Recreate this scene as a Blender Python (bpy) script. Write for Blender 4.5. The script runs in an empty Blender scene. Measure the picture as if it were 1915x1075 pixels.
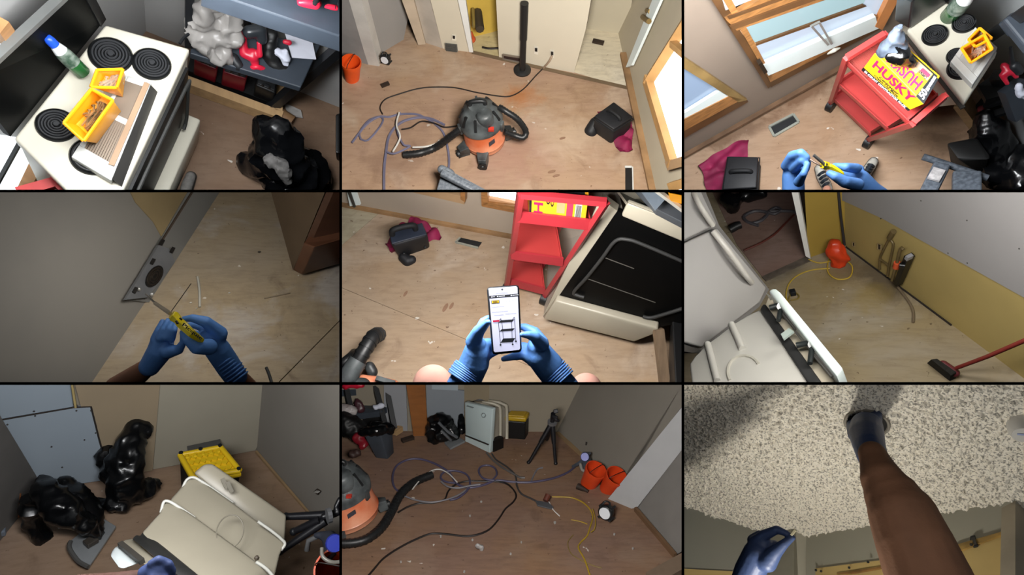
import bpy, bmesh, math, random
from mathutils import Vector as V, Matrix, noise
C = bpy.context.scene.collection
sc = bpy.context.scene
R = random.Random(7)

# ---------------------------------------------------------------- camera, ambient light, exposure
FPX = 957.5 / 0.8                       # focal length in pixels of the 1915 px wide frame
cam = bpy.data.objects.new('camera', bpy.data.cameras.new('camera')); C.objects.link(cam)
cam.data.sensor_fit = 'HORIZONTAL'; cam.data.sensor_width = 36; cam.data.lens = 18 / 0.8
cam.data.clip_start = 0.05; cam.data.clip_end = 60
cam.location = (0, 0, 4); cam.rotation_euler = (math.pi / 2, 0, 0)
sc.camera = cam
EYE = V((0, 0, 4))
w = bpy.data.worlds.new('dim_room_ambient'); sc.world = w; w.use_nodes = True  # dim ambient fill for all sets; no sky is in view
w.node_tree.nodes['Background'].inputs[0].default_value = (0.92, 0.96, 1.0, 1)
w.node_tree.nodes['Background'].inputs[1].default_value = 0.22
sc.view_settings.view_transform = 'Standard'; sc.view_settings.look = 'None'
sc.view_settings.gamma = 1; sc.view_settings.exposure = 0; sc.view_settings.use_curve_mapping = False

# ---------------------------------------------------------------- one compartment (a room set) of the nine
ZOOM = {1: (0, 0, .33298), 2: (638, 0, .33368), 3: (1278, 0, .33298), 4: (0, 358, .33403), 5: (638, 358, .33403),
        6: (1278, 358, .33403), 7: (0, 718, .33264), 8: (638, 718, .33368), 9: (1278, 718, .33264)}
XB, YB = (637.1, 1277.1), (357.2, 717.2)
def wray(px, py): return V(((px - 957.5) / FPX, 1, -(py - 537.5) / FPX))
class Room:
    """A room set: its floor is local z=0, x runs right, y away; M takes it to its place behind its opening."""
    def __init__(s, n, dist, pitch, roll=0):
        s.n = n; s.x0, s.y0, s.k = ZOOM[n]
        s.col, s.row = (n - 1) % 3, (n - 1) // 3
        c = wray(318.5 + 639 * s.col, 178.5 + 359.5 * s.row).normalized()
        rt = c.cross(V((0, 0, 1))).normalized(); up = rt.cross(c)
        a = math.radians(roll)
        r2 = rt * math.cos(a) + up * math.sin(a); u2 = up * math.cos(a) - rt * math.sin(a)
        p = math.radians(pitch)
        W = Matrix((r2, c, u2)).transposed()
        L = Matrix((V((1, 0, 0)), V((0, math.cos(p), -math.sin(p))), V((0, math.sin(p), math.cos(p))))).transposed()
        Rm = W @ L.transposed()
        s.M = Matrix.Translation(EYE + c * dist) @ Rm.to_4x4()
        s.Mi = s.M.inverted(); s.eye = s.Mi @ EYE; s.fwd = (Rm.transposed() @ c)
        s.cos = c.dot(V((0, 1, 0))); s.mpp = s.k / FPX * s.cos ** 1.5
    def ray(s, x, y):
        d = wray(s.x0 + x * s.k, s.y0 + y * s.k)
        return (s.Mi.to_3x3() @ d)
    def z(s, x, y, h=0.0):
        d = s.ray(x, y); return s.eye + d * ((h - s.eye.z) / d.z)
    def at(s, x, y, d):
        r = s.ray(x, y); return s.eye + r * (d / r.dot(s.fwd))
    def on(s, pl, x, y, off=0.0):
        r = s.ray(x, y); p, n = pl
        if n.dot(s.eye - p) < 0: n = -n
        return s.eye + r * ((p + n * off - s.eye).dot(n) / r.dot(n))
    def up(s, b, x, y):
        r = s.ray(x, y).normalized(); k = V((0, 0, 1)); w0 = s.eye - b
        bb = r.z; dd = r.dot(w0); ee = w0.z
        return s.eye + r * ((bb * ee - dd) / (1 - bb * bb))
    def px(s, p): return (p - s.eye).dot(s.fwd) * s.mpp      # metres covered by one step of the room's picture grid at p
    def dep(s, p): return (p - s.eye).dot(s.fwd)
def plane(a, b, c): return (a, (b - a).cross(c - a).normalized())
def vwall(a, b): return (a, (b - a).cross(V((0, 0, 1))).normalized())

# ---------------------------------------------------------------- materials
def lin(h):
    if isinstance(h, str):
        h = h.lstrip('#'); h = [int(h[i:i + 2], 16) / 255 for i in (0, 2, 4)]
    return tuple(c / 12.92 if c <= .04045 else ((c + .055) / 1.055) ** 2.4 for c in h)
_m = {}
def mat(name, col, rough=.6, metal=0.0, var=.1, scale=6, bump=0.0, bscale=40, col2=None, spec=.5, stretch=None, detail=4, alpha=1, lo=.35, hi=.65):
    key = (name, col, rough, metal, var, scale, bump, bscale, col2, stretch)
    if key in _m: return _m[key]
    m = bpy.data.materials.new(name); m.use_nodes = True; nt = m.node_tree; N, Lk = nt.nodes, nt.links
    bs = N['Principled BSDF']; bs.inputs['Roughness'].default_value = rough; bs.inputs['Metallic'].default_value = metal
    bs.inputs['Specular IOR Level'].default_value = spec
    tc = N.new('ShaderNodeTexCoord'); src = tc.outputs['Object']
    if stretch:
        mp = N.new('ShaderNodeMapping'); mp.inputs['Scale'].default_value = stretch; Lk.new(src, mp.inputs[0]); src = mp.outputs[0]
    no = N.new('ShaderNodeTexNoise'); no.inputs['Scale'].default_value = scale; no.inputs['Detail'].default_value = detail
    Lk.new(src, no.inputs['Vector'])
    cr = N.new('ShaderNodeValToRGB'); c = lin(col)
    c1 = tuple(max(0, x * (1 - var)) for x in c); c2 = lin(col2) if col2 else tuple(min(1, x * (1 + var)) for x in c)
    cr.color_ramp.elements[0].position = lo; cr.color_ramp.elements[1].position = hi
    cr.color_ramp.elements[0].color = (*c1, 1); cr.color_ramp.elements[1].color = (*c2, 1)
    Lk.new(no.outputs['Fac'], cr.inputs[0]); Lk.new(cr.outputs[0], bs.inputs['Base Color'])
    if bump:
        n2 = N.new('ShaderNodeTexNoise'); n2.inputs['Scale'].default_value = bscale; n2.inputs['Detail'].default_value = 3
        Lk.new(src, n2.inputs['Vector'])
        bp = N.new('ShaderNodeBump'); bp.inputs['Strength'].default_value = bump; bp.inputs['Distance'].default_value = .01
        Lk.new(n2.outputs['Fac'], bp.inputs['Height']); Lk.new(bp.outputs[0], bs.inputs['Normal'])
    _m[key] = m; return m
def glow(name, col, s):
    m = bpy.data.materials.new(name); m.use_nodes = True; bs = m.node_tree.nodes['Principled BSDF']
    bs.inputs['Base Color'].default_value = (*[x * .3 for x in lin(col)], 1); bs.inputs['Roughness'].default_value = .2
    bs.inputs['Emission Color'].default_value = (*lin(col), 1); bs.inputs['Emission Strength'].default_value = s
    return m
def bagfilm(name, col, rough=.2, scale=4.0, strength=.3):
    m = bpy.data.materials.new(name); m.use_nodes = True; nt = m.node_tree; N, Lk = nt.nodes, nt.links; bs = N['Principled BSDF']
    bs.inputs['Base Color'].default_value = (*lin(col), 1); bs.inputs['Roughness'].default_value = rough
    tc = N.new('ShaderNodeTexCoord'); no = N.new('ShaderNodeTexNoise'); no.noise_type = 'RIDGED_MULTIFRACTAL'
    no.inputs['Scale'].default_value = scale; no.inputs['Detail'].default_value = 3; no.inputs['Distortion'].default_value = .6
    Lk.new(tc.outputs['Object'], no.inputs['Vector']); bp = N.new('ShaderNodeBump'); bp.inputs['Strength'].default_value = strength; bp.inputs['Distance'].default_value = .05
    Lk.new(no.outputs['Fac'], bp.inputs['Height']); Lk.new(bp.outputs[0], bs.inputs['Normal']); return m
def plywood(name, base, warm, pale, stain='#5a4434', grain=(1, 5, 1), rot=0, stains=.5, patch=.5, sc=1.0, spots=()):
    """bare subfloor: sheet-sized blotches, grain, dark specks and paint drips"""
    m = bpy.data.materials.new(name); m.use_nodes = True; nt = m.node_tree; N, Lk = nt.nodes, nt.links
    bs = N['Principled BSDF']; bs.inputs['Roughness'].default_value = .72; bs.inputs['Specular IOR Level'].default_value = .3
    tc = N.new('ShaderNodeTexCoord')
    def nz(scale, detail=5, vec=None, rough=.55, dist=0):
        n = N.new('ShaderNodeTexNoise'); n.inputs['Scale'].default_value = scale * sc; n.inputs['Detail'].default_value = detail
        n.inputs['Roughness'].default_value = rough; n.inputs['Distortion'].default_value = dist
        Lk.new(vec or tc.outputs['Object'], n.inputs['Vector']); return n.outputs['Fac']
    def ramp(f, a, b):
        r = N.new('ShaderNodeMapRange'); r.inputs[1].default_value = a; r.inputs[2].default_value = b; Lk.new(f, r.inputs[0]); return r.outputs[0]
    def mix(f, a, b, k=1.0):
        x = N.new('ShaderNodeMix'); x.data_type = 'RGBA'
        if k != 1:
            q = N.new('ShaderNodeMath'); q.operation = 'MULTIPLY'; q.inputs[1].default_value = k; Lk.new(f, q.inputs[0]); f = q.outputs[0]
        Lk.new(f, x.inputs[0])
        for i, v in ((6, a), (7, b)):
            if isinstance(v, str): x.inputs[i].default_value = (*lin(v), 1)
            else: Lk.new(v, x.inputs[i])
        return x.outputs[2]
    mp = N.new('ShaderNodeMapping'); mp.inputs['Scale'].default_value = grain; mp.inputs['Rotation'].default_value = (0, 0, math.radians(rot))
    Lk.new(tc.outputs['Object'], mp.inputs[0])
    c = mix(ramp(nz(1.3, 4), .38, .62), base, warm)
    c = mix(ramp(nz(1.7, 5, dist=.6), .52, .66), c, pale, patch)
    c = mix(ramp(nz(6, 8, mp.outputs[0], .7), .45, .8), c, stain, .4)
    c = mix(ramp(nz(3.1, 6, dist=1.2), .60, .74), c, stain, stains)
    c = mix(ramp(nz(2.3, 8, rough=.75), .55, .7), c, stain, .25)
    c = mix(ramp(nz(30, 3), .68, .74), c, stain, .8)
    c = mix(ramp(nz(13, 2), .735, .75), c, '#d8d2c8', .8)
    for (cx, cy, rx, ry, ang, colr, k) in spots:      # spills and soaked-in dirt at their own places on the sheets
        m2 = N.new('ShaderNodeMapping'); m2.vector_type = 'TEXTURE'; m2.inputs['Location'].default_value = (cx, cy, 0); m2.inputs['Rotation'].default_value = (0, 0, ang); m2.inputs['Scale'].default_value = (rx, ry, 5)
        Lk.new(tc.outputs['Object'], m2.inputs[0]); ln = N.new('ShaderNodeVectorMath'); ln.operation = 'LENGTH'; Lk.new(m2.outputs[0], ln.inputs[0])
        ad = N.new('ShaderNodeMath'); ad.operation = 'MULTIPLY_ADD'; ad.inputs[1].default_value = 2.4; Lk.new(nz(4, 7, rough=.7, dist=.8), ad.inputs[0]); Lk.new(ln.outputs['Value'], ad.inputs[2])
        c = mix(ramp(ad.outputs[0], 2.2, 1.5), c, colr, k)
    Lk.new(c, bs.inputs['Base Color'])
    bp = N.new('ShaderNodeBump'); bp.inputs['Strength'].default_value = .15; bp.inputs['Distance'].default_value = .005
    Lk.new(nz(9, 6, mp.outputs[0]), bp.inputs['Height']); Lk.new(bp.outputs[0], bs.inputs['Normal'])
    return m

# ---------------------------------------------------------------- mesh building (room coordinates)
Z = V((0, 0, 1))
def lerp(a, b, t): return a + (b - a) * t
def spline(p, sub):
    if sub < 1 or len(p) < 3: return list(p)
    out = []
    for i in range(len(p) - 1):
        a, b, c, d = p[max(i - 1, 0)], p[i], p[i + 1], p[min(i + 2, len(p) - 1)]
        for k in range(sub):
            t = k / sub
            out.append(.5 * ((2 * b) + (c - a) * t + (2 * a - 5 * b + 4 * c - d) * t * t + (3 * b - a - 3 * c + d) * t ** 3) if not isinstance(b, float) else b + (c - b) * t)
    return out + [p[-1]]
class B:
    def __init__(s): s.v = []; s.f = []
    def add(s, vs, fs):
        o = len(s.v); s.v += [V(q) for q in vs]; s.f += [tuple(i + o for i in f) for f in fs]; return s
    def poly(s, *p): return s.add(p, [tuple(range(len(p)))])
    def hexa(s, b, t):
        return s.add(list(b) + list(t), [(3, 2, 1, 0), (4, 5, 6, 7), (0, 1, 5, 4), (1, 2, 6, 5), (2, 3, 7, 6), (3, 0, 4, 7)])
    def slab(s, p, e):
        n = len(p); return s.add(list(p) + [q + e for q in p],
            [tuple(range(n))[::-1], tuple(range(n, 2 * n))] + [(i, (i + 1) % n, n + (i + 1) % n, n + i) for i in range(n)])
    def bar(s, a, b, w, h, up=Z):
        d = (b - a).normalized(); x = d.cross(up)
        if x.length < 1e-4: x = d.cross(V((1, 0, 0)))
        x.normalize(); y = x.cross(d)
        q = [x * i * w / 2 + y * j * h / 2 for i, j in ((-1, -1), (1, -1), (1, 1), (-1, 1))]
        return s.hexa([a + k for k in q], [b + k for k in q])
    def box(s, c, sx, sy, sz, ang=0):
        x = V((math.cos(ang), math.sin(ang), 0)) * sx / 2; y = V((-math.sin(ang), math.cos(ang), 0)) * sy / 2; z = Z * sz
        b = [c - x - y, c + x - y, c + x + y, c - x + y]; return s.hexa(b, [q + z for q in b])
    def tube(s, pts, r, n=8, sub=0, flat=1.0):
        rr = [float(q) for q in r] if isinstance(r, (list, tuple)) else [float(r)] * len(pts)
        if sub: rr = spline(rr, sub) if len(pts) > 2 else rr; pts = spline(pts, sub)
        rings = []; prev = None; m = len(pts); vs = []
        for i, p in enumerate(pts):
            d = (pts[min(i + 1, m - 1)] - pts[max(i - 1, 0)])
            if d.length < 1e-9: d = V((0, 0, 1))
            d.normalize()
            if prev is None:
                x = d.cross(Z)
                if x.length < .05: x = d.cross(V((1, 0, 0)))
            else: x = prev - d * prev.dot(d)
            x.normalize(); prev = x; y = d.cross(x)
            vs += [p + (x * math.cos(2 * math.pi * k / n) + y * math.sin(2 * math.pi * k / n) * flat) * rr[i] for k in range(n)]
        fs = [(i * n + k, i * n + (k + 1) % n, (i + 1) * n + (k + 1) % n, (i + 1) * n + k) for i in range(m - 1) for k in range(n)]
        fs += [tuple(range(n))[::-1], tuple(range((m - 1) * n, m * n))]
        return s.add(vs, fs)
    def lathe(s, a, b, prof, n=24):
        """prof: (fraction along a-b, radius in metres)"""
        d = (b - a); L = d.length; d = d.normalized(); x = d.cross(Z)
        if x.length < .05: x = d.cross(V((1, 0, 0)))
        x.normalize(); y = d.cross(x); vs = []
        for t, r in prof: vs += [a + d * L * t + (x * math.cos(2 * math.pi * k / n) + y * math.sin(2 * math.pi * k / n)) * max(r, 1e-4) for k in range(n)]
        m = len(prof)
        fs = [(i * n + k, i * n + (k + 1) % n, (i + 1) * n + (k + 1) % n, (i + 1) * n + k) for i in range(m - 1) for k in range(n)]
        return s.add(vs, fs + [tuple(range(n))[::-1], tuple(range((m - 1) * n, m * n))])
    def sph(s, c, r, n=12, ax=None):
        ax = ax or (V((1, 0, 0)), V((0, 1, 0)), V((0, 0, 1))); vs = [c - ax[2] * r]; h = n // 2
        for i in range(1, h):
            a = -math.pi / 2 + math.pi * i / h
            vs += [c + (ax[0] * math.cos(2 * math.pi * k / n) + ax[1] * math.sin(2 * math.pi * k / n)) * math.cos(a) * r + ax[2] * math.sin(a) * r for k in range(n)]
        vs.append(c + ax[2] * r); fs = []; last = len(vs) - 1
        for k in range(n):
            fs.append((0, 1 + (k + 1) % n, 1 + k)); fs.append((last, last - n + k, last - n + (k + 1) % n))
            for i in range(h - 2): fs.append((1 + i * n + k, 1 + i * n + (k + 1) % n, 1 + (i + 1) * n + (k + 1) % n, 1 + (i + 1) * n + k))
        return s.add(vs, fs)
    def patch(s, a, b, c, d, nu, nv, fn=None):
        vs = []
        for j in range(nv + 1):
            for i in range(nu + 1):
                u, v = i / nu, j / nv; p = lerp(lerp(a, b, u), lerp(d, c, u), v); vs.append(fn(p, u, v) if fn else p)
        return s.add(vs, [(j * (nu + 1) + i, j * (nu + 1) + i + 1, (j + 1) * (nu + 1) + i + 1, (j + 1) * (nu + 1) + i) for j in range(nv) for i in range(nu)])
    def shell(s, b, t, k=.06, floor=.1):
        """open-topped bin from base ring b to rim ring t"""
        cb = sum(b, V()) / 4; ct = sum(t, V()) / 4
        ib = [lerp(lerp(q, cb, k), lerp(r, ct, k), floor) for q, r in zip(b, t)]; it = [lerp(q, ct, k) for q in t]
        vs = list(b) + list(t) + it + ib; fs = [(3, 2, 1, 0), (12, 13, 14, 15)]
        for i in range(4):
            j = (i + 1) % 4; fs += [(i, j, 4 + j, 4 + i), (4 + i, 4 + j, 8 + j, 8 + i), (8 + i, 8 + j, 12 + j, 12 + i)]
        return s.add(vs, fs)
    def text(s, body, p00, p10, p01, off=.001, depth=.0004, bold=0.0):
        cu = bpy.data.curves.new('t', 'FONT'); cu.body = body; cu.extrude = .01; cu.offset = bold; cu.resolution_u = 3
        o = bpy.data.objects.new('t', cu); me = bpy.data.meshes.new_from_object(o)
        vs = [q.co.copy() for q in me.vertices]; fs = [tuple(q.vertices) for q in me.polygons]
        x0, x1 = min(q.x for q in vs), max(q.x for q in vs); y0, y1 = min(q.y for q in vs), max(q.y for q in vs)
        ex, ey = p10 - p00, p01 - p00; n = ex.cross(ey).normalized()
        s.add([p00 + ex * ((q.x - x0) / (x1 - x0)) + ey * ((q.y - y0) / (y1 - y0)) + n * (off + q.z / .02 * depth) for q in vs], fs)
        bpy.data.objects.remove(o); bpy.data.curves.remove(cu); bpy.data.meshes.remove(me); return s
    def mesh(s, name, loc):
        me = bpy.data.meshes.new(name); me.from_pydata([q - loc for q in s.v], [], s.f); me.update(); return me
def remesh(b, vox, smooth=4, disp=None):
    """melt overlapping closed shapes into one continuous skin"""
    me = b.mesh('m', V()); o = bpy.data.objects.new('m', me); C.objects.link(o)
    bm = bmesh.new(); bm.from_mesh(me); bmesh.ops.recalc_face_normals(bm, faces=bm.faces); bm.to_mesh(me); bm.free()
    q = o.modifiers.new('r', 'REMESH'); q.mode = 'VOXEL'; q.voxel_size = vox
    if smooth: q = o.modifiers.new('s', 'SMOOTH'); q.iterations = smooth; q.factor = .5
    dg = bpy.context.evaluated_depsgraph_get(); e = o.evaluated_get(dg); me2 = bpy.data.meshes.new_from_object(e)
    r = B(); 
    if disp: r.v = [q.co + q.normal * disp(q.co, q.normal) for q in me2.vertices]
    else: r.v = [q.co.copy() for q in me2.vertices]
    r.f = [tuple(q.vertices) for q in me2.polygons]
    bpy.data.objects.remove(o); bpy.data.meshes.remove(me); bpy.data.meshes.remove(me2); return r
def chain(P, b, pts, n=18):
    """tapered limb through (x, y, distance, radius in picture steps)"""
    c = [(P.at(x, y, d), r * d * P.mpp) for x, y, d, r in pts]
    for p, r in c: b.sph(p, r, n + 2)
    for (p, r), (q, t) in zip(c, c[1:]): b.tube([p, q], [r, t], n)
    return b
def limb(P, chains, vox=.004, smooth=3, disp=None):
    b = B()
    for ch in chains: chain(P, b, ch)
    return remesh(b, vox, smooth, disp)
def crumple(amp, freq, seed=0, sharp=1.0):
    o = V((seed * 7.3, seed * 3.1, seed * 1.7))
    def f(p, n):
        a = 1 - abs(noise.noise(p * freq + o)) * 2.2; c = 1 - abs(noise.noise(p * freq * 2.1 - o)) * 2.2
        return amp * (a * .7 + c * .35 * sharp - .4)
    return f

# ---------------------------------------------------------------- objects
OBJS = []
def _tag(o, label=None, cat=None, group=None, kind=None):
    for k, v in (('label', label), ('category', cat), ('group', group), ('kind', kind)):
        if v: o[k] = v
def thing(P, name, label, cat, loc, group=None):
    o = bpy.data.objects.new(name, None); o.empty_display_size = .05; C.objects.link(o)
    o.matrix_world = P.M @ Matrix.Translation(loc); _tag(o, label, cat, group)
    o['_l'] = tuple(loc); ROOM[o.name] = P; return o
ROOM = {}
def _mk(P, name, b, m, loc, smooth, bevel, seg=2):
    me = b.mesh(name, loc)
    if bevel or smooth:
        bm = bmesh.new(); bm.from_mesh(me); bmesh.ops.recalc_face_normals(bm, faces=bm.faces)
        if bevel:
            bmesh.ops.bevel(bm, geom=[e for e in bm.edges if len(e.link_faces) == 2 and e.calc_face_angle(0) > .5], offset=bevel, segments=seg, affect='EDGES', profile=.5, clamp_overlap=True)
        for f in bm.faces: f.smooth = bool(smooth)
        bm.to_mesh(me); bm.free()
    else:
        bm = bmesh.new(); bm.from_mesh(me); bmesh.ops.recalc_face_normals(bm, faces=bm.faces); bm.to_mesh(me); bm.free()
    if smooth: me.set_sharp_from_angle(angle=smooth if smooth > .1 and smooth is not True else 0.9)
    me.materials.append(m); o = bpy.data.objects.new(name, me); C.objects.link(o); ROOM[o.name] = P; OBJS.append((o, P)); return o
def part(parent, name, b, m, smooth=0, bevel=0, label=None, kind=None, seg=2):
    P = ROOM[parent.name]; loc = V(parent['_l'])
    o = _mk(P, name, b, m, loc, smooth, bevel, seg); o.parent = parent; o['_l'] = tuple(loc)
    _tag(o, label, None, None, kind); return o
def single(P, name, b, m, label=None, cat=None, group=None, kind=None, smooth=0, bevel=0, loc=None):
    if loc is None:
        n = len(b.v); loc = sum(b.v, V()) / n; loc = V((loc.x, loc.y, min(q.z for q in b.v)))
    o = _mk(P, name, b, m, loc, smooth, bevel); o.matrix_world = P.M @ Matrix.Translation(loc); o['_l'] = tuple(loc)
    _tag(o, label, cat, group, kind); return o
def struct(P, name, b, m, smooth=0, bevel=0): return single(P, name, b, m, kind='structure', smooth=smooth, bevel=bevel)
def dup(o, off, label, P):
    """a copy of a thing and of its parts, moved within its room"""
    c = o.copy(); C.objects.link(c); ROOM[c.name] = P; c.matrix_world = P.M @ off @ P.Mi @ o.matrix_world
    if label: c['label'] = label
    def kids(a, b):
        for ch in a.children:
            if ch.name in ROOM and ch.users_collection:
                k = ch.copy(); C.objects.link(k); k.parent = b; ROOM[k.name] = P
                if k.type == 'MESH': OBJS.append((k, P))
                kids(ch, k)
    kids(o, c)
    if c.type == 'MESH': OBJS.append((c, P))
    return c
def lamp(P, x, y, d, sx, sy, power, tx, ty, td, col=(1, 1, 1)):
    """soft unseen fill lamp added to brighten a set from its front"""
    a = P.M @ P.at(x, y, d); dy = a.y - EYE.y; px, py = P.x0 + x * P.k, P.y0 + y * P.k      # keep the lamp inside its own compartment
    lo_x, hi_x = ((-900,) + XB)[P.col], (XB + (2800,))[P.col]; lo_y, hi_y = ((-900,) + YB)[P.row], (YB + (2000,))[P.row]
    sx = min(sx, 2 * (min(px - lo_x, hi_x - px) - 8) * dy / FPX / 1.1); sy = min(sy, 2 * (min(py - lo_y, hi_y - py) - 8) * dy / FPX / 1.1)
    l = bpy.data.lights.new('added_fill', 'AREA'); l.shape = 'RECTANGLE'; l.size = sx; l.size_y = sy; l.energy = power; l.color = col
    o = bpy.data.objects.new('added_fill', l); C.objects.link(o)
    a = P.M @ P.at(x, y, d); t = P.M @ P.at(tx, ty, td); dr = (t - a)
    o.matrix_world = Matrix.Translation(a) @ dr.to_track_quat('-Z', 'Y').to_matrix().to_4x4(); return o
def lamp_in(P, pos, tgt, sx, sy, power, col=(1, 1, 1), spread=180):
    l = bpy.data.lights.new('lamp', 'AREA'); l.shape = 'RECTANGLE'; l.size = sx; l.size_y = sy; l.energy = power; l.color = col; l.spread = math.radians(spread)
    o = bpy.data.objects.new('lamp', l); C.objects.link(o); a = P.M @ V(pos); dr = P.M @ V(tgt) - a
    o.matrix_world = Matrix.Translation(a) @ dr.to_track_quat('-Z', 'Y').to_matrix().to_4x4(); return o
def fullquad(P, h=0, x0=-130, y0=-130, x1=2050, y1=1200): return [P.z(x0, y1, h), P.z(x1, y1, h), P.z(x1, y0, h), P.z(x0, y0, h)]
def spot(P, a, b, w_, col, k, poly=None):
    """a stain reaching from picture point a to b on the floor slab, w_ metres to each side"""
    q = poly or fullquad(P); o = sum(q, V()) / len(q); p, r = P.z(*a), P.z(*b); c = (p + r) / 2 - o; d = r - p
    return (c.x, c.y, d.length / 2 + .02, w_, math.atan2(d.y, d.x), col, k)
def line_split(poly, a, b):
    """split a floor polygon by the line a-b (room coordinates)"""
    d = (b - a); n = V((-d.y, d.x, 0)); out = ([], [])
    for i, p in enumerate(poly):
        q = poly[(i + 1) % len(poly)]; sp, sq = (p - a).dot(n), (q - a).dot(n)
        out[0 if sp >= 0 else 1].append(p)
        if sp * sq < 0:
            x = lerp(p, q, sp / (sp - sq)); out[0].append(x); out[1].append(x)
    return [o for o in out if len(o) > 2]
def inset(poly, g):
    c = sum(poly, V()) / len(poly); n = len(poly); out = []
    for i in range(n):
        p, a, b = poly[i], poly[i - 1], poly[(i + 1) % n]
        e1 = (p - a).normalized(); e2 = (b - p).normalized(); m = V((0, 0, 1))
        n1 = m.cross(e1); n2 = m.cross(e2)
        if n1.dot(c - p) < 0: n1 = -n1
        if n2.dot(c - p) < 0: n2 = -n2
        h = (n1 + n2); out.append(p + h / max(h.length_squared / 2, .3) * g)
    return out
def sheet_floor(P, poly, m, seams, dark, gap=.004):
    """subfloor with every plywood sheet a piece of its own, joints recessed"""
    fl = struct(P, 'floor', B().slab(poly, V((0, 0, -.03))), dark); fl.location += P.M.to_3x3() @ V((0, 0, -.0)); 
    ps = [poly]
    for a, b in seams:
        nx = []
        for q in ps: nx += line_split(q, a, b)
        ps = nx
    for q in ps: part(fl, 'plywood_sheet', B().slab(inset(q, gap / 2), V((0, 0, .012))), m)
    return fl
BLACK = mat('black_frame', '#000000', rough=1, var=0, spec=0)
# ---------------------------------------------------------------- the nine sets and the lamps in each, mostly added fill
P1 = Room(1, 4.2, 62); P2 = Room(2, 5.4, 47); P3 = Room(3, 4.6, 62); P4 = Room(4, 2.9, 55); P5 = Room(5, 4.6, 52)
P6 = Room(6, 4.6, 44); P7 = Room(7, 4.8, 46); P8 = Room(8, 6.0, 34); P9 = Room(9, 3.2, -38)
FILL_TINT = (.96, .98, 1.0)
lamp(P1, 420, 200, 2.1, .7, .35, 22, 900, 600, 4.2, FILL_TINT)
lamp(P1, 1350, 150, 2.4, .3, .2, 10, 1500, 700, 4.2, FILL_TINT)
lamp(P2, 1350, 300, 2.05, .7, .45, 150, 1000, 560, 5, (1, .96, .9))
lamp(P3, 600, 330, 2.6, .9, .45, 52, 800, 560, 4.5, FILL_TINT)
lamp(P3, 500, 300, 1.95, .5, .3, 7, 800, 900, 3, FILL_TINT)
lamp(P4, 1150, 250, 2.2, .3, .25, 2.5, 900, 560, 3, (1, .96, .9))
lamp(P4, 1300, 100, 1.93, .5, .2, .9, 1000, 800, 3, (1, .97, .92))
lamp(P5, 700, 250, 2.5, .8, .4, 52, 850, 540, 4.5, (1, .97, .94))
lamp(P5, 600, 150, 1.92, .7, .3, 15, 950, 800, 2.4, FILL_TINT)
lamp(P6, 1000, 300, 2.05, .8, .4, 21, 950, 540, 4.5, (1, .98, .95))
lamp(P6, 1350, 150, 2.8, .5, .3, 11, 1150, 560, 4.5, (1, .98, .94))
lamp(P7, 600, 250, 2.3, .6, .4, 24, 850, 500, 4.5, (.97, .98, 1))
lamp(P7, 1200, 200, 2.1, .5, .3, 8, 850, 500, 4.5, (1, .97, .92))
lamp(P8, 700, 350, 2.1, .8, .4, 95, 950, 500, 6, (1, .97, .94))
lamp_in(P9, (-.15, -.16, -1.0), (-.05, -.15, 0), .08, .08, 5.5, (1, .95, .85))
lamp(P9, 900, 500, 1.95, .8, .4, .8, 950, 540, 3, (1, .95, .9))
# ---------------------------------------------------------------- the black nine-opening frame: front bars and added dividers keeping each set's lamps apart
GRID, DEEP = 1.6, 13.0
def wp(px, py, y): return EYE + wray(px, py) * y
_k = [0]
def trim(b):
    _k[0] += 1
    o = bpy.data.objects.new('trim_%d' % _k[0], b.mesh('trim', V())); o.data.materials.append(BLACK); C.objects.link(o); o['kind'] = 'structure'
for x in ((634.6, 639.7), (1274.5, 1279.8)):
    trim(B().hexa([wp(x[0], -900, GRID), wp(x[1], -900, GRID), wp(x[1], 2000, GRID), wp(x[0], 2000, GRID)],
                  [wp(x[0], -900, GRID + .02), wp(x[1], -900, GRID + .02), wp(x[1], 2000, GRID + .02), wp(x[0], 2000, GRID + .02)]))
for y in ((354.7, 359.7), (714.4, 719.6)):
    trim(B().hexa([wp(-900, y[0], GRID), wp(2800, y[0], GRID), wp(2800, y[1], GRID), wp(-900, y[1], GRID)],
                  [wp(-900, y[0], GRID + .02), wp(2800, y[0], GRID + .02), wp(2800, y[1], GRID + .02), wp(-900, y[1], GRID + .02)]))
for x in XB:
    trim(B().hexa([wp(x - 1, -900, GRID), wp(x + 1, -900, GRID), wp(x + 1, 2000, GRID), wp(x - 1, 2000, GRID)],
                  [wp(x - 1, -900, DEEP), wp(x + 1, -900, DEEP), wp(x + 1, 2000, DEEP), wp(x - 1, 2000, DEEP)]))
for y in YB:
    trim(B().hexa([wp(-900, y - 1, GRID), wp(2800, y - 1, GRID), wp(2800, y + 1, GRID), wp(-900, y + 1, GRID)],
                  [wp(-900, y - 1, DEEP), wp(2800, y - 1, DEEP), wp(2800, y + 1, DEEP), wp(-900, y + 1, DEEP)]))
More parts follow.
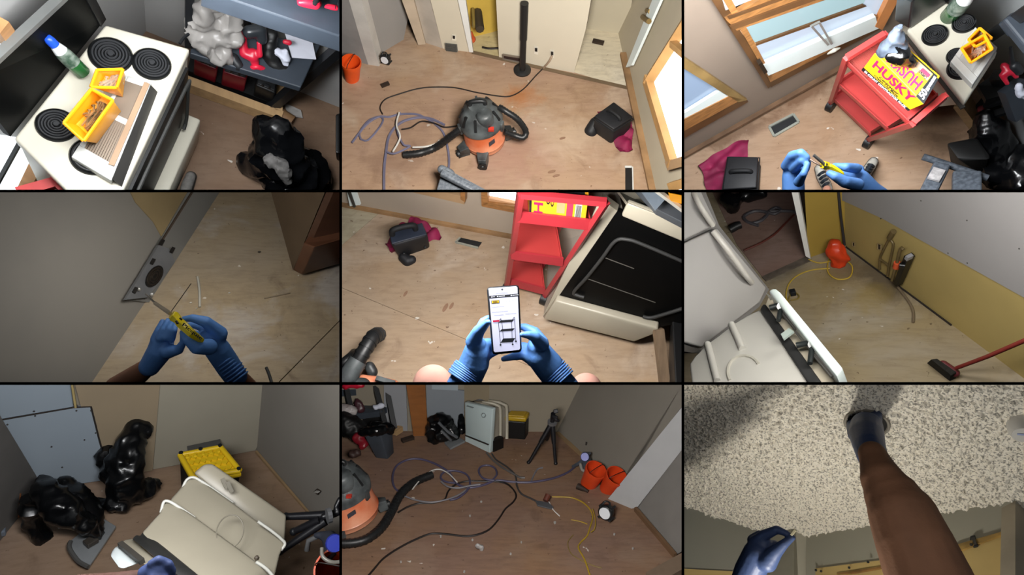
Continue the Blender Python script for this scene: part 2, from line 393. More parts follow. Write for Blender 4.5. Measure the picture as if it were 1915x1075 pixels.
# unseen outer case added to block stray light: two sides, top, bottom
for (xa, ya, xb, yb, ox, oy) in ((-900, -900, -900, 2000, -20, 0), (2800, -900, 2800, 2000, 20, 0), (-900, -900, 2800, -900, 0, -20), (-900, 2000, 2800, 2000, 0, 20)):
    trim(B().hexa([wp(xa, ya, GRID), wp(xb, yb, GRID), wp(xb + ox, yb + oy, GRID), wp(xa + ox, ya + oy, GRID)],
                  [wp(xa, ya, DEEP), wp(xb, yb, DEEP), wp(xb + ox, yb + oy, DEEP), wp(xa + ox, ya + oy, DEEP)]))
def backboard(col, row):
    """unseen black board added behind a compartment to stop light leaks"""
    xs = (-900,) + XB + (2800,); ys = (-900,) + YB + (2000,)
    q = [wp(xs[col], ys[row], DEEP), wp(xs[col + 1], ys[row], DEEP), wp(xs[col + 1], ys[row + 1], DEEP), wp(xs[col], ys[row + 1], DEEP)]
    trim(B().slab(q, V((0, .02, 0))))
# ================================================================ set 1: stove from above with yellow bins, shelf at right
P = P1; backboard(0, 0)
wallm = mat('grey_wall_paint', '#a6a5a3', .8, var=.05, scale=2)
floor1 = plywood('worn_plywood_brown', '#76604f', '#7d6450', '#8c7866', stains=.35, patch=.35)
struct(P, 'floor', B().slab(fullquad(P), V((0, 0, -.03))), floor1)
c0 = P.z(820, 175); r1 = P.z(2000, 640); l1 = P.z(-160, 1405)
struct(P, 'wall_right', B().slab([c0, r1, r1 + Z * 3.5, c0 + Z * 3.5], V((0.03, .06, 0))), wallm)
struct(P, 'wall_left', B().slab([c0, l1, l1 + Z * 3.5, c0 + Z * 3.5], V((-.06, .03, 0))), wallm)
# window low on the left wall
white = glow('overcast_window_light', '#f4fbff', 1.6)
wood = mat('stained_window_wood', '#a97c50', .5, var=.2, scale=5, stretch=(1, 1, 8))
wl = vwall(c0, l1)
win = struct(P, 'window_1', B().slab([P.on(wl, *q, .05) for q in ((-140, 735), (128, 775), (225, 900), (118, 1130), (-140, 1130))], V((-.02, -.02, 0))), white)
part(win, 'frame', B().bar(P.on(wl, 225, 880, .07), P.on(wl, 110, 1120, .07), .06, .05), wood)
part(win, 'frame', B().bar(P.on(wl, 275, 930, .07), P.on(wl, 170, 1120, .07), .03, .04), mat('dark_window_wood', '#6d4a2c', .5))
part(win, 'muntin', B().bar(P.on(wl, 118, 790, .07), P.on(wl, -20, 1040, .07), .014, .02), mat('black_gasket', '#2a2c2c', .5))
w2 = struct(P, 'window_2', B().slab([P.on(wl, *q, .05) for q in ((-140, 150), (10, 190), (40, 230), (-140, 400))], V((-.02, -.02, 0))), white)
part(w2, 'frame', B().bar(P.on(wl, -20, 130, .07), P.on(wl, 48, 225, .07), .05, .05), wood)
# --- stove
H = .9
cream = mat('cream_enamel', '#d2cdbc', .35, var=.04, scale=3)
black = mat('glossy_black_glass', '#060707', .4, var=0, spec=.08)
soot = mat('matt_black_cavity', '#0b0b0c', .5, var=.2)
A, Bk, Cf, Df = P.z(75, 775, H), P.z(590, 135, H), P.z(1068, 272, H), P.z(590, 1283, H)
st = thing(P, 'stove', 'cream electric coil stove holding two yellow bins of screws, its oven door off', 'stove', P.z(400, 900))
top = [A, Bk, Cf, Df]
lo = [q - Z * .05 for q in top]
part(st, 'cooktop', B().hexa(lo, top), cream, smooth=1, bevel=.012)
ic = sum(top, V()) / 4; ins = [lerp(q, ic, .03) for q in lo]
part(st, 'body', B().hexa([V((q.x, q.y, .03)) for q in ins], ins), cream)
fn = (Cf - Df).normalized(); fo = Z.cross(fn); fo = fo if fo.dot(Cf - Bk) > 0 else -fo
def ff(t, h, o): return lerp(ins[2], ins[3], t) * 1 + Z * (h - ins[2].z) + fo * o
oc = part(st, 'oven_front', B().slab([ff(.03, .30, .002), ff(.97, .30, .002), ff(.97, .80, .002), ff(.03, .80, .002)], fo * .012), soot)
g = B()
g.tube([ff(.12, .34, .03), ff(.08, .40, .03), ff(.08, .68, .03), ff(.13, .76, .03), ff(.87, .76, .03), ff(.92, .68, .03), ff(.92, .4, .03), ff(.87, .34, .03)], .008, 6, sub=3)
part(oc, 'door_gasket', g, mat('grey_gasket', '#363634', .6))
part(st, 'drawer_front', B().slab([ff(-.01, .04, .0), ff(1.0, .04, 0), ff(1.0, .29, 0), ff(-.01, .29, 0)], fo * .075), cream, smooth=1, bevel=.01)
bg = thing(P, 'stove_backguard', 'glossy black upright control panel along the back of the stove', 'stove panel', lerp(A, Bk, .5))
bn = (Bk - A).normalized(); bo = Z.cross(bn); bo = bo if bo.dot(A - Df) > 0 else -bo
A2, B2 = P.at(-165, 470, P.dep(A) - .25), P.at(455, -105, P.dep(Bk) - .25)
part(bg, 'panel', B().slab([A + bo * .01, Bk + bo * .01, B2, A2], bo * .025), black)
part(bg, 'top_trim', B().bar(A2 + Z * .01, B2 + Z * .01, .025, .03, bo), mat('brushed_trim', '#7a7c7a', .5, metal=.5))
part(bg, 'end_cap', B().bar(Bk + bo * .02, B2 + bo * .01, .03, .04, bn), mat('black_plastic', '#141516', .4))
drip = mat('black_drip_pan', '#141516', .3, var=.2); coilm = mat('coil_element', '#2a2b2d', .45, var=.2)
def burner(P, st, c, r, h, nm='burner', turns=5):
    p = P.z(*c, h); q = B().lathe(p - Z * .002, p + Z * .012, [(0, r), (.6, r), (1, r * .93), (.5, r * .9), (.2, r * .3)], 40)
    bo_ = part(st, nm, q, drip, smooth=1)
    pts = [p + Z * .014 + V((math.cos(a), math.sin(a), 0)) * (r * (.14 + .72 * a / (2 * math.pi * turns))) for a in [2 * math.pi * turns * i / (turns * 28) for i in range(turns * 28 + 1)]]
    part(bo_, 'coil', B().tube(pts, r * .055, 6), coilm, smooth=1)
    part(bo_, 'medallion', B().lathe(p + Z * .002, p + Z * .018, [(0, r * .13), (1, r * .13)], 16), coilm)
for c, rp in (((622, 312), 113), ((853, 362), 104), ((318, 705), 103), ((520, 880), 118)):
    burner(P, st, c, rp * P.px(P.z(*c, H)), H)
# --- bottle leaning on the stove top
a, b = P.z(468, 412, H + .03), P.at(258, 205, P.dep(P.z(468, 412, H)) - .16)
def bottle(P, a, b, r, label):
    t = thing(P, 'spray_cleaner_bottle', label, 'bottle', a)
    part(t, 'body', B().lathe(a, b, [(0, r * .8), (.02, r), (.45, r), (.62, r * .85), (.7, r * .55), (.78, r * .42)], 20), mat('green_clear_plastic', '#1f5a2a', .2, var=.2), smooth=1)
    part(t, 'label', B().lathe(a, b, [(.30, r * 1.02), (.5, r * 1.0), (.62, r * .87)], 20), mat('bottle_label', '#9aa79a', .4, var=.35, scale=40, col2='#31493a'), smooth=1)
    part(t, 'neck', B().lathe(a, b, [(.62, r * .86), (.72, r * .72), (.8, r * .55)], 20), mat('white_plastic', '#d9dcdc', .4), smooth=1)
    part(t, 'cap', B().lathe(a, b, [(.78, r * .62), (.9, r * .62), (.98, r * .5), (1, r * .3)], 20), mat('blue_cap_plastic', '#1f4fc8', .35), smooth=1)
    return t
bottle(P, a, b, 42 * P.px(a), 'green cleaner bottle with a blue cap leaning by the black stove panel')
# --- grille under the bins
steel = mat('painted_grille_white', '#b9bab6', .4, var=.1); slat = mat('grille_brown_slat', '#7a6d5f', .45, metal=.3)  # slats are brown-grey metal
th = H + .045
gr = thing(P, 'air_grille', 'white metal air grille lying across the stove under two yellow bins', 'grille', P.z(600, 800, H))
G = [P.z(400, 880, th), P.z(625, 1015, th), P.z(850, 465, th), P.z(700, 420, th)]
def gp(u, v, o=0): return lerp(lerp(G[0], G[1], u), lerp(G[3], G[2], u), v) + Z * o
fr = B()
for (u0, v0, u1, v1) in ((0, 0, 1, .14), (0, .14, .14, 1), (.84, .14, 1, 1), (.14, .52, .84, .58), (.14, .94, .84, 1)):
    q = [gp(u0, v0, -.04), gp(u1, v0, -.04), gp(u1, v1, -.04), gp(u0, v1, -.04)]; fr.slab(q, Z * .04)
part(gr, 'frame', fr, steel, smooth=1, bevel=.003)
part(gr, 'inner_frame', B().bar(gp(.87, .12, .004), gp(.87, .98, .004), .02, .006), mat('tan_tape', '#94795f', .6))
part(gr, 'side_flange', B().slab([gp(1, .02, -.001), gp(1.22, .03, -.044), gp(1.26, .98, -.044), gp(1, .98, -.001)], Z * -.004), mat('dark_grey_metal', '#4d4b48', .4, metal=.5))
part(gr, 'backing', B().poly(gp(.14, .14, -.03), gp(.84, .14, -.03), gp(.84, .94, -.03), gp(.14, .94, -.03)), mat('grille_dark', '#41382f', .7))
for v0, v1 in ((.14, .52), (.58, .94)):
    for i in range(12):
        u = .16 + .66 * i / 11; part(gr, 'slat', B().bar(gp(u, v0, -.012), gp(u, v1, -.008), .007, .016), slat)
# --- yellow bins and screws
yel = mat('yellow_bin_plastic', '#f2a413', .4, var=.06)
brass = mat('brass_screw', '#8d7a55', .4, metal=.6, var=.3, scale=30); steelS = mat('steel_screw', '#c4bdae', .35, metal=.6, var=.2)
def bin_(P, base, rim, hb, hr, label, nscrew, sm, ln, grp):
    b = [P.z(*q, hb) for q in base]; t = [P.z(*q, hr) for q in rim]
    o = thing(P, 'screw_bin', label, 'storage bin', sum(b, V()) / 4)
    part(o, 'body', B().shell(b, t, .05, .08), yel, smooth=1, bevel=.004)
    l = B(); 
    for i in range(4): l.tube([t[i], t[(i + 1) % 4]], .006, 6)
    part(o, 'rim', l, yel, smooth=1)
    c = sum(b, V()) / 4; ex = (b[1] - b[0]); ey = (b[3] - b[0]); s = B(); r2 = random.Random(3)
    for i in range(nscrew):
        u, v = r2.uniform(.32, .68), r2.uniform(.28, .72); h_ = r2.uniform(.12, .36); p = lerp(lerp(lerp(b[0], b[1], u), lerp(b[3], b[2], u), v), lerp(lerp(t[0], t[1], u), lerp(t[3], t[2], u), v), h_)
        an = r2.gauss(1.0, .35); d = V((math.cos(an), math.sin(an), r2.uniform(-.15, .2))) * ln
        s.tube([p - d * .5, p + d * .4], .0035, 5); s.lathe(p + d * .4, p + d * .5, [(0, .0035), (1, .008)], 6)
    single(P, 'screws', s, sm, grp, 'screws', kind='stuff', smooth=1)
    return o
bin_(P, [(425, 700), (580, 540), (680, 625), (545, 805)], [(358, 690), (512, 500), (634, 562), (470, 792)], th + .005, th + .13,
     'large yellow bin of brass screws on the grille, nearer the stove front', 60, brass, .075, 'pile of brass screws in the larger yellow bin')
bin_(P, [(545, 500), (590, 430), (705, 430), (690, 545)], [(510, 488), (545, 392), (690, 388), (655, 492)], th + .005, th + .1,
     'small yellow bin of pale screws behind the larger bin', 26, steelS, .07, 'few pale screws in the smaller yellow bin')
# --- shelf unit
blk = mat('black_powder_coat', '#15171a', .45); deck = mat('slate_shelf_deck', '#343b44', .5, var=.15); dk = mat('charcoal_plastic', '#222427', .45, var=.2)
sh = thing(P, 'storage_shelf', 'black and slate storage shelf full of tools to the right of the stove', 'shelf', P.z(1400, 600))
m1, m2, m3, m4 = P.z(1066, 300, .62), P.z(1690, 492, .62), P.z(1800, 250, .62), P.z(1100, 130, .62)
part(sh, 'shelf_deck', B().slab([m1, m2, m3, m4], Z * -.045), deck, bevel=.006)
t1, t2, t3, t4 = P.z(1130, -60, 1.5), P.z(1985, 230, 1.5), P.z(2050, -60, 1.5), P.z(1400, -200, 1.5)
part(sh, 'shelf_deck', B().slab([t1, t2, t3, t4], Z * -.10), deck, bevel=.006)
part(sh, 'post', B().bar(P.z(1060, 255, .62), P.at(1066, -60, P.dep(P.z(1060, 255, .62)) - .3), .035, .035), blk)
part(sh, 'post', B().bar(P.z(1515, 610, .03), P.at(1960, 225, P.dep(P.z(1515, 610)) - .75), .05, .05), blk)
part(sh, 'post', B().bar(P.z(1395, 150, .62), P.at(1368, 20, P.dep(P.z(1395, 150, .62)) - .12), .025, .025), blk)
part(sh, 'brace', B().bar(P.z(1745, 200, .66), P.at(1800, 155, P.dep(P.z(1745, 200, .62)) - .2), .03, .03), blk)
pine = mat('pine_lumber', '#b39268', .6, var=.12, scale=4, stretch=(6, 1, 6))
part(sh, 'base_rail', B().bar(P.z(1030, 462, .05), P.z(1580, 665, .05), .05, .09), pine)
part(sh, 'base_rail', B().bar(P.z(1560, 640, .05), P.z(1572, 470, .05), .04, .09), pine)
b0 = [P.z(1050, 420, .02), P.z(1540, 610, .02), P.z(1560, 430, .02), P.z(1090, 260, .02)]
part(sh, 'bottom_deck', B().slab(b0, Z * .05), soot)
redm = mat('red_tool_plastic', '#c8203a', .35, var=.15); redd = mat('dark_red_plastic', '#7a1622', .4, var=.2)
def toolcase(q, h0, h1, m, label, nm='tool_case'):
    b = [P.z(*k, h0) for k in q]; o = thing(P, nm, label, 'tool case', sum(b, V()) / 4)
    part(o, 'body', B().hexa(b, [k + Z * (h1 - h0) for k in b]), m, smooth=1, bevel=.01)
    tt = [lerp(k, sum(b, V()) / 4, .12) + Z * (h1 - h0) for k in b]; part(o, 'lid', B().slab(tt, Z * .012), dk, smooth=1, bevel=.004)
    part(o, 'handle', B().tube([lerp(tt[0], tt[1], .3) + Z * .01, lerp(tt[0], tt[1], .35) + Z * .035, lerp(tt[0], tt[1], .65) + Z * .035, lerp(tt[0], tt[1], .7) + Z * .01], .007, 6), dk)
    return o
toolcase([(1085, 420), (1210, 470), (1225, 390), (1100, 350)], .07, .22, redd, 'dark red tool case under the shelf, next to the stove')
toolcase([(1240, 480), (1370, 520), (1390, 430), (1260, 400)], .07, .22, redd, 'dark red tool case under the shelf, in the middle')
toolcase([(1420, 540), (1530, 585), (1545, 480), (1440, 440)], .07, .2, soot, 'black tool case under the shelf by its front post')
# items on the middle shelf
hs = .62
def sheetlike(P, q, depth_off, amp, freq, nu=14, nv=14):
    a, b, c, d = [P.at(x, y, dd) for x, y, dd in q]; n = (b - a).cross(d - a).normalized()
    return B().patch(a, b, c, d, nu, nv, lambda p, u, v: p + n * (noise.noise(p * freq) * amp))
dm = P.dep(P.z(1200, 250, hs))
pb = limb(P, [[(1180, 60, dm - .25, 60), (1150, 150, dm - .12, 75), (1150, 250, dm - .05, 60)], [(1270, 120, dm - .16, 60), (1240, 290, dm - .06, 50), (1270, 320, dm - .05, 25)], [(1300, 200, dm - .12, 45), (1200, 200, dm - .1, 70)]], .012, 2, crumple(.05, 8, 1, 1.5))
single(P, 'plastic_bag', pb, mat('milky_plastic_film', '#96928e', .35, var=.2, scale=4), 'crumpled milky plastic bag at the left end of the middle shelf', 'plastic bag', smooth=1.0)
tool = thing(P, 'cordless_grinder', 'red and black power tool beside the milky plastic bag on the shelf', 'power tool', P.z(1400, 320, hs))
part(tool, 'body', limb(P, [[(1360, 200, dm - .08, 26), (1370, 300, dm - .06, 28), (1420, 320, dm - .06, 34)], [(1420, 300, dm - .06, 34), (1440, 390, dm - .03, 20)], [(1455, 240, dm - .1, 16), (1460, 310, dm - .08, 18)]], .006, 2), redm, smooth=1)
part(tool, 'battery', limb(P, [[(1310, 330, dm - .03, 36), (1340, 370, dm - .03, 32)]], .008, 1), dk, smooth=1)
part(tool, 'motor_housing', limb(P, [[(1400, 180, dm - .12, 42), (1460, 170, dm - .12, 42), (1470, 220, dm - .1, 36)]], .008, 2), mat('grey_black_plastic', '#2c3034', .3), smooth=1)
part(tool, 'guard', B().tube([P.at(1410, 385, dm - .03), P.at(1440, 375, dm - .05), P.at(1480, 388, dm - .03)], .014, 8, sub=4), redm, smooth=1)
single(P, 'tool_bag', limb(P, [[(1520, 190, dm - .05, 45), (1510, 300, dm - .02, 50), (1560, 400, dm, 40), (1660, 400, dm, 40)]], .012, 2, crumple(.012, 12, 2)), soot, 'limp black tool bag behind the white papers on the shelf', 'bag', smooth=.7)
pp = B().slab([P.z(1600, 190, hs + .03), P.z(1745, 195, hs + .02), P.z(1775, 335, hs + .01), P.z(1640, 325, hs + .03)], Z * .004)
single(P, 'paper_sheet', pp, mat('white_paper', '#d6d8e4', .7, var=.02), 'white sheet of paper at the right end of the middle shelf', 'paper')
single(P, 'rag', limb(P, [[(1560, 290, dm - .05, 24), (1600, 330, dm - .05, 32), (1605, 350, dm - .04, 22)], [(1600, 290, dm - .05, 24), (1590, 330, dm - .05, 26)]], .008, 2, crumple(.008, 25, 3)), mat('white_cloth', '#ccd0de', .8), 'crumpled white rag in front of the paper sheet', 'rag', smooth=.7)
single(P, 'red_tape_roll', limb(P, [[(1600, 235, dm - .08, 16), (1625, 240, dm - .08, 18)]], .006, 1), redm, 'small red tool end lying on the white paper', 'tool', smooth=1)
for i, (x, y, r, lab) in enumerate(((1745, 20, 55, 'red tool on the top shelf, larger of two'), (1868, 45, 34, 'red tool on the top shelf, smaller of two'))):
    d = P.dep(P.z(x, y, 1.5)) - .05
    o = thing(P, 'power_tool', lab, 'power tool', P.z(x, y, 1.5))
    part(o, 'body', limb(P, [[(x - r, y - 10, d, r * .6), (x + r * .5, y, d, r * .75)]], .012, 2), redm, smooth=1)
    part(o, 'grip', limb(P, [[(x + r * .4, y, d - .02, r * .4), (x + r, y - r, d, r * .4)]], .012, 1), dk, smooth=1)
single(P, 'power_cable', B().tube([P.z(1010, 245, .8), P.z(1030, 215, .8), P.z(1060, 190, .8)], .007, 6, sub=4), blk, 'short black cord between the stove corner and the shelf post', 'cord', smooth=1)
# floor things
d = P.dep(P.z(1600, 900))
bagm = bagfilm('black_bin_bag', '#0b0c0e', .22)
gb = thing(P, 'garbage_bag', 'slumped black garbage bag on the floor at the right, grey rubbish in its mouth', 'garbage bag', P.z(1600, 1000))
part(gb, 'bag', limb(P, [[(1480, 720, d - .35, 60), (1560, 740, d - .4, 80), (1620, 900, d - .25, 150), (1700, 960, d - .2, 140), (1780, 1000, d - .15, 70)], [(1500, 740, d - .35, 80), (1480, 920, d - .15, 90), (1400, 910, d - .05, 45)], [(1520, 980, d - .1, 80), (1640, 1080, d - .1, 140)]], .022, 2, crumple(.06, 5, 5, 1.4)), bagm, smooth=.6)
part(gb, 'rubbish', limb(P, [[(1520, 900, d - .42, 40), (1580, 930, d - .45, 45), (1620, 1010, d - .42, 30)]], .012, 1, crumple(.02, 18, 6)), mat('dusty_grey_rubbish', '#5c5a58', .8, var=.3, scale=14), smooth=.6)
sd = P.dep(P.z(1050, 1020))
s_ = thing(P, 'shoe', 'toe of a grey trainer on the brown floor below the oven', 'shoe', P.z(1050, 1040))
part(s_, 'upper', limb(P, [[(1070, 990, sd - .08, 30), (1050, 1040, sd - .09, 34), (1035, 1100, sd - .1, 34)]], .008, 2), mat('grey_mesh_fabric', '#6f6c68', .8, var=.2, scale=40), smooth=1)
part(s_, 'sole', limb(P, [[(1074, 990, sd - .03, 34), (1056, 1040, sd - .03, 38), (1040, 1100, sd - .03, 36)]], .008, 2), mat('dark_sole', '#3a3835', .7), smooth=1)
single(P, 'paper_scrap', B().slab([P.z(1590, 575, .01), P.z(1690, 620, .02), P.z(1700, 665, .01), P.z(1620, 650, .02)], Z * .004), mat('grey_scrap', '#8b8884', .7), 'torn grey paper scrap on the floor by the shelf foot', 'paper')
single(P, 'cardboard_tube', B().tube([P.z(1560, 640, .04), P.z(1640, 690, .04)], .045, 10), mat('brown_cardboard', '#7c5c3c', .7), 'stubby brown cardboard tube by the shelf foot', 'tube', smooth=1)
single(P, 'bin_edge', B().hexa([P.z(1890, 900), P.z(2000, 900), P.z(2000, 780), P.z(1890, 780)], [P.z(1885, 860, .5), P.z(2010, 860, .5), P.z(2010, 600, .5), P.z(1885, 640, .5)]), soot, 'black upright bin cut off at the right beside the garbage bag', 'bin', bevel=.01)
ct = thing(P, 'red_cart_corner', 'corner of a red metal cart below the stove by the window', 'cart', P.z(250, 1100))
part(ct, 'rail', B().bar(P.z(100, 1085, .78), P.z(330, 1020, .78), .04, .03), mat('red_cart_paint', '#b93a38', .4), smooth=1)
part(ct, 'rail', B().bar(P.z(315, 1015, .78), P.z(420, 1120, .78), .04, .03), mat('red_cart_paint', '#b93a38', .4), smooth=1)
part(ct, 'tray', B().slab([P.z(120, 1110, .6), P.z(320, 1040, .6), P.z(400, 1140, .6), P.z(150, 1220, .6)], Z * .02), mat('dark_red_paint', '#8a2f2a', .45))
# ================================================================ set 2: room with wet/dry vacuum
P = P2; backboard(1, 0)
floor2 = plywood('plywood_tan_scuffed', '#a58872', '#a98c70', '#bba894', stains=.4, patch=.6, stain='#6b4d3a', spots=[spot(P, (880, 545), (1130, 560), .16, '#a8622a', .6), spot(P, (150, 760), (620, 900), .5, '#7a5f50', .5), spot(P, (700, 900), (1250, 800), .35, '#9c7468', .5), spot(P, (1640, 560), (1720, 1000), .12, '#6b4d3a', .6), spot(P, (1250, 640), (1400, 900), .4, '#c4ad94', .5)])
struct(P, 'floor', B().slab(fullquad(P), V((0, 0, -.03))), floor2)
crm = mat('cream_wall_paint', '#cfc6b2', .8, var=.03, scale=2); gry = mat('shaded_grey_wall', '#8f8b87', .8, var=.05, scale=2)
trimw = mat('white_door_trim', '#dcdcd8', .5, var=.03); pale = plywood('pale_underlay', '#cfc4ab', '#d4c9b0', '#dbd4c4', stains=.3, patch=.4)
def wallpoly(P, name, a, b, pts, m, th=.1, off=0.0, plane_=None, parent=None):
    w = plane_ or vwall(P.z(*a), P.z(*b)); q = [P.on(w, x, y, off) for x, y in pts]
    n = w[1] if w[1].dot(P.eye - w[0]) < 0 else -w[1]
    b_ = B().slab(q, n * th)
    return part(parent, name, b_, m) if parent else struct(P, name, b_, m)
wallpoly(P, 'wall_back', (885, 325), (1305, 408), [(885, 325), (1305, 408), (1372, 160), (1420, -120), (862, -120)], crm, .12)
wallpoly(P, 'wall_back', (570, 272), (722, 292), [(570, 272), (722, 292), (640, -120), (470, -120)], crm, .1)
wallpoly(P, 'trim_door', (722, 292), (740, 292), [(718, 292), (740, 294), (680, -120), (628, -120)], trimw, .05, .02)
struct(P, 'floor', B().slab([P.z(735, 288, .002), P.z(890, 328, .002), P.z(920, 120, .002), P.z(640, 90, .002)], Z * .004), plywood('pale_floor_far_room', '#b7a878', '#c2b489', '#b0a27a'))
wallpoly(P, 'wall_far', (600, 245), (1000, 145), [(560, 255), (1000, 145), (1000, -120), (560, -120)], mat('yellow_wall_paint', '#c4a445', .8, var=.06), .1)
wallpoly(P, 'wall_alcove', (1290, 155), (1600, 196), [(1290, 155), (1600, 196), (1650, -120), (1290, -120)], mat('alcove_wall', '#b9b09a', .8, var=.04, scale=2), .1)
struct(P, 'floor', B().slab([P.z(1300, 405, .002), P.z(1625, 497, .002), P.z(1575, 185, .002), P.z(1340, 150, .002)], Z * .004), pale)
struct(P, 'trim_threshold', B().bar(P.z(735, 292, .006), P.z(1640, 500, .006), .03, .008), mat('dark_joint', '#6c5a44', .8))
# left walls
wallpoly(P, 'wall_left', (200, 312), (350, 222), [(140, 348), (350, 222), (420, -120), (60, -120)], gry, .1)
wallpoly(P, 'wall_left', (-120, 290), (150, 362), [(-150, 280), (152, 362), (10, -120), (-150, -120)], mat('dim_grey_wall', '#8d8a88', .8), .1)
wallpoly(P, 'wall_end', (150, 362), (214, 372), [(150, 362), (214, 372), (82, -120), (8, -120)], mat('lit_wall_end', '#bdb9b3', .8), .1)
wallpoly(P, 'door_1', (330, 232), (470, 244), [(325, 232), (480, 244), (450, -120), (300, -120)], mat('dark_brown_door', '#4a352c', .6, var=.2), .05, -.3)
wallpoly(P, 'trim_door', (438, 250), (472, 248), [(432, 252), (474, 248), (390, -60), (318, -60)], mat('cream_jamb', '#b9a893', .6), .05, .02)
wallpoly(P, 'wall_left', (474, 240), (572, 272), [(474, 242), (572, 274), (480, -120), (380, -120)], mat('warm_grey_wall', '#b3aa9f', .8), .1)
# right wall, splayed, with window and door edge
ra, rb = P.z(1552, 190), P.z(1752, 1110); rt = P.up(P.z(1625, 490), 1935, -60)
rw = plane(ra, rb, rt)
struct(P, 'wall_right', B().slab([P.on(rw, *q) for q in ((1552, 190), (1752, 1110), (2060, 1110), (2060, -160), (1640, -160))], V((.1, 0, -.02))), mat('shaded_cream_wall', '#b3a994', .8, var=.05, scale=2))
struct(P, 'baseboard_right', B().bar(P.on(rw, 1580, 300, .02), P.on(rw, 1752, 1110, .02), .05, .03), mat('stained_wall_foot', '#8f6f4c', .8, var=.3, scale=5))
d1 = struct(P, 'door_2', B().slab([P.on(rw, *q, .05) for q in ((1782, -60), (1832, -60), (1640, 366), (1608, 378))], V((-.02, 0, 0))), mat('pale_door_edge', '#dfe9e8', .4, var=.02))  # door edge in plain white
part(d1, 'handle', B().tube([P.on(rw, 1690, 95, .06), P.on(rw, 1725, 120, .09)], .02, 8), mat('dull_brass', '#8b7446', .4, metal=.6), smooth=1)
part(d1, 'lock', B().tube([P.on(rw, 1715, 60, .04), P.on(rw, 1735, 65, .06)], .02, 8), mat('dull_brass', '#8b7446', .4, metal=.6), smooth=1)
pane = glow('bright_window_pane', '#ffffff', 2.2)
wf = mat('honey_wood_frame', '#bf9560', .5, var=.15, scale=5)
w3 = struct(P, 'window_1', B().slab([P.on(rw, *q, .03) for q in ((2050, 30), (1745, 465), (1872, 900), (2050, 860))], V((-.01, 0, 0))), pane)
part(w3, 'frame', B().bar(P.on(rw, 1720, 440, .05), P.on(rw, 1862, 915, .05), .07, .08), wf)
part(w3, 'frame', B().bar(P.on(rw, 1725, 462, .05), P.on(rw, 2000, 30, .05), .06, .08), wf)
part(w3, 'frame', B().bar(P.on(rw, 1838, 925, .05), P.on(rw, 2050, 865, .05), .05, .06), mat('pale_sill_wood', '#a98a68', .6))
part(w3, 'stop', B().bar(P.on(rw, 1860, 245, .08), P.on(rw, 1960, 330, .08), .05, .04), wf)
w4 = struct(P, 'window_2', B().slab([P.on(rw, *q, .03) for q in ((1870, 1045), (2050, 1000), (2050, 1110), (1880, 1110))], V((-.01, 0, 0))), pane)
part(w4, 'frame', B().bar(P.on(rw, 1850, 1045, .05), P.on(rw, 2050, 990, .05), .05, .06), wf)
# wall fittings
mw = vwall(P.z(885, 325), P.z(1305, 408)); nw = vwall(P.z(570, 272), P.z(722, 292))
ow = mat('white_plastic_plate', '#d9d3c4', .4); od = mat('dark_opening', '#14110f', .7)
for (x, y, lab) in ((1093, 280, 'black wall jack on the cream wall right of the vacuum pole'), (1182, 300, 'outlet on the cream wall with the black cord plugged in')):
    t = thing(P, 'wall_outlet', lab, 'outlet', P.on(mw, x, y))
    part(t, 'plate', B().slab([P.on(mw, x + a, y + b, .004) for a, b in ((-11, 22), (11, 26), (11, -20), (-11, -24))], P.on(mw, x, y, .008) - P.on(mw, x, y)), ow)
    part(t, 'socket', B().slab([P.on(mw, x + a, y + b, .014) for a, b in ((-7, 8), (7, 10), (7, -10), (-7, -12))], P.on(mw, x, y, .012) - P.on(mw, x, y)), od)
t = thing(P, 'wall_outlet', 'small outlet low on the wall left of the yellow doorway', 'outlet', P.on(nw, 632, 207))
part(t, 'plate', B().slab([P.on(nw, 632 + a, 207 + b, .004) for a, b in ((-12, 14), (12, 17), (12, -12), (-12, -15))], V((0, -.008, 0))), ow)
part(t, 'socket', B().slab([P.on(nw, 632 + a, 207 + b, .016) for a, b in ((-6, 6), (6, 8), (6, -6), (-6, -8))], V((0, -.008, 0))), od)
def register(P, pl, q, label, off=.006):
    t = thing(P, 'wall_register', label, 'vent', P.on(pl, *q[0])); c = [P.on(pl, x, y, off) for x, y in q]; n = P.on(pl, *q[0], off + .01) - c[0]
    part(t, 'frame', B().slab(c, n), mat('grey_register_metal', '#7b7a74', .5, metal=.3))
    for i in range(6):
        k = (i + .7) / 6.6; part(t, 'louvre', B().bar(lerp(lerp(c[0], c[3], k), lerp(c[1], c[2], k), .08) + n * 1.3, lerp(lerp(c[0], c[3], k), lerp(c[1], c[2], k), .92) + n * 1.3, .012, .008), mat('louvre_dark', '#4d4d4a', .5))
    return t
register(P, nw, [(583, 285), (655, 294), (650, 248), (580, 240)], 'grey wall register under the outlet left of the yellow doorway')
hole = thing(P, 'wall_vent_opening', 'open duct hole at the foot of the cream wall by the pole', 'vent', P.on(mw, 955, 330))
part(hole, 'opening', B().slab([P.on(mw, x, y, .006) for x, y in ((910, 332), (1010, 352), (1008, 322), (905, 306))], V((0, -.004, 0))), mat('duct_dark_red', '#2b1712', .8))
for a, b in (((905, 306), (1008, 322)), ((905, 306), (910, 332)), ((910, 332), (1010, 352))):
    part(hole, 'edge', B().bar(P.on(mw, *a, .015), P.on(mw, *b, .015), .012, .012), mat('galvanised_edge', '#8b8175', .5, metal=.4))
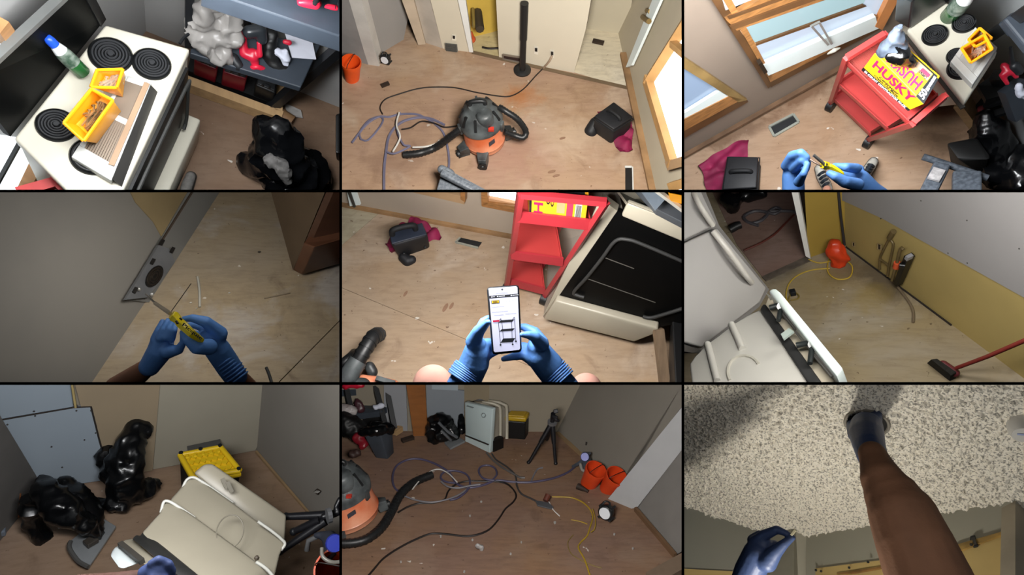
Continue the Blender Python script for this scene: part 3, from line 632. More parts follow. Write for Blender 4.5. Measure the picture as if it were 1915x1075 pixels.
# --- vacuum
org = mat('orange_drum_plastic', '#d8602c', .4, var=.15, scale=3, col2='#e29a78'); dgy = mat('dusty_black_plastic', '#2b2e30', .45, var=.4, scale=7, col2='#5a5f60'); hosem = mat('ribbed_black_hose', '#1b1c1d', .45)
def vacuum(P, base, topc, rb, rt_, lidtop, label):
    a = P.z(*base); b = P.up(a, *topc); r0 = rb * P.px(a); r1 = rt_ * P.px(b); ax = (b - a).normalized()
    t = thing(P, 'shop_vacuum', label, 'vacuum cleaner', a)
    a2 = a + ax * .05
    part(t, 'drum', B().lathe(a2, b, [(0, r0 * .9), (.03, r0), (.2, r0 * 1.03), (.22, r0 * 1.05), (.26, r0 * 1.02), (.96, r1 * .98), (1, r1 * .98)], 40), org, smooth=1)
    c = b + ax * lidtop
    ld = part(t, 'lid', B().lathe(b - ax * .02, c, [(0, r1 * 1.06), (.22, r1 * 1.08), (.3, r1 * 1.02), (.62, r1 * .86), (.8, r1 * .66), (.84, r1 * .5), (1, r1 * .44), (1, r1 * .2)], 40), dgy, smooth=1)
    x = (V((1, 0, 0)) - ax * ax.x).normalized(); y = ax.cross(x)
    for ang in (200, 340, 95):
        q = math.radians(ang); d = x * math.cos(q) + y * math.sin(q)
        part(t, 'latch', B().bar(b + d * r1 * 1.07 - ax * .05, b + d * r1 * 1.1 + ax * .03, .045, .02, d), dgy, bevel=.004)
    for k in range(9):
        q = math.radians(20 + k * 40); d = x * math.cos(q) + y * math.sin(q)
        part(ld, 'vent_rib', B().bar(b + d * r1 * .98 + ax * lidtop * .3, b + d * r1 * .72 + ax * lidtop * .76, .018, .02, d), hosem)
    part(ld, 'carry_handle', B().tube([c + x * r1 * .3 - ax * .03, c + x * r1 * .34 + ax * .03, c - x * r1 * .34 + ax * .03, c - x * r1 * .3 - ax * .03], .016, 8, sub=4), hosem, smooth=1)
    part(ld, 'motor_cap', B().lathe(b - y * r1 * .45 + x * r1 * .3 + ax * lidtop * .45, b - y * r1 * .5 + x * r1 * .3 + ax * lidtop * .98, [(0, r1 * .42), (.8, r1 * .4), (1, r1 * .3)], 20), dgy, smooth=1)
    part(ld, 'switch', B().box(b - y * r1 * .9 + x * r1 * .55 + ax * lidtop * .3, .04, .03, .02), mat('red_switch', '#c23a2c', .4))
    for ang in (265, 205, 20, 110):
        q = math.radians(ang); d = x * math.cos(q) + y * math.sin(q); e = d.cross(ax)
        cs = part(t, 'caster_mount', B().hexa([a + d * r0 * 1.0 + e * .035, a + d * r0 * 1.0 - e * .035, a + d * (r0 + .075) - e * .03, a + d * (r0 + .075) + e * .03],
            [a + d * r0 * .9 + e * .05 + ax * .11, a + d * r0 * .9 - e * .05 + ax * .11, a + d * (r0 + .07) - e * .03 + ax * .09, a + d * (r0 + .07) + e * .03 + ax * .09]), dgy, bevel=.006)
        w_ = a + d * (r0 + .082) + ax * .035
        part(cs, 'wheel', B().lathe(w_ - d * .012, w_ + d * .016, [(0, .034), (.7, .036), (.7, .02), (1, .016)], 16), hosem, smooth=1)
    part(t, 'badge', B().slab([b - y * r1 * 1.0 + x * r1 * .35 - ax * .10, b - y * r1 * .86 + x * r1 * .62 - ax * .085, b - y * r1 * .86 + x * r1 * .62 - ax * .05, b - y * r1 * 1.0 + x * r1 * .35 - ax * .065], -y * .01), mat('dark_badge', '#3b3a42', .4))
    return t, a, b, r0, r1
vc, va, vb, vr0, vr1 = vacuum(P, (814, 812), (784, 676), 114, 120, .17, 'orange and black drum vacuum standing beside the tangle of blue hose')
dv = P.dep(vb)
def hose(P, pts, r, parent=None, name='hose', m=None, label=None, cat=None, ribs=True, h=None):
    b = B(); q = spline(pts, 10); b.tube(q, r, 10)
    if ribs:
        acc = 0
        for i in range(1, len(q) - 1):
            acc += (q[i] - q[i - 1]).length
            if acc > r * .9:
                acc = 0; d = (q[i + 1] - q[i - 1]).normalized(); b.tube([q[i] - d * r * .2, q[i] + d * r * .2], r * 1.1, 10)
    return part(parent, name, b, m or hosem, smooth=1) if parent else single(P, name, b, m or hosem, label, cat, smooth=1)
hose(P, [P.at(885, 600, dv - .08), P.at(925, 625, dv - .1), P.at(990, 670, dv - .08), P.at(1035, 735, dv - .02), P.at(1020, 770, dv - .02), P.at(970, 758, dv - .02), P.at(915, 738, dv - .05)], 17 * P.px(vb), vc)
hose(P, [P.at(680, 715, dv - .02), P.at(620, 760, dv + .02), P.z(530, 825, .04), P.z(440, 858, .04), P.z(350, 868, .03)], 20 * P.px(va), vc)
def floor_line(P, pts, r, m, name, label, cat, group=None, h=None, n=6, sub=8):
    return single(P, name, B().tube([P.z(x, y, h if h is not None else r) for x, y in pts], r, n, sub=sub), m, label, cat, group, smooth=1)
cb = mat('black_rubber_cord', '#1d1614', .5); bh = mat('blue_grey_hose', '#67657a', .5, var=.15); wt = mat('white_wire', '#c9c6c0', .5)
floor_line(P, [(232, 640), (218, 600), (250, 555), (340, 522), (430, 497), (520, 488), (640, 492), (760, 518), (880, 538), (950, 538), (1020, 500), (1090, 425), (1135, 380)], .0055, cb, 'power_cable', 'long thin black power cord curving behind the vacuum to the wall', 'cord')
single(P, 'plug_cable', B().tube([P.z(1135, 380, .01), P.on(mw, 1165, 345, .04), P.on(mw, 1182, 312, .02)], .009, 6, sub=5), mat('beige_lead', '#a08a74', .5), 'beige end of the cord rising to the outlet', 'cord', smooth=1)
floor_line(P, [(60, 800), (140, 700), (210, 655), (270, 655), (330, 640), (420, 640), (470, 660), (520, 690), (570, 740), (595, 820), (605, 900), (600, 960)], .009, bh, 'air_hose', 'blue grey hose arching over the floor left of the vacuum', 'hose')
floor_line(P, [(110, 780), (150, 785), (210, 720), (235, 670), (205, 655), (150, 680), (105, 740), (110, 780)], .008, bh, 'air_hose', 'blue grey loop at the far left edge of the tangle', 'hose')
floor_line(P, [(240, 1090), (240, 960), (250, 860), (270, 760), (330, 690), (420, 660), (500, 665), (580, 700)], .011, bh, 'air_hose', 'thicker blue grey hose running to the bottom edge', 'hose')
floor_line(P, [(330, 630), (310, 680), (320, 750), (350, 810), (385, 820), (300, 860), (255, 850)], .008, bh, 'air_hose', 'blue grey hose end curling inside the tangle', 'hose', h=.03)
floor_line(P, [(290, 850), (330, 770), (310, 700), (325, 630)], .007, wt, 'white_wire', 'thin white wire curving through the blue hose tangle', 'wire', h=.045)
floor_line(P, [(400, 825), (470, 822), (530, 805), (550, 785)], .007, wt, 'white_wire', 'short white wire bundle beside the vacuum hose nozzle', 'wire', h=.05)
floor_line(P, [(340, 725), (390, 715), (450, 680), (520, 690), (580, 712), (650, 705)], .006, cb, 'power_cable', 'black cord from the vacuum lost among blue hoses', 'cord', h=.03)
# --- pole with floor nozzle against the wall
pw = thing(P, 'vacuum_wand', 'black vacuum wand with flat floor nozzle leaning on the cream wall', 'vacuum wand', P.z(1015, 395))
wt_ = P.on(mw, 1028, 18, .06)
part(pw, 'tube', B().tube([P.z(1016, 392, .02), lerp(P.z(1016, 392, .02), wt_, .5)], [.025, .025], 12), hosem, smooth=1)
part(pw, 'upper_tube', B().tube([lerp(P.z(1016, 392, .02), wt_, .48), wt_], [.029, .031], 12), hosem, smooth=1)
a = P.z(1015, 396, .0)
part(pw, 'floor_nozzle', B().lathe(a, a + Z * .03, [(0, .072), (.5, .072), (.9, .05), (1, .03)], 24), hosem, smooth=1)
# --- camera bag and maroon cloth
bagf = mat('black_bag_fabric', '#16171b', .6, var=.25, scale=9); mar = mat('maroon_cloth', '#7a0f3c', .75, var=.3, scale=8)
def cloth(P, q, label, amp=.03, freq=9, h=.012, nm='cloth'):
    c = [P.z(x, y, h) for x, y in q]
    b = B().patch(*c, 22, 22, lambda p, u, v: p + Z * (abs(noise.noise(p * freq)) * amp * 2 + .02 * math.sin(u * 20 + v * 5) * amp * 10) + V((noise.noise(p * 5), noise.noise(p * 5 + V((3, 1, 2))), 0)) * amp)
    n = len(b.v); b.add([k - Z * .006 for k in b.v], [f[::-1] for f in b.f]); return single(P, nm, b, mar, label, 'cloth', smooth=.7)
cloth(P, [(1430, 620), (1560, 850), (1635, 840), (1630, 650)], 'maroon cloth under the camera bag on the open floor right of the orange vacuum')
def cambag(P, base, h, label, px_, pouch=None):
    b = [P.z(*k) for k in base]; t = thing(P, 'camera_bag', label, 'bag', sum(b, V()) / 4); tp = [k + Z * h for k in b]; c = sum(tp, V()) / 4
    part(t, 'body', B().hexa(b, [lerp(k, c, .06) for k in tp]), bagf, smooth=1, bevel=.02)
    part(t, 'lid', B().slab([lerp(k, c, .04) - Z * .002 for k in tp], Z * .02), bagf, smooth=1, bevel=.008)
    m1, m2 = lerp(lerp(tp[0], tp[3], .5), c, .4), lerp(lerp(tp[1], tp[2], .5), c, .4)
    part(t, 'handle', B().tube([m1, m1 + Z * .04 + (m2 - m1) * .1, m2 + Z * .04 - (m2 - m1) * .1, m2], .014, 8, sub=4), mat('black_webbing', '#0e0f12', .7), smooth=1)
    part(t, 'zip', B().tube([lerp(k, c, -.005) - Z * .012 for k in tp + [tp[0]]], .005, 6), mat('black_webbing', '#0e0f12', .7))
    if pouch:
        d = P.dep(P.z(*pouch[0], 0)) - .05
        part(t, 'strap_pad', limb(P, [[(x, y, d, r) for (x, y), r in zip(pouch, (36, 40, 30))]], .01, 2), bagf, smooth=1)
    return t
cambag(P, [(1400, 735), (1510, 812), (1620, 740), (1510, 655)], .16, 'black camera bag with side pouch, alone on the floor right of the orange vacuum', P, [(1425, 690), (1400, 735), (1405, 765)])
# --- step stool in the foreground, floor register at the right
gm = mat('spattered_grey_plastic', '#646b74', .5, var=.15, scale=60, col2='#7d838a'); 
so = thing(P, 'step_stool', 'paint-spattered grey step ladder top cut off at the bottom of the room', 'step ladder', P.z(680, 1100))
d = P.dep(P.z(680, 1040)) - .25
q = [P.at(520, 1110, d), P.at(570, 930, d + .1), P.at(860, 1085, d + .02), P.at(800, 1170, d)]
part(so, 'top_step', B().slab(q, Z * -.05), gm, smooth=1, bevel=.012)
part(so, 'end_cap', limb(P, [[(565, 950, d + .06, 28), (610, 975, d + .05, 30)]], .01, 1), gm, smooth=1)
part(so, 'grip_pad', B().slab([P.at(690, 1050, d), P.at(700, 1030, d), P.at(780, 1068, d), P.at(770, 1085, d)], V((0, -.01, .012))), mat('brown_grip', '#5b4638', .7))
part(so, 'front_rail', B().bar(P.at(560, 965, d - .02), P.at(850, 1115, d - .04), .05, .05), gm, smooth=1, bevel=.01)
rg = thing(P, 'floor_register', 'open black floor register hole at the foot of the window wall', 'vent', P.z(1610, 1010))
part(rg, 'opening', B().slab([P.z(x, y, .003) for x, y in ((1592, 1090), (1632, 1090), (1628, 935), (1592, 935))], Z * .004), od)
part(rg, 'rim', B().bar(P.z(1590, 935, .01), P.z(1628, 935, .01), .015, .01), mat('white_rim', '#cfd0cc', .5))
part(rg, 'rim', B().bar(P.z(1633, 935, .01), P.z(1636, 1090, .01), .008, .01), mat('white_rim', '#cfd0cc', .5))
# --- left side: bucket, round-faced work light, debris
def bucket(P, base, rim, rb, rr, label, grp=None, m=None):
    a, b = P.z(*base), P.at(*rim); k = P.px(a)
    t = thing(P, 'bucket', label, 'bucket', a, grp)
    part(t, 'body', B().lathe(a, b, [(0, rb * k), (.85, rr * k * .97), (.86, rr * k * 1.03), (1, rr * k * 1.03), (1, rr * k * .94), (.06, rb * k * .92), (.05, .001)], 28), m or mat('orange_bucket', '#e2541c', .4, var=.08), smooth=1)
    x = (b - a).cross(Z); x = x.normalized() if x.length > .001 else V((1, 0, 0))
    part(t, 'bail', B().tube([b + x * rr * k, b + x * rr * k * .7 + (b - a) * .12, b - x * rr * k * .7 + (b - a) * .12, b - x * rr * k], .003, 6, sub=5), cb)
    return t
zb = P.z(60, 440)
bucket(P, (62, 440), (55, 345, P.dep(zb) - .15), 40, 54, 'single orange bucket standing upright against the grey wall in the vacuum room')
def radio(P, x, y, r, d, label, face=(-.3, -.85, .1), hs=1.0):
    c = P.at(x, y, d); k = r * P.px(c); f = V(face).normalized(); t = thing(P, 'work_light', label, 'work light', c)
    part(t, 'housing', B().lathe(c - f * k * 1.1, c + f * k * .2, [(0, k * .8), (.2, k * 1.0), (.9, k * 1.1), (1, k)], 24), mat('black_housing', '#17191b', .45), smooth=1)
    part(t, 'lens', B().lathe(c + f * k * .18, c + f * k * .28, [(0, k * .86), (1, k * .82)], 24), mat('white_lens', '#dfe3e8', .4, var=.02))
    s = f.cross(Z).normalized(); u = s.cross(f)
    for a in (45, 135, 225, 315):
        q = s * math.cos(math.radians(a)) + u * math.sin(math.radians(a)); part(t, 'bumper', B().bar(c + q * k * 1.15 + f * k * .3, c + q * k * 1.2 - f * k * 1.2, k * .34, k * .3, q), mat('black_housing', '#17191b', .45), bevel=k * .05)
    part(t, 'carry_handle', B().tube([c + u * k * 1.1 + s * k * .5, c + u * k * 1.5 + s * k * .35 - f * k * .4, c + u * k * 1.5 - s * k * .35 - f * k * .4, c + u * k * 1.1 - s * k * .5], k * .12, 8, sub=4), mat('black_housing', '#17191b', .45), smooth=1)
    return t
radio(P, 245, 335, 27, P.dep(P.z(245, 350)) - .1, 'round white-faced black work light next to the single orange bucket')
single(P, 'red_bag', limb(P, [[(725, 190, P.dep(P.z(735, 225)) - .1, 18), (740, 215, P.dep(P.z(735, 225)) - .05, 22)]], .015, 1, crumple(.03, 7)), mat('orange_red_bag', '#c4512c', .5), 'small orange red bag inside the yellow doorway', 'bag', smooth=.8)
fwl = vwall(P.z(600, 245), P.z(1000, 145))
single(P, 'leaning_tool', B().tube([P.on(fwl, 778, 165, .25), P.on(fwl, 765, 65, .05)], .035, 8), mat('dark_tool', '#3a3226', .6), 'dark tool leaning on the yellow wall beyond the doorway', 'tool', smooth=1)
single(P, 'leaning_bar', B().tube([P.on(fwl, 745, 150, .2), P.on(fwl, 738, 50, .04)], .016, 6), mat('brass_bar', '#7d6a35', .5), 'thin brown bar leaning left of the dark tool on the yellow wall', 'tool', smooth=1)
floor_line(P, [(790, 265), (830, 272), (885, 270)], .01, cb, 'dark_wire', 'dark cord end lying on the pale floor in the yellow doorway', 'cord')
single(P, 'wood_scrap', B().bar(P.z(225, 482, .015), P.z(268, 465, .015), .03, .02), mat('dark_scrap', '#2e2118', .7), 'small dark scrap on the floor near the orange bucket', 'scrap')
single(P, 'floor_scrap', B().bar(P.z(1410, 228, .015), P.z(1472, 242, .015), .04, .02), mat('dark_scrap', '#2e2118', .7), 'dark strip lying on the pale alcove floor', 'scrap')
for i, (x, y, rx) in enumerate(((1180, 962, 24), (1205, 985, 22), (1240, 775, 18))):
    c = P.z(x, y, .002); k = P.px(c); single(P, 'dried_leaf', B().slab([c + V((math.cos(a) * rx * k, math.sin(a + .6) * rx * k * .5, 0)) for a in [j * .7 for j in range(9)]], Z * .004), mat('brown_smear', '#8a6a54', .8), ('brown leaf-like smear lowest on the bare floor, upper one', 'brown leaf-like smear lowest on the bare floor, lower one', 'faint brown smear right of the vacuum')[i], 'smear')
# ================================================================ set 3: red cart with box of bags, window, gloved hands
P = P3; backboard(2, 0)
floor3 = plywood('plywood_tan_clean', '#a98f78', '#a38468', '#b39c86', stains=.3, patch=.4, stain='#5f4430', spots=[spot(P, (60, 860), (480, 640), .10, '#5f4430', .7), spot(P, (480, 640), (880, 400), .10, '#6a4a32', .8), spot(P, (1350, 850), (1600, 740), .25, '#54412f', .6)])
struct(P, 'floor', B().slab(fullquad(P), V((0, 0, -.03))), floor3)
wa, wb = P.z(-160, 975), P.z(1480, 62); ww = vwall(wa, wb)
taupe = mat('taupe_wall_paint', '#857668', .8, var=.06, scale=2)
struct(P, 'wall_window', B().slab([wa, wb, wb + Z * 3.2, wa + Z * 3.2], V((-.04, .06, 0))), taupe)
ra = P.z(1480, 62); rb = P.z(2080, 1180)
struct(P, 'wall_right', B().slab([ra, rb, rb + Z * 3.2, ra + Z * 3.2], V((.06, .03, 0))), mat('cool_grey_wall', '#8e9192', .8, var=.05, scale=2))
struct(P, 'baseboard_window', B().bar(P.on(ww, -160, 968, .02), P.on(ww, 900, 372, .02), .03, .02), mat('dirty_joint', '#6a4f38', .8, var=.3))
def wq(name, q, off, m, th=.02, parent=None, P=P, w=ww):
    c = [P.on(w, x, y, off + th) for x, y in q]; n = w[1] * (-th if w[1].dot(P.eye - w[0]) > 0 else th)
    b = B().slab(c, n); return part(parent, name, b, m) if parent else struct(P, name, b, m)
oak = mat('oak_window_frame', '#9a6b3d', .45, var=.25, scale=5, stretch=(3, 3, 14)); oakd = mat('dark_oak_jamb', '#5c3f24', .5, var=.25, scale=5); oakl = mat('orange_oak', '#c07d46', .45, var=.15)
paneA = glow('overcast_pane_cyan', '#b4d3d9', .62); paneB = glow('overcast_pane_pale', '#c9d8ea', .72); paneC = glow('overcast_pane_blue', '#a9bfdd', .60)
w1 = wq('window_1', [(290, 150), (480, 450), (1110, 150), (1215, -60), (720, -80)], .01, paneB)
wq('upper_pane', [(340, 178), (402, 250), (1005, 38), (1050, -70), (640, -80)], .034, paneA, .004, w1)
wq('sill_ledge', [(444, 368), (478, 425), (1098, 160), (1080, 95)], .036, mat('white_sill', '#e2ece9', .5, var=.03), .03, w1)
wq('sash_rail', [(398, 262), (400, 250), (1012, 28), (1030, 36)], .04, oakd, .012, w1)
wq('sash_stile', [(318, 172), (345, 165), (412, 252), (388, 268)], .04, mat('pale_oak', '#c99a70', .5), .012, w1)
wq('jamb', [(120, -60), (190, -60), (500, 470), (478, 498)], .03, oakd, .02, w1)
wq('jamb', [(190, -60), (240, -60), (500, 428), (486, 452)], .035, oak, .025, w1)
wq('sill', [(474, 452), (492, 490), (1118, 158), (1100, 118)], .03, oakd, .02, w1)
wq('sill', [(470, 420), (488, 462), (1110, 136), (1088, 92)], .04, oak, .02, w1)
wq('transom', [(240, 112), (300, 172), (1000, -70), (560, -80)], .04, oak, .03, w1)
wq('transom_edge', [(262, 150), (282, 168), (860, -40), (800, -50)], .072, oakd, .01, w1)
wq('top_pane', [(214, -20), (238, 58), (420, -15), (420, -60)], .045, glow('white_pane', '#dfeaf2', .8), .01, w1)
wq('transom_groove', [(250, 100), (258, 110), (560, 0), (552, -12)], .072, oakd, .008, w1)
wq('jamb_right', [(1078, 150), (1118, 170), (1240, -60), (1180, -60)], .04, oakl, .03, w1)
sv = mat('satin_operator_metal', '#a9a7a0', .4, metal=.5)
for a, b in (((718, 145), (812, 250)), ((762, 124), (832, 245)), ((716, 148), (764, 124))):
    part(w1, 'operator_arm', B().bar(P.on(ww, *a, .09), P.on(ww, *b, .09), .012, .01), sv)
part(w1, 'crank_handle', limb(P, [[(812, 302, P.dep(P.on(ww, 845, 285, .12)), 7), (848, 282, P.dep(P.on(ww, 845, 285, .13)), 14), (878, 270, P.dep(P.on(ww, 845, 285, .12)), 6)]], .006, 1), mat('white_crank', '#d6d2c2', .4), smooth=1)
part(w1, 'hinge', B().bar(P.on(ww, 425, 345, .11), P.on(ww, 458, 400, .11), .03, .02), mat('dark_hinge', '#33281e', .5, metal=.5))
w2 = wq('window_2', [(-160, 270), (262, 535), (-160, 800)], .01, paneC)
wq('sill_ledge', [(-160, 740), (-160, 800), (275, 560), (215, 505)], .034, mat('white_sill', '#e2ece9', .5, var=.03), .02, w2)
wq('frame', [(-160, 215), (-160, 285), (310, 575), (360, 562)], .04, mat('raw_wood_edge', '#8a7044', .6, var=.25), .02, w2)
wq('frame', [(-160, 810), (-160, 870), (365, 572), (300, 548)], .03, oakd, .02, w2)
wq('frame', [(-160, 755), (-160, 825), (330, 558), (262, 540)], .04, oak, .02, w2)
# --- floor register
fr = thing(P, 'floor_register', 'open floor register with a bright metal rim between maroon cloth and window wall', 'vent', P.z(565, 700))
q = [(482, 712), (618, 642), (648, 685), (510, 765)]
part(fr, 'opening', B().slab([P.z(*k, .002) for k in q], Z * .003), mat('duct_black', '#15181a', .6, var=.4, scale=10))
for i in range(4): part(fr, 'rim', B().bar(P.z(*q[i], .008), P.z(*q[(i + 1) % 4], .008), .014, .014), mat('galvanised_rim', '#a5a89d', .4, metal=.4))
# --- red cart
red = mat('red_cart_enamel', '#ae3a38', .35, var=.06, scale=3)
def cart(P, trays, hts, label, loc):
    t = thing(P, 'utility_cart', label, 'cart', loc); Q = [[P.z(*k, h) for k in q] for q, h in zip(trays, hts)]
    for q, h in zip(Q, hts):
        part(t, 'tray', B().slab(q, Z * .012), red)
        tr = B()
        for i in range(4): tr.slab([q[i], q[(i + 1) % 4], q[(i + 1) % 4] + Z * .045, q[i] + Z * .045], (sum(q, V()) / 4 - q[i]).normalized() * .012)
        part(t, 'tray_rim', tr, red)
    return t, Q
ct, Q = cart(P, [[(827, 555), (1042, 762), (1178, 676), (965, 462)], [(857, 478), (1139, 736), (1305, 630), (1018, 372)], [(904, 358), (1256, 703), (1425, 560), (1106, 232)]], (.12, .56, 1.0), 'red three-tier metal cart by the window carrying a yellow box', P.z(1000, 650))
def post(i, top, m=red): part(ct, 'post', B().bar(Q[0][i] - Z * .05, Q[2][i] + (Q[2][i] - Q[0][i]).normalized() * top, .024, .024, Q[0][1] - Q[0][0]), m)
for i in range(4): post(i, .12)
up_ = [(Q[2][i] + (Q[2][i] - Q[0][i]).normalized() * .12) for i in range(4)]
part(ct, 'handle', B().bar(up_[0], up_[3], .026, .026), red); part(ct, 'handle', B().bar(up_[1], up_[2], .026, .026), red)
for i in range(4):
    c = Q[0][i] - Z * .085; f = part(ct, 'caster', B().bar(c + Z * .045, c + Z * .02, .03, .02), mat('black_rubber', '#111', .6) if False else mat('black_caster', '#121314', .5))
    part(f, 'wheel', B().lathe(c + V((-.015, .01, 0)), c + V((.015, -.01, 0)), [(0, .04), (1, .04)], 14), mat('black_caster', '#121314', .5), smooth=1)
mesh = B(); c = Q[2]
for i in range(22):
    k = (i + .5) / 22; a, b = lerp(c[0], c[1], k * .32), lerp(c[3], c[2], k * .32); mesh.bar(a + Z * .016, b + Z * .016, .004, .004)
for i in range(30):
    k = (i + .5) / 30; mesh.bar(lerp(c[0], c[3], k) + Z * .018, lerp(lerp(c[0], c[1], .32), lerp(c[3], c[2], .32), k) + Z * .018, .004, .004)
part(ct, 'tray_mesh', mesh, mat('dark_red_mesh', '#8f3a33', .5), kind='stuff')
# --- box of bags
yb = mat('yellow_carton', '#f0c313', .5, var=.03); kb = mat('black_print', '#14181c', .5, var=0); rp = mat('magenta_red_print', '#d3164f', .5, var=0); wpnt = mat('white_print', '#eef0f0', .5, var=0)
hb, ht = 1.035, 1.24
F = {k: P.z(*v, ht) for k, v in dict(tl=(1072, 298), tr=(1349, 586), br=(1444, 425), bl=(1256, 261)).items()}
fb0 = P.z(1001, 392, hb); fb1 = P.on(plane(fb0, F['tl'], F['tr']), 1263, 623); sh_ = ((F['tl'] - fb0) + (F['tr'] - fb1)) / 2
bx = thing(P, 'bag_carton', 'yellow carton of contractor bags with red lettering on the top cart tray', 'box', fb0)
part(bx, 'carton', B().hexa([fb0, fb1, F['br'] - sh_, F['bl'] - sh_], [F['tl'], F['tr'], F['br'], F['bl']]), yb, bevel=.004)
def T(u, v): return lerp(lerp(F['tl'], F['tr'], u), lerp(F['bl'], F['br'], u), v)
def Fr(u, v): return lerp(lerp(fb0, fb1, u), lerp(F['tl'], F['tr'], u), v)
def ink(parent, name, f, u0, v0, u1, v1, m, off=.0015):
    c = [f(u0, v0), f(u1, v0), f(u1, v1), f(u0, v1)]; n = (c[1] - c[0]).cross(c[3] - c[0]).normalized(); return part(parent, name, B().poly(*[k + n * off for k in c]), m)
def word(parent, s, f, a, b, c, m, off=.003, bold=.02): return part(parent, 'lettering', B().text(s, f(*a), f(*b), f(*c), off, .0006, bold), m)
ink(bx, 'print_band', Fr, 0, 0, 1, .17, kb)
word(bx, '50 COUNT CONTRACTOR PACK', Fr, (.06, .035), (.94, .035), (.06, .13), wpnt)
word(bx, 'HUSKY', Fr, (.10, .50), (.90, .50), (.10, .90), rp, bold=.03)
word(bx, 'Contractor', Fr, (.30, .335), (.70, .335), (.30, .45), kb); word(bx, 'Clean-Up Bags', Fr, (.22, .20), (.72, .20), (.22, .315), kb)
word(bx, 'HUSKY', T, (.80, .50), (.06, .50), (.80, .10), rp, bold=.03)
word(bx, 'Contractor', T, (.80, .68), (.58, .68), (.80, .56), kb)
ink(bx, 'print_band', T, .85, 0, 1, .88, kb); word(bx, '50', T, (.97, .08), (.97, .34), (.865, .08), wpnt, bold=.03)
word(bx, 'BAGS', T, (.96, .37), (.96, .48), (.90, .37), wpnt); word(bx, 'GARBAGE BAGS', T, (.95, .50), (.95, .86), (.90, .50), wpnt)
ink(bx, 'print_band', T, .05, .88, .95, .93, kb); word(bx, '50 BAGS', T, (.80, .99), (.62, .99), (.80, .945), kb)
ink(bx, 'print_photo', T, .45, .60, .84, .87, mat('photo_grey', '#8c8f90', .5, var=.4, scale=20, col2='#c9a27a')); ink(bx, 'print_patch', T, .62, .68, .82, .80, mat('photo_red', '#c6304a', .5), .004)
ink(bx, 'print_photo', T, .5, .5, .62, .66, mat('photo_hand', '#b98a62', .5), .005)
# bag film pulled out of the box
dB = P.dep(T(.4, .6))
gf = thing(P, 'bag_film', 'black bag pulled up out of the slot of the yellow carton', 'bag', T(.4, .6))
part(gf, 'film', limb(P, [[(1215, 150, dB - .20, 14), (1190, 205, dB - .14, 34), (1150, 270, dB - .06, 46)], [(1230, 200, dB - .14, 20), (1215, 260, dB - .08, 40), (1120, 290, dB - .05, 32)]], .009, 2, crumple(.012, 14, 2)), mat('blue_grey_film', '#3b424e', .3, var=.35, scale=10, col2='#6a7482'), smooth=.6)
part(gf, 'folds', limb(P, [[(1180, 310, dB - .06, 42), (1230, 330, dB - .05, 52), (1270, 350, dB - .04, 36)], [(1220, 230, dB - .1, 28), (1240, 300, dB - .07, 36)]], .009, 2, crumple(.014, 12, 4)), mat('black_film', '#070708', .25), smooth=.6)
# --- stove
H3 = .86
L_, Bt, R_, T_ = P.z(1253, 162, H3), P.z(1580, 575, H3), P.z(1767, 285, H3), P.z(1481, 7, H3)
s3 = thing(P, 'stove', 'cream coil stove next to the red cart, yellow bins on its far corner', 'stove', P.z(1500, 500))
tq = [L_, Bt, R_, T_]; lq = [k - Z * .05 for k in tq]
part(s3, 'cooktop', B().hexa(lq, tq), cream, smooth=1, bevel=.012)
bq = [P.z(1085, 215, .02), P.z(1355, 610, .02), P.z(1600, 400, .02), P.z(1320, 70, .02)]; cc = sum(lq, V()) / 4
part(s3, 'body', B().hexa(bq, [lerp(k, cc, .05) for k in lq]), cream, bevel=.006)
part(s3, 'backguard', B().slab([P.z(1185, 118, H3 - .1), P.z(1265, 165, H3 + .02), P.z(1500, 5, H3), P.z(1560, -160, H3), P.z(1290, -160, H3)], Z * .22), mat('black_backguard', '#131417', .3), bevel=.01)
for cxy, rp_ in (((1412, 200), 66), ((1575, 135), 58), ((1532, 318), 50), ((1558, 385), 70)):
    c = P.z(*cxy, H3); burner(P, s3, cxy, rp_ * P.px(c), H3)
wl3 = wood
part(s3, 'hinge_strip', B().bar(lerp(L_, Bt, .0) - Z * .055, Bt - Z * .055, .02, .01), mat('dark_line', '#3b3833', .6))
single(P, 'lumber_offcut', B().bar(P.z(1555, 560, .3), P.z(1660, 705, .02), .09, .045), pine, 'pale length of lumber under the stove corner', 'lumber')
bottle(P, P.z(1490, 95, H3), P.at(1640, -70, P.dep(P.z(1490, 95, H3)) - .25), 46 * P.px(P.z(1490, 95, H3)), 'green cleaner bottle standing on the far edge of the stove by the red cart')
g3 = thing(P, 'air_grille', 'white air grille under the yellow bins on the stove beside the red cart', 'grille', P.z(1600, 400, H3))
G = [P.z(1500, 345, H3 + .05), P.z(1625, 475, H3 + .05), P.z(1765, 265, H3 + .05), P.z(1640, 150, H3 + .05)]
def gp3(u, v, o=0): return lerp(lerp(G[0], G[1], u), lerp(G[3], G[2], u), v) + Z * o
fb = B()
for (u0, v0, u1, v1) in ((0, 0, 1, .2), (0, .2, .18, 1), (.84, .2, 1, 1), (.18, .9, .84, 1)):
    fb.slab([gp3(u0, v0, -.04), gp3(u1, v0, -.04), gp3(u1, v1, -.04), gp3(u0, v1, -.04)], Z * .04)
part(g3, 'frame', fb, steel, bevel=.003)
part(g3, 'backing', B().poly(*[gp3(u, v, -.03) for u, v in ((.18, .2), (.84, .2), (.84, .9), (.18, .9))]), mat('grille_dark', '#41382f', .7))
for i in range(13): part(g3, 'slat', B().bar(gp3(.2 + .62 * i / 12, .2, -.01), gp3(.2 + .62 * i / 12, .9, -.01), .011, .012), steel)
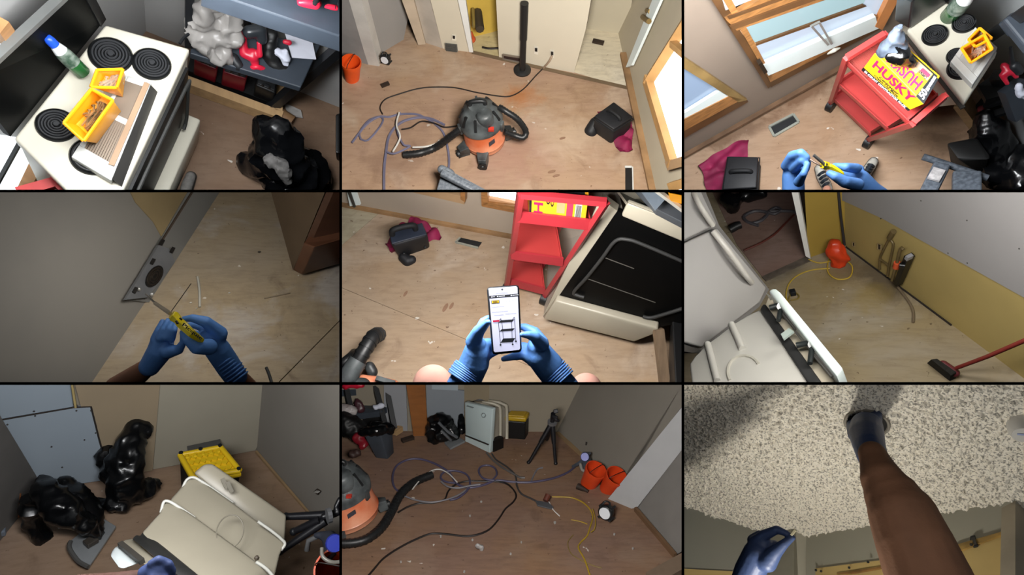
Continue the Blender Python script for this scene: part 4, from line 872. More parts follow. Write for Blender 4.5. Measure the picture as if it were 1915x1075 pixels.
bin_(P, [(1580, 285), (1625, 345), (1720, 285), (1680, 235)], [(1562, 270), (1614, 352), (1735, 275), (1690, 195)], H3 + .06, H3 + .17, 'yellow bin with screws nearest the yellow carton on the stove', 30, steelS, .05, 'screws inside the near yellow bin by the red cart')
bin_(P, [(1620, 215), (1650, 245), (1705, 235), (1670, 180)], [(1602, 222), (1640, 262), (1732, 215), (1664, 158)], H3 + .06, H3 + .15, 'yellow bin stacked behind the nearer bin on the stove', 14, steelS, .05, 'screws inside the rear yellow bin by the red cart')
# --- shelf with tools at the right
s3h = thing(P, 'storage_shelf', 'black storage shelf at the right edge beyond the stove and bins', 'shelf', P.z(1850, 500))
dS = P.dep(P.z(1800, 400, .6))
part(s3h, 'post', B().bar(P.at(1715, 210, dS - .1), P.at(1990, 20, dS - .5), .06, .05), blk)
part(s3h, 'connector', B().bar(P.at(1832, 95, dS - .32), P.at(1890, 175, dS - .3), .07, .07), deck, bevel=.01)
part(s3h, 'connector', B().bar(P.at(1855, 85, dS - .35), P.at(2000, 260, dS - .4), .10, .06), deck, bevel=.01)
part(s3h, 'shelf_deck', B().slab([P.at(1655, 480, dS + .1), P.at(1700, 560, dS + .05), P.at(1990, 480, dS), P.at(1990, 380, dS + .1), P.at(1760, 400, dS + .12)], V((0, 0, -.04))), soot)
part(s3h, 'post', B().bar(P.at(1760, 420, dS + .02), P.at(1870, 630, dS + .25), .05, .05), blk)
part(s3h, 'post', B().bar(P.at(1840, 480, dS), P.at(1900, 640, dS + .1), .10, .05), deck)
part(s3h, 'rail', B().bar(P.at(1690, 590, dS + .15), P.at(1990, 500, dS + .05), .035, .03), blk)
part(s3h, 'rail', B().bar(P.at(1690, 660, dS + .3), P.at(1990, 565, dS + .2), .035, .03), blk)
part(s3h, 'bottom_deck', B().slab([P.at(1640, 600, dS + .4), P.at(1690, 690, dS + .35), P.at(1790, 650, dS + .4), P.at(1740, 480, dS + .5)], Z * .03), soot)
tl = thing(P, 'cordless_drill', 'red and black power tool on the shelf right of the stove', 'power tool', P.at(1830, 440, dS))
part(tl, 'body', limb(P, [[(1800, 370, dS - .12, 20), (1830, 400, dS - .12, 24), (1790, 420, dS - .12, 16), (1820, 470, dS - .1, 12)], [(1850, 400, dS - .12, 18), (1870, 430, dS - .1, 14)]], .007, 2), redm, smooth=1)
part(tl, 'motor_housing', limb(P, [[(1860, 370, dS - .14, 26), (1885, 400, dS - .12, 24)]], .008, 1), dk, smooth=1)
part(tl, 'handle', B().tube([P.at(1848, 360, dS - .14), P.at(1838, 265, dS - .22)], [12 * P.px(P.at(1848, 360, dS)), 8 * P.px(P.at(1848, 360, dS))], 8), dk, smooth=1)
single(P, 'rag', limb(P, [[(1885, 480, dS - .1, 16), (1890, 520, dS - .08, 22), (1920, 540, dS - .06, 20)]], .008, 1, crumple(.008, 22, 4)), mat('white_cloth', '#ccd0de', .8), 'white rag hanging at the right edge of the shelf', 'rag', smooth=.7)
single(P, 'red_pouch', limb(P, [[(1680, 610, dS + .3, 26), (1700, 640, dS + .3, 28)]], .012, 1, crumple(.01, 12)), redd, 'dark red pouch under the shelf beside the lumber', 'pouch', smooth=1)
# --- bags, stool
d0 = P.dep(P.z(1650, 850))
b3 = thing(P, 'garbage_bag', 'tall shiny black garbage bag slumped against the grey wall', 'garbage bag', P.z(1750, 850))
part(b3, 'bag', limb(P, [[(1690, 660, d0 - .2, 40), (1720, 740, d0 - .15, 85), (1750, 860, d0 - .1, 110), (1760, 960, d0 - .05, 120)], [(1620, 740, d0 - .1, 30), (1700, 760, d0 - .1, 70)]], .018, 2, crumple(.03, 7, 8)), bagm, smooth=.6)
b4 = thing(P, 'garbage_bag', 'lower black garbage bag in the corner at the right edge', 'garbage bag', P.z(1880, 950))
part(b4, 'bag', limb(P, [[(1840, 860, d0 - .1, 50), (1900, 920, d0 - .1, 100), (1880, 1040, d0 - .12, 110), (1960, 1060, d0 - .1, 90)]], .018, 2, crumple(.03, 7, 9)), bagm, smooth=.6)
b5 = thing(P, 'waste_bin', 'matt black square waste bin lying in front of the garbage bags', 'bin', P.z(1560, 900))
part(b5, 'body', B().hexa([P.z(1500, 950), P.z(1700, 1000), P.z(1730, 860), P.z(1560, 800)], [P.at(1470, 795, d0 - .25), P.at(1540, 900, d0 - .3), P.at(1730, 900, d0 - .3), P.at(1660, 770, d0 - .2)]), mat('matt_black_bin', '#1a1a1a', .6, var=.3, scale=5), smooth=1, bevel=.02)
sp = mat('spattered_slate_plastic', '#454c55', .5, var=.15, scale=60, col2='#5d646d')
s4 = thing(P, 'step_stool', 'grey step ladder with paint spatter standing below the black bags', 'step ladder', P.z(1500, 1100))
part(s4, 'foot_rail', B().tube([P.at(1345, 880, d0 - .45), P.at(1500, 930, d0 - .45), P.at(1708, 1000, d0 - .45)], 20 * P.px(P.at(1500, 930, d0 - .45)), 12), sp, smooth=1)
part(s4, 'leg', B().bar(P.at(1450, 930, d0 - .47), P.at(1360, 1110, d0 - .6), .075, .06), sp, bevel=.01)
part(s4, 'leg', B().bar(P.at(1590, 975, d0 - .47), P.at(1590, 1110, d0 - .6), .12, .05), sp, bevel=.01)
part(s4, 'leg', B().bar(P.at(1560, 980, d0 - .47), P.at(1510, 1110, d0 - .6), .02, .03), mat('red_white_sticker', '#b5a0a4', .5, var=.4, scale=20, col2='#a33a52'))
part(s4, 'sticker', B().bar(P.at(1438, 950, d0 - .53), P.at(1402, 1010, d0 - .58), .055, .012), mat('worn_white_sticker', '#a9a6a6', .6, var=.3, scale=40))
# --- maroon cloth and camera bag
cloth(P, [(75, 930), (150, 1110), (330, 1090), (370, 790)], 'maroon cloth spread flat below the floor register, left of the blue gloves', .05, 7)
cambag(P, [(235, 1110), (430, 1100), (440, 925), (265, 920)], .12, 'black camera bag on maroon cloth left of the gloves holding a screwdriver bit', P)
# --- person: gloved hands, ankles and trainers
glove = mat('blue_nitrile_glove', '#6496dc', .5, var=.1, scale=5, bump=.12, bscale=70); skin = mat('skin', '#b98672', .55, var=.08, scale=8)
def h3(x, y, d, r): return (x * .3763 + 486.5, y * .3763 + 750.8, d, r * .3763)
pr = thing(P, 'person', 'person in blue gloves and grey trainers holding a yellow bit screwdriver', 'person', P.z(850, 1040))
hl = limb(P, [[h3(350, 1100, 2.2, 185), h3(350, 860, 2.2, 185), h3(345, 640, 2.2, 180), h3(320, 480, 2.2, 135)],
              [h3(240, 480, 2.18, 90), h3(330, 330, 2.14, 85), h3(460, 290, 2.1, 78), h3(540, 350, 2.1, 62), h3(572, 430, 2.12, 48)],
              [h3(350, 520, 2.16, 80), h3(480, 400, 2.1, 75), h3(560, 450, 2.14, 60), h3(545, 545, 2.18, 46)],
              [h3(380, 620, 2.2, 80), h3(500, 540, 2.16, 60), h3(520, 600, 2.2, 48)],
              [h3(430, 720, 2.12, 90), h3(500, 600, 2.08, 62), h3(560, 450, 2.09, 46)]], .0035, 4)
part(pr, 'glove', hl, glove, smooth=1)
hr = limb(P, [[h3(1700, 1000, 2.25, 170), h3(1500, 860, 2.22, 170), h3(1320, 700, 2.2, 185), h3(1200, 580, 2.2, 140)],
              [h3(1290, 520, 2.16, 85), h3(1140, 500, 2.12, 76), h3(1020, 480, 2.13, 52), h3(960, 470, 2.15, 42)],
              [h3(1320, 540, 2.22, 90), h3(1160, 540, 2.24, 76), h3(1060, 560, 2.26, 55)],
              [h3(1320, 620, 2.26, 90), h3(1170, 600, 2.28, 70), h3(1070, 610, 2.28, 50)],
              [h3(1300, 760, 2.12, 110), h3(1120, 720, 2.08, 100), h3(980, 640, 2.07, 80), h3(890, 590, 2.08, 60)]], .0035, 4)
part(pr, 'glove', hr, glove, smooth=1)
d2 = P.dep(P.z(800, 1000))
part(pr, 'leg', limb(P, [[h3(850, 830, d2 - .25, 75), h3(860, 950, d2 - .35, 80)]], .012, 2), skin, smooth=1)
part(pr, 'leg', limb(P, [[h3(1440, 640, d2 - .2, 60), h3(1420, 800, d2 - .3, 70)]], .012, 2), skin, smooth=1)
shm = mat('grey_white_mesh', '#a9a69d', .7, var=.2, scale=40); shd = mat('navy_lace', '#252b33', .6)
for toe, mid, heel in (((735, 520), (770, 640), (850, 790)), ((1540, 420), (1490, 500), (1420, 610))):
    sh1 = part(pr, 'shoe', limb(P, [[h3(*toe, d2 - .05, 75), h3(*mid, d2 - .08, 80), h3(*heel, d2 - .1, 82)], [h3(*heel, d2 - .1, 82), h3(heel[0] + (heel[0] - mid[0]) * .2, heel[1] + 30, d2 - .16, 70)]], .01, 2), shm, smooth=1)
    part(sh1, 'sole', limb(P, [[h3(*toe, d2 - .01, 82), h3(*mid, d2 - .02, 90), h3(*heel, d2 - .03, 88)]], .01, 2), mat('dark_grey_sole', '#4a4c4c', .7), smooth=1)
    lc = B(); 
    for k in range(4):
        u = .25 + .2 * k; c = h3(toe[0] + (heel[0] - toe[0]) * u, toe[1] + (heel[1] - toe[1]) * u, 0, 0); nx, ny = -(heel[1] - toe[1]), heel[0] - toe[0]; ln = math.hypot(nx, ny)
        lc.tube([P.at(c[0] - nx / ln * 16, c[1] - ny / ln * 16, d2 - .2), P.at(c[0], c[1], d2 - .235), P.at(c[0] + nx / ln * 16, c[1] + ny / ln * 16 + 6, d2 - .2)], .009, 6, sub=3)
    part(sh1, 'laces', lc, shd, smooth=1)
sd = thing(P, 'screwdriver', 'yellow multi-bit screwdriver with steel shank held in the blue gloves', 'screwdriver', P.at(820, 930, 2.1))
def hp(x, y, d): q = h3(x, y, d, 0); return P.at(q[0], q[1], d)
ysd = mat('yellow_tool_plastic', '#e8cf16', .3, var=.1)
k = P.px(hp(900, 480, 2.1)) * .3763
part(sd, 'handle', B().tube([hp(790, 460, 2.09), hp(850, 480, 2.1), hp(880, 490, 2.1), hp(930, 500, 2.1), hp(1060, 580, 2.1), hp(1095, 615, 2.1)], [70 * k, 75 * k, 55 * k, 50 * k, 38 * k, 15 * k], 6, sub=3), ysd, smooth=.5)
part(sd, 'shank', B().tube([hp(820, 460, 2.09), hp(650, 318, 2.08)], [28 * k, 26 * k], 10), mat('steel_shank', '#8f8b86', .3, metal=.8), smooth=1)
bits = B()
for x, y in ((815, 490), (845, 450), (800, 470), (840, 500)): bits.tube([hp(x, y, 2.07), hp(x + 10, y + 5, 2.09)], 11 * k, 6)
part(sd, 'bit_sockets', bits, kb)
single(P, 'screwdriver_bit', B().tube([hp(600, 385, 2.09), hp(680, 435, 2.08), hp(775, 490, 2.08)], [16 * k, 15 * k, 12 * k], 6), mat('dark_bit_steel', '#5a4a40', .35, metal=.7), 'dark steel bit pinched by the left glove', 'bit', smooth=1)
# ================================================================ set 4: gloved hands with a screwdriver at a floor-level cover plate
P = P4; backboard(0, 1)
floor4 = plywood('dusty_plywood_pale', '#a29480', '#a8967a', '#b8b2ac', stains=.45, patch=.8, stain='#5c4c40', sc=1.6)
seams = [(P.z(540, 1064), P.z(1070, 515)), (P.z(1560, 1075), P.z(1960, 670))]
sheet_floor(P, fullquad(P), floor4, seams[1:], soot)
wa, wb = P.z(230, 1540), P.z(1330, -130); wc4 = lerp(wa, wb, .5); wn4 = (wb - wa).cross(Z).normalized(); wn4 = wn4 if wn4.x < 0 else -wn4; w4 = plane(wa, wb, wc4 + Z * 1.0 + wn4 * .75)
grw = mat('grey_primer_wall', '#75736f', .75, var=.10, scale=1.5, col2='#827e77')
struct(P, 'wall_left', B().slab([wa, wb, wb + (Z + wn4 * .75) * 3, wa + (Z + wn4 * .75) * 3], V((-.08, -.04, -.05))), grw)
def wp4(name, q, off, m, th=.004, parent=None):
    c = [P.on(w4, x, y, off) for x, y in q]; n = w4[1] * (-th if w4[1].dot(P.eye - w4[0]) > 0 else th)
    b = B().slab(c, n); return part(parent, name, b, m) if parent else struct(P, name, b, m)
wp4('wall_patch', [(700, -60), (1130, -60), (1010, 150), (905, 250), (860, 170), (760, 60)], .006, mat('ochre_wall_paint', '#8f7d5a', .75, var=.15, scale=3))
wp4('trim_strip', [(835, 620), (700, 607), (1090, -60), (1270, -60)], .010, mat('grey_foot_strip', '#7a7975', .7, var=.1, scale=3), .008)
wp4('trim_edge', [(700, 607), (706, 612), (1098, -20), (1090, -24)], .018, mat('dark_edge_line', '#4d4036', .8), .006)
struct(P, 'baseboard_gap', B().bar(P.z(470, 1170, .004), P.z(840, 612, .004), .012, .008), mat('dark_gap', '#241d18', .9))
struct(P, 'trim_seam', B().bar(P.z(960, 670, .013), P.z(1070, 515, .013), .0025, .003), mat('dark_gap', '#241d18', .9))
pl = thing(P, 'cover_plate', 'grey metal cover plate with an oval knockout at the wall foot', 'plate', P.on(w4, 850, 480))
galv = mat('dull_galvanised', '#85878a', .4, metal=.4, var=.12, scale=10)
wp4('plate', [(702, 607), (890, 300), (945, 318), (980, 394), (828, 592)], .034, galv, .012, pl)
c = P.on(w4, 866, 474, .036); ex = (P.on(w4, 906, 420, .036) - c); ey = (P.on(w4, 895, 500, .036) - c)
ov = part(pl, 'knockout', B().slab([c + ex * math.cos(a) + ey * math.sin(a) for a in [i * math.pi / 12 for i in range(24)]], (P.on(w4, 866, 474, .04) - c)), mat('dark_knockout', '#17130f', .6, var=.4, scale=40))
for k in (.3, .55, .8): part(ov, 'ring', B().tube([c + (ex * math.cos(a) + ey * math.sin(a)) * k + (P.eye - c).normalized() * .006 for a in [i * math.pi / 10 for i in range(21)]], .003, 5), mat('ring_metal', '#3b342e', .4, metal=.5), smooth=1)
for x, y in ((907, 285), (965, 328), (855, 392), (757, 552)):
    part(pl, 'slot', B().bar(P.on(w4, x - 8, y + 14, .04), P.on(w4, x + 8, y - 14, .04), .012, .006), mat('dark_knockout', '#17130f', .6, var=.4, scale=40))
for x, y in ((778, 546), (850, 575)): part(pl, 'screw', B().sph(P.on(w4, x, y, .042), .008, 8), mat('bright_screw', '#c8c8c4', .3, metal=.6), smooth=1)
# brown cabinet corner hanging at the upper right
cab = thing(P, 'cabinet', 'dark brown wooden cabinet corner overhanging the pale floor', 'cabinet', P.z(1690, 465))
dc = P.dep(P.z(1660, 450)) - .02
brn = mat('dark_brown_veneer', '#4a3023', .45, var=.2, scale=3, stretch=(1, 1, 5))
bt = [P.at(1640, 440, dc), P.at(1690, 466, dc - .04), P.at(2010, 372, dc - .02), P.at(1990, 250, dc + .2)]
part(cab, 'side', B().hexa(bt, [P.at(1700, 290, dc - .25), P.at(1760, 310, dc - .3), P.at(2010, 240, dc - .3), P.at(2010, -100, dc)]), mat('brown_toe_edge', '#5f3d2b', .45, var=.2, scale=3), bevel=.004)
part(cab, 'front', B().slab([P.at(1642, 438, dc - .01), P.at(1845, -40, dc - .5), P.at(2050, -60, dc - .5), P.at(2010, 330, dc - .1)], V((.02, -.02, .02))), brn)
part(cab, 'floor_shadow', B().slab([P.at(1640, 440, dc), P.at(1845, -60, dc - .45), P.at(1500, -60, dc + .02)], V((.01, .03, 0))), mat('tan_floor_shadow', '#5c4c3a', .6, var=.1))  # tan panel coloured as the cabinet's shadow on the floor
single(P, 'plastic_straw', B().tube([P.z(1106, 478, .02), P.z(1116, 540, .02), P.z(1118, 600, .02), P.z(1118, 646, .02)], .005, 6, sub=3), mat('white_straw', '#b8b4aa', .4), 'thin white plastic strip lying on the floor right of the plate', 'strip', smooth=1)
single(P, 'wire_offcut', B().tube([P.z(1490, 985, .016), P.z(1505, 1020, .016), P.z(1522, 1075, .016)], .006, 6, sub=3), kb, 'black wire offcut at the bottom edge of the pale floor', 'wire', smooth=1)
single(P, 'wood_splinter', B().bar(P.z(1480, 598, .014), P.z(1625, 568, .014), .005, .004), mat('pale_splinter', '#8b7c68', .7), 'thin pale splinter on the dusty floor at the right', 'splinter')
for i, (x, y, r) in enumerate(((1452, 338, .012), (1284, 567, .008), (1068, 622, .008), (1100, 655, .006))):
    p = P.z(x, y, .016); single(P, 'plaster_crumb', B().sph(p, r * .6, 8, (V((1, .3, 0)), V((-.3, .7, 0)), Z * .6)), mat(('dark_crumb', 'white_crumb')[i > 0], ('#4b4339', '#c9c4ba')[i > 0], .8), ('dark crumb on the floor toward the cabinet', 'white plaster crumb near the floor centre', 'white plaster crumb left of the white strip', 'tiny plaster crumb below the white strip')[i], 'crumb', smooth=1)
def h4(x, y, d, r): return (x * .8243 + 658.6, y * .8243 + 185.6, d, r * .8243)
skd = mat('brown_lit_skin', '#8a5f49', .55, var=.12, scale=8)
pr = thing(P, 'person', 'pair of blue gloved hands driving a screw with a yellow screwdriver', 'person', P.z(1000, 900))
gl = limb(P, [[h4(215, 965, 2.18, 70), h4(285, 860, 2.15, 84), h4(305, 790, 2.14, 78)],
              [h4(250, 780, 2.13, 30), h4(275, 720, 2.12, 25), h4(305, 655, 2.13, 18)], [h4(290, 770, 2.11, 30), h4(310, 710, 2.1, 24), h4(340, 650, 2.11, 18)],
              [h4(330, 765, 2.1, 30), h4(350, 705, 2.09, 23), h4(375, 655, 2.1, 17)], [h4(365, 775, 2.1, 28), h4(385, 715, 2.08, 22), h4(400, 665, 2.09, 16)],
              [h4(340, 860, 2.12, 55), h4(415, 850, 2.09, 34), h4(445, 800, 2.07, 24), h4(440, 750, 2.06, 18)]], .0035, 3)
part(pr, 'glove', gl, glove, smooth=1)
gr2 = limb(P, [[h4(800, 1030, 2.15, 85), h4(760, 970, 2.12, 90), h4(680, 850, 2.08, 92), h4(620, 770, 2.06, 78)],
               [h4(690, 740, 2.05, 60), h4(600, 660, 2.02, 42), h4(510, 635, 2.02, 30), h4(450, 640, 2.03, 21), h4(425, 655, 2.04, 16)],
               [h4(690, 760, 2.06, 55), h4(600, 700, 2.06, 40), h4(520, 680, 2.07, 28), h4(450, 690, 2.08, 20)],
               [h4(620, 830, 2.02, 62), h4(540, 830, 1.99, 55), h4(480, 775, 1.98, 42), h4(445, 735, 1.99, 27)],
               [h4(640, 800, 2.08, 60), h4(560, 760, 2.1, 44), h4(500, 740, 2.1, 28)]], .0035, 3)
part(pr, 'glove', gr2, glove, smooth=1)
cf = B()
for i in range(7):
    t = i / 6; q = h4(700 + 105 * t, 965 + 75 * t, 0, 0); q = h4(732 + 88 * t, 930 + 115 * t, 0, 0)
    nx, ny = .80, -.6; r = 80 - 3 * t + (i % 2) * 3
    cf.tube([P.at(q[0] + nx * r * .8243 * math.cos(a), q[1] + ny * r * .8243 * math.cos(a), 2.12 + .03 * t - .062 * math.sin(a)) for a in [k * math.pi / 10 for k in range(11)]], .003, 6)
part(pr, 'cuff_wrinkles', cf, glove, smooth=1)
part(pr, 'forearm', limb(P, [[h4(225, 950, 2.18, 60), h4(140, 1015, 2.22, 74), h4(0, 1110, 2.3, 86)]], .006, 3), skd, smooth=1)
part(pr, 'forearm', limb(P, [[h4(790, 1020, 2.17, 78), h4(900, 1130, 2.22, 78)]], .006, 3), skd, smooth=1)
sd4 = thing(P, 'screwdriver', 'yellow handled screwdriver with black lettering, its tip on the cover plate', 'screwdriver', P.at(1020, 720, 2.02))
def h4p(x, y, d): q = h4(x, y, d, 0); return P.at(q[0], q[1], d)
k4 = P.px(h4p(450, 680, 2.0)) * .8243
hs4 = part(sd4, 'handle', B().tube([h4p(366, 612, 2.0), h4p(385, 625, 2.0), h4p(415, 655, 1.99), h4p(440, 680, 1.97), h4p(500, 735, 1.95), h4p(570, 785, 1.98)], [33 * k4, 44 * k4, 30 * k4, 38 * k4, 32 * k4, 22 * k4], 6, sub=3), ysd, smooth=.5)
part(hs4, 'bit_socket', B().tube([h4p(398, 655, 1.955), h4p(408, 672, 1.95)], 9 * k4, 8), kb); part(hs4, 'bit_socket', B().tube([h4p(424, 636, 1.955), h4p(434, 645, 1.95)], 7 * k4, 8), kb)
part(hs4, 'lettering', B().text('Picquic', h4p(432, 690, 1.925), h4p(560, 792, 1.935), h4p(450, 664, 1.925), .001, .0005, .03), kb)
part(sd4, 'shank', B().tube([h4p(358, 604, 2.0), h4p(255, 533, 2.12)], [15 * k4, 14 * k4], 10), mat('pale_shank', '#b8ab98', .3, metal=.5), smooth=1)
part(sd4, 'bit', B().tube([h4p(255, 533, 2.12), h4p(192, 472, 2.2)], [8 * k4, 7 * k4], 8), mat('steel_shank', '#8f8b86', .3, metal=.8), smooth=1)
# ================================================================ set 5: phone in gloved hands, cart and open oven
P = P5; backboard(1, 1)
floor5 = plywood('plywood_pale_scuffed', '#a8937c', '#a98f73', '#bfae9c', stains=.35, patch=.65, stain='#5f4738')
pale5 = plywood('pale_floor_left', '#a39a82', '#ada38a', '#bdb39d', stains=.4)
fq = fullquad(P)
seamA = (P.z(0, 310), P.z(232, 110)); seamB = (P.z(150, 605), P.z(690, 830)); 
fl = struct(P, 'floor', B().slab(fq, V((0, 0, -.03))), soot)
pcs = [q for h in line_split(fq, *seamA) for q in line_split(h, *seamB)]
for q in pcs:
    c = sum(q, V()) / len(q); left = (c - seamA[0]).cross(seamA[1] - seamA[0]).z < 0
    part(fl, 'plywood_sheet', B().slab(inset(q, .002), V((0, 0, .012))), pale5 if left else floor5)
wa, wb = P.z(-160, 46), P.z(1250, 312); w5 = vwall(wa, wb)
struct(P, 'wall_window', B().slab([wa, wb, wb + Z * 2.5, wa + Z * 2.5], V((0, .08, 0))), mat('beige_window_wall', '#a89a8a', .8, var=.05, scale=2))
struct(P, 'baseboard_window', B().bar(P.on(w5, -160, 44, .015), P.on(w5, 1000, 262, .015), .03, .03), mat('stained_wall_foot', '#8f6f4c', .8, var=.3, scale=5))
rq = P.z(2060, 520); rw5 = vwall(wb, rq)
struct(P, 'wall_right', B().slab([wb, rq, rq + Z * 2.5, wb + Z * 2.5], V((.05, .05, 0))), mat('shaded_wall', '#8c8478', .8))
def wq5(name, q, off, m, th=.02, parent=None): return wq(name, q, off, m, th, parent, P, w5)
wa5 = wq5('window_1', [(420, -60), (420, 2), (672, 44), (672, -60)], .01, pane)
wq5('sill', [(300, -60), (300, -18), (690, 72), (690, 30)], .03, mat('pale_sill_wood', '#a98a68', .6), .04, wa5)
wq5('jamb', [(668, -60), (668, 44), (694, 62), (694, -60)], .04, oak, .05, wa5)
wb5 = wq5('window_2', [(812, -60), (820, 42), (1000, 80), (1000, -60)], .01, pane)
wq5('jamb', [(782, -60), (786, 82), (822, 70), (816, -60)], .03, oak, .05, wb5)
wq5('sill', [(790, 60), (790, 85), (1010, 128), (1010, 88)], .04, oak, .04, wb5)
wq5('sill', [(818, 38), (818, 58), (1010, 95), (1010, 75)], .03, mat('pale_oak', '#c99a70', .5), .03, wb5)
dd = wq5('door_1', [(20, -60), (48, 82), (106, 76), (62, -60)], .03, mat('pale_door_edge', '#dfe9e8', .4, var=.02), .02)
wq5('edge', [(10, -60), (70, 92), (80, 88), (30, -60)], .06, mat('dark_line', '#3b3833', .6), .01, dd)
# register
fr = thing(P, 'floor_register', 'black floor register slot between the camera bag and the red cart with empty trays', 'vent', P.z(715, 285))
q = [(641, 284), (666, 259), (788, 286), (767, 316)]
part(fr, 'opening', B().slab([P.z(*k, .013) for k in q], Z * .004), mat('duct_black', '#15181a', .6, var=.4, scale=10))
for i in (0, 3): part(fr, 'rim', B().bar(P.z(*q[i], .018), P.z(*q[(i + 1) % 4], .018), .014, .012), mat('galvanised_rim', '#a5a89d', .4, metal=.4))
# bag and cloth
cloth(P, [(246, 300), (262, 345), (575, 262), (400, 150)], 'maroon cloth bunched behind the black bag far from the phone', .05, 10, .02)
tb = thing(P, 'camera_bag', 'black camera bag with a top grip, dusty plywood in front of it', 'bag', P.z(400, 320))
bb = [P.z(*k, .013) for k in ((332, 380), (503, 318), (470, 262), (300, 315))]; bt = [P.z(*k, .22) for k in ((280, 302), (486, 246), (458, 178), (266, 245))]
part(tb, 'body', B().hexa(bb, bt), bagf, smooth=1, bevel=.025)
c = sum(bt, V()) / 4; part(tb, 'lid', B().slab([lerp(k, c, .05) for k in bt], Z * .015), mat('blue_black_fabric', '#2a3140', .55, var=.2), smooth=1, bevel=.006)
h0, h1 = P.z(285, 235, .25), P.z(415, 205, .25)
part(tb, 'handle', B().tube([h0 - Z * .02, lerp(h0, h1, .1) + Z * .035, lerp(h0, h1, .9) + Z * .035, h1 - Z * .02], .022, 10, sub=5), mat('black_webbing', '#0e0f12', .7), smooth=1)
for x, y in ((322, 308), (450, 270), (470, 312), (352, 348)): part(tb, 'foot', B().sph(P.at(x, y, P.dep(bb[0]) - .06), .012, 8), kb, smooth=1)
dp = P.dep(P.z(380, 390)); part(tb, 'side_pouch', limb(P, [[(350, 370, dp - .03, 30), (372, 388, dp - .03, 34), (395, 382, dp - .03, 26)]], .01, 1), bagf, smooth=1)
# cart
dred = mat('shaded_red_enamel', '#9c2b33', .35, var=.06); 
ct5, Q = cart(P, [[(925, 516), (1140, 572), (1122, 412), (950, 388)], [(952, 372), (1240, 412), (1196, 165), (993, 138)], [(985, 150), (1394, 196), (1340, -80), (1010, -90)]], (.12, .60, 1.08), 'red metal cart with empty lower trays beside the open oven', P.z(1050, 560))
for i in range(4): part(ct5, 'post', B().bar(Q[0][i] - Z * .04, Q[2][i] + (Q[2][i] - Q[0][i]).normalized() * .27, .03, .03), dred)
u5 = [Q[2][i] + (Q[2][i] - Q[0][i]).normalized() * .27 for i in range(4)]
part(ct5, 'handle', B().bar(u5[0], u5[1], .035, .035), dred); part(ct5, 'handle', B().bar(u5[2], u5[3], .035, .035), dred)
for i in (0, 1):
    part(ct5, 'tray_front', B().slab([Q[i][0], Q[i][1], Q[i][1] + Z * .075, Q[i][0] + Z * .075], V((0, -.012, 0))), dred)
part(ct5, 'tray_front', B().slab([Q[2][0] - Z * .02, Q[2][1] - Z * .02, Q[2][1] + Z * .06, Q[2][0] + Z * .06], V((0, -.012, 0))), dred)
for i in (0, 1):
    c = Q[0][i] - Z * .06; f = part(ct5, 'caster', B().bar(c + Z * .03, c, .03, .02), mat('black_caster', '#121314', .5))
    part(f, 'wheel', B().lathe(c + V((-.02, .01, 0)), c + V((.02, -.01, 0)), [(0, .045), (1, .045)], 14), mat('black_caster', '#121314', .5), smooth=1)
# carton on top tray
bx5 = thing(P, 'bag_carton', 'yellow and black carton behind the end rail of the red cart', 'box', P.z(1200, 100, 1.1))
f0, f1 = P.z(1052, 128, 1.11), P.z(1368, 168, 1.11); fh = Z * .34; bk = (P.z(1030, -60, 1.11) - f0) * .9
part(bx5, 'carton', B().hexa([f0, f1, f1 + bk, f0 + bk], [k + fh for k in (f0, f1, f1 + bk, f0 + bk)]), mat('ochre_carton', '#d99a1c', .5, var=.04), bevel=.004)
def F5(u, v): return lerp(f0, f1, u) + fh * v
ink(bx5, 'print_band', F5, .5, .55, .93, 1, kb); ink(bx5, 'print_edge', F5, 0, 0, .04, 1, kb); ink(bx5, 'print_top', F5, .18, .55, .5, 1, mat('dark_print_mix', '#4a4016', .5, var=.5, scale=25, col2='#c79a22'))
word(bx5, 'HUSKY', F5, (.24, .05), (.24, 1.3), (.08, .05), rp); word(bx5, 'Contractor', F5, (.36, .28), (.36, 1.4), (.29, .28), kb); word(bx5, 'Clean-Up', F5, (.44, .24), (.44, 1.2), (.37, .24), kb)
word(bx5, '50', F5, (1.0, .62), (1.0, .86), (.93, .62), kb)
ink(bx5, 'print_photo', F5, .48, .12, .62, .42, mat('photo_hand', '#b98a62', .5)); ink(bx5, 'print_patch', F5, .65, .05, .76, .4, mat('photo_red', '#c6304a', .5))
ink(bx5, 'barcode_panel', F5, .80, .06, .91, .36, mat('barcode_grey', '#b9b7b4', .5, var=0))
for i in range(7): part(bx5, 'barcode_bar', B().poly(*[F5(.812 + .013 * i + a, b) + V((0, -.004, .001)) for a, b in ((0, .08), (.006, .08), (.006, .34), (0, .34))]), kb)
# stove
a5, b5 = P.z(1148, 722, .02), P.z(1690, 862, .02); A5 = P.up(a5, 1567, 140); fp = plane(a5, b5, A5)
s5 = thing(P, 'stove', 'cream stove with a black open oven cavity and bare bottom drawer', 'stove', P.z(1500, 800))
def sq(name, q, off, m, th=.02, bevel=0, sm=0):
    c = [P.on(fp, x, y, off) for x, y in q]; n = fp[1] * (-th if fp[1].dot(P.eye - fp[0]) > 0 else th); return part(s5, name, B().slab(c, n), m, bevel=bevel, smooth=sm)
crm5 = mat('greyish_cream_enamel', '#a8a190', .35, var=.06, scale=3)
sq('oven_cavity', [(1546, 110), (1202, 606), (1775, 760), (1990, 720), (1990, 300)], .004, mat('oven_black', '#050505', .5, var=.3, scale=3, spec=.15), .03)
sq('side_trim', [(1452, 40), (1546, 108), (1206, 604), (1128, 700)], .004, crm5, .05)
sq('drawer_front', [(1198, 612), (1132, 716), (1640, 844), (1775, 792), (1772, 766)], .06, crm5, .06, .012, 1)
sq('rating_label', [(1272, 612), (1362, 634), (1366, 642), (1276, 620)], .012, mat('label_grey', '#77736b', .5), .002)
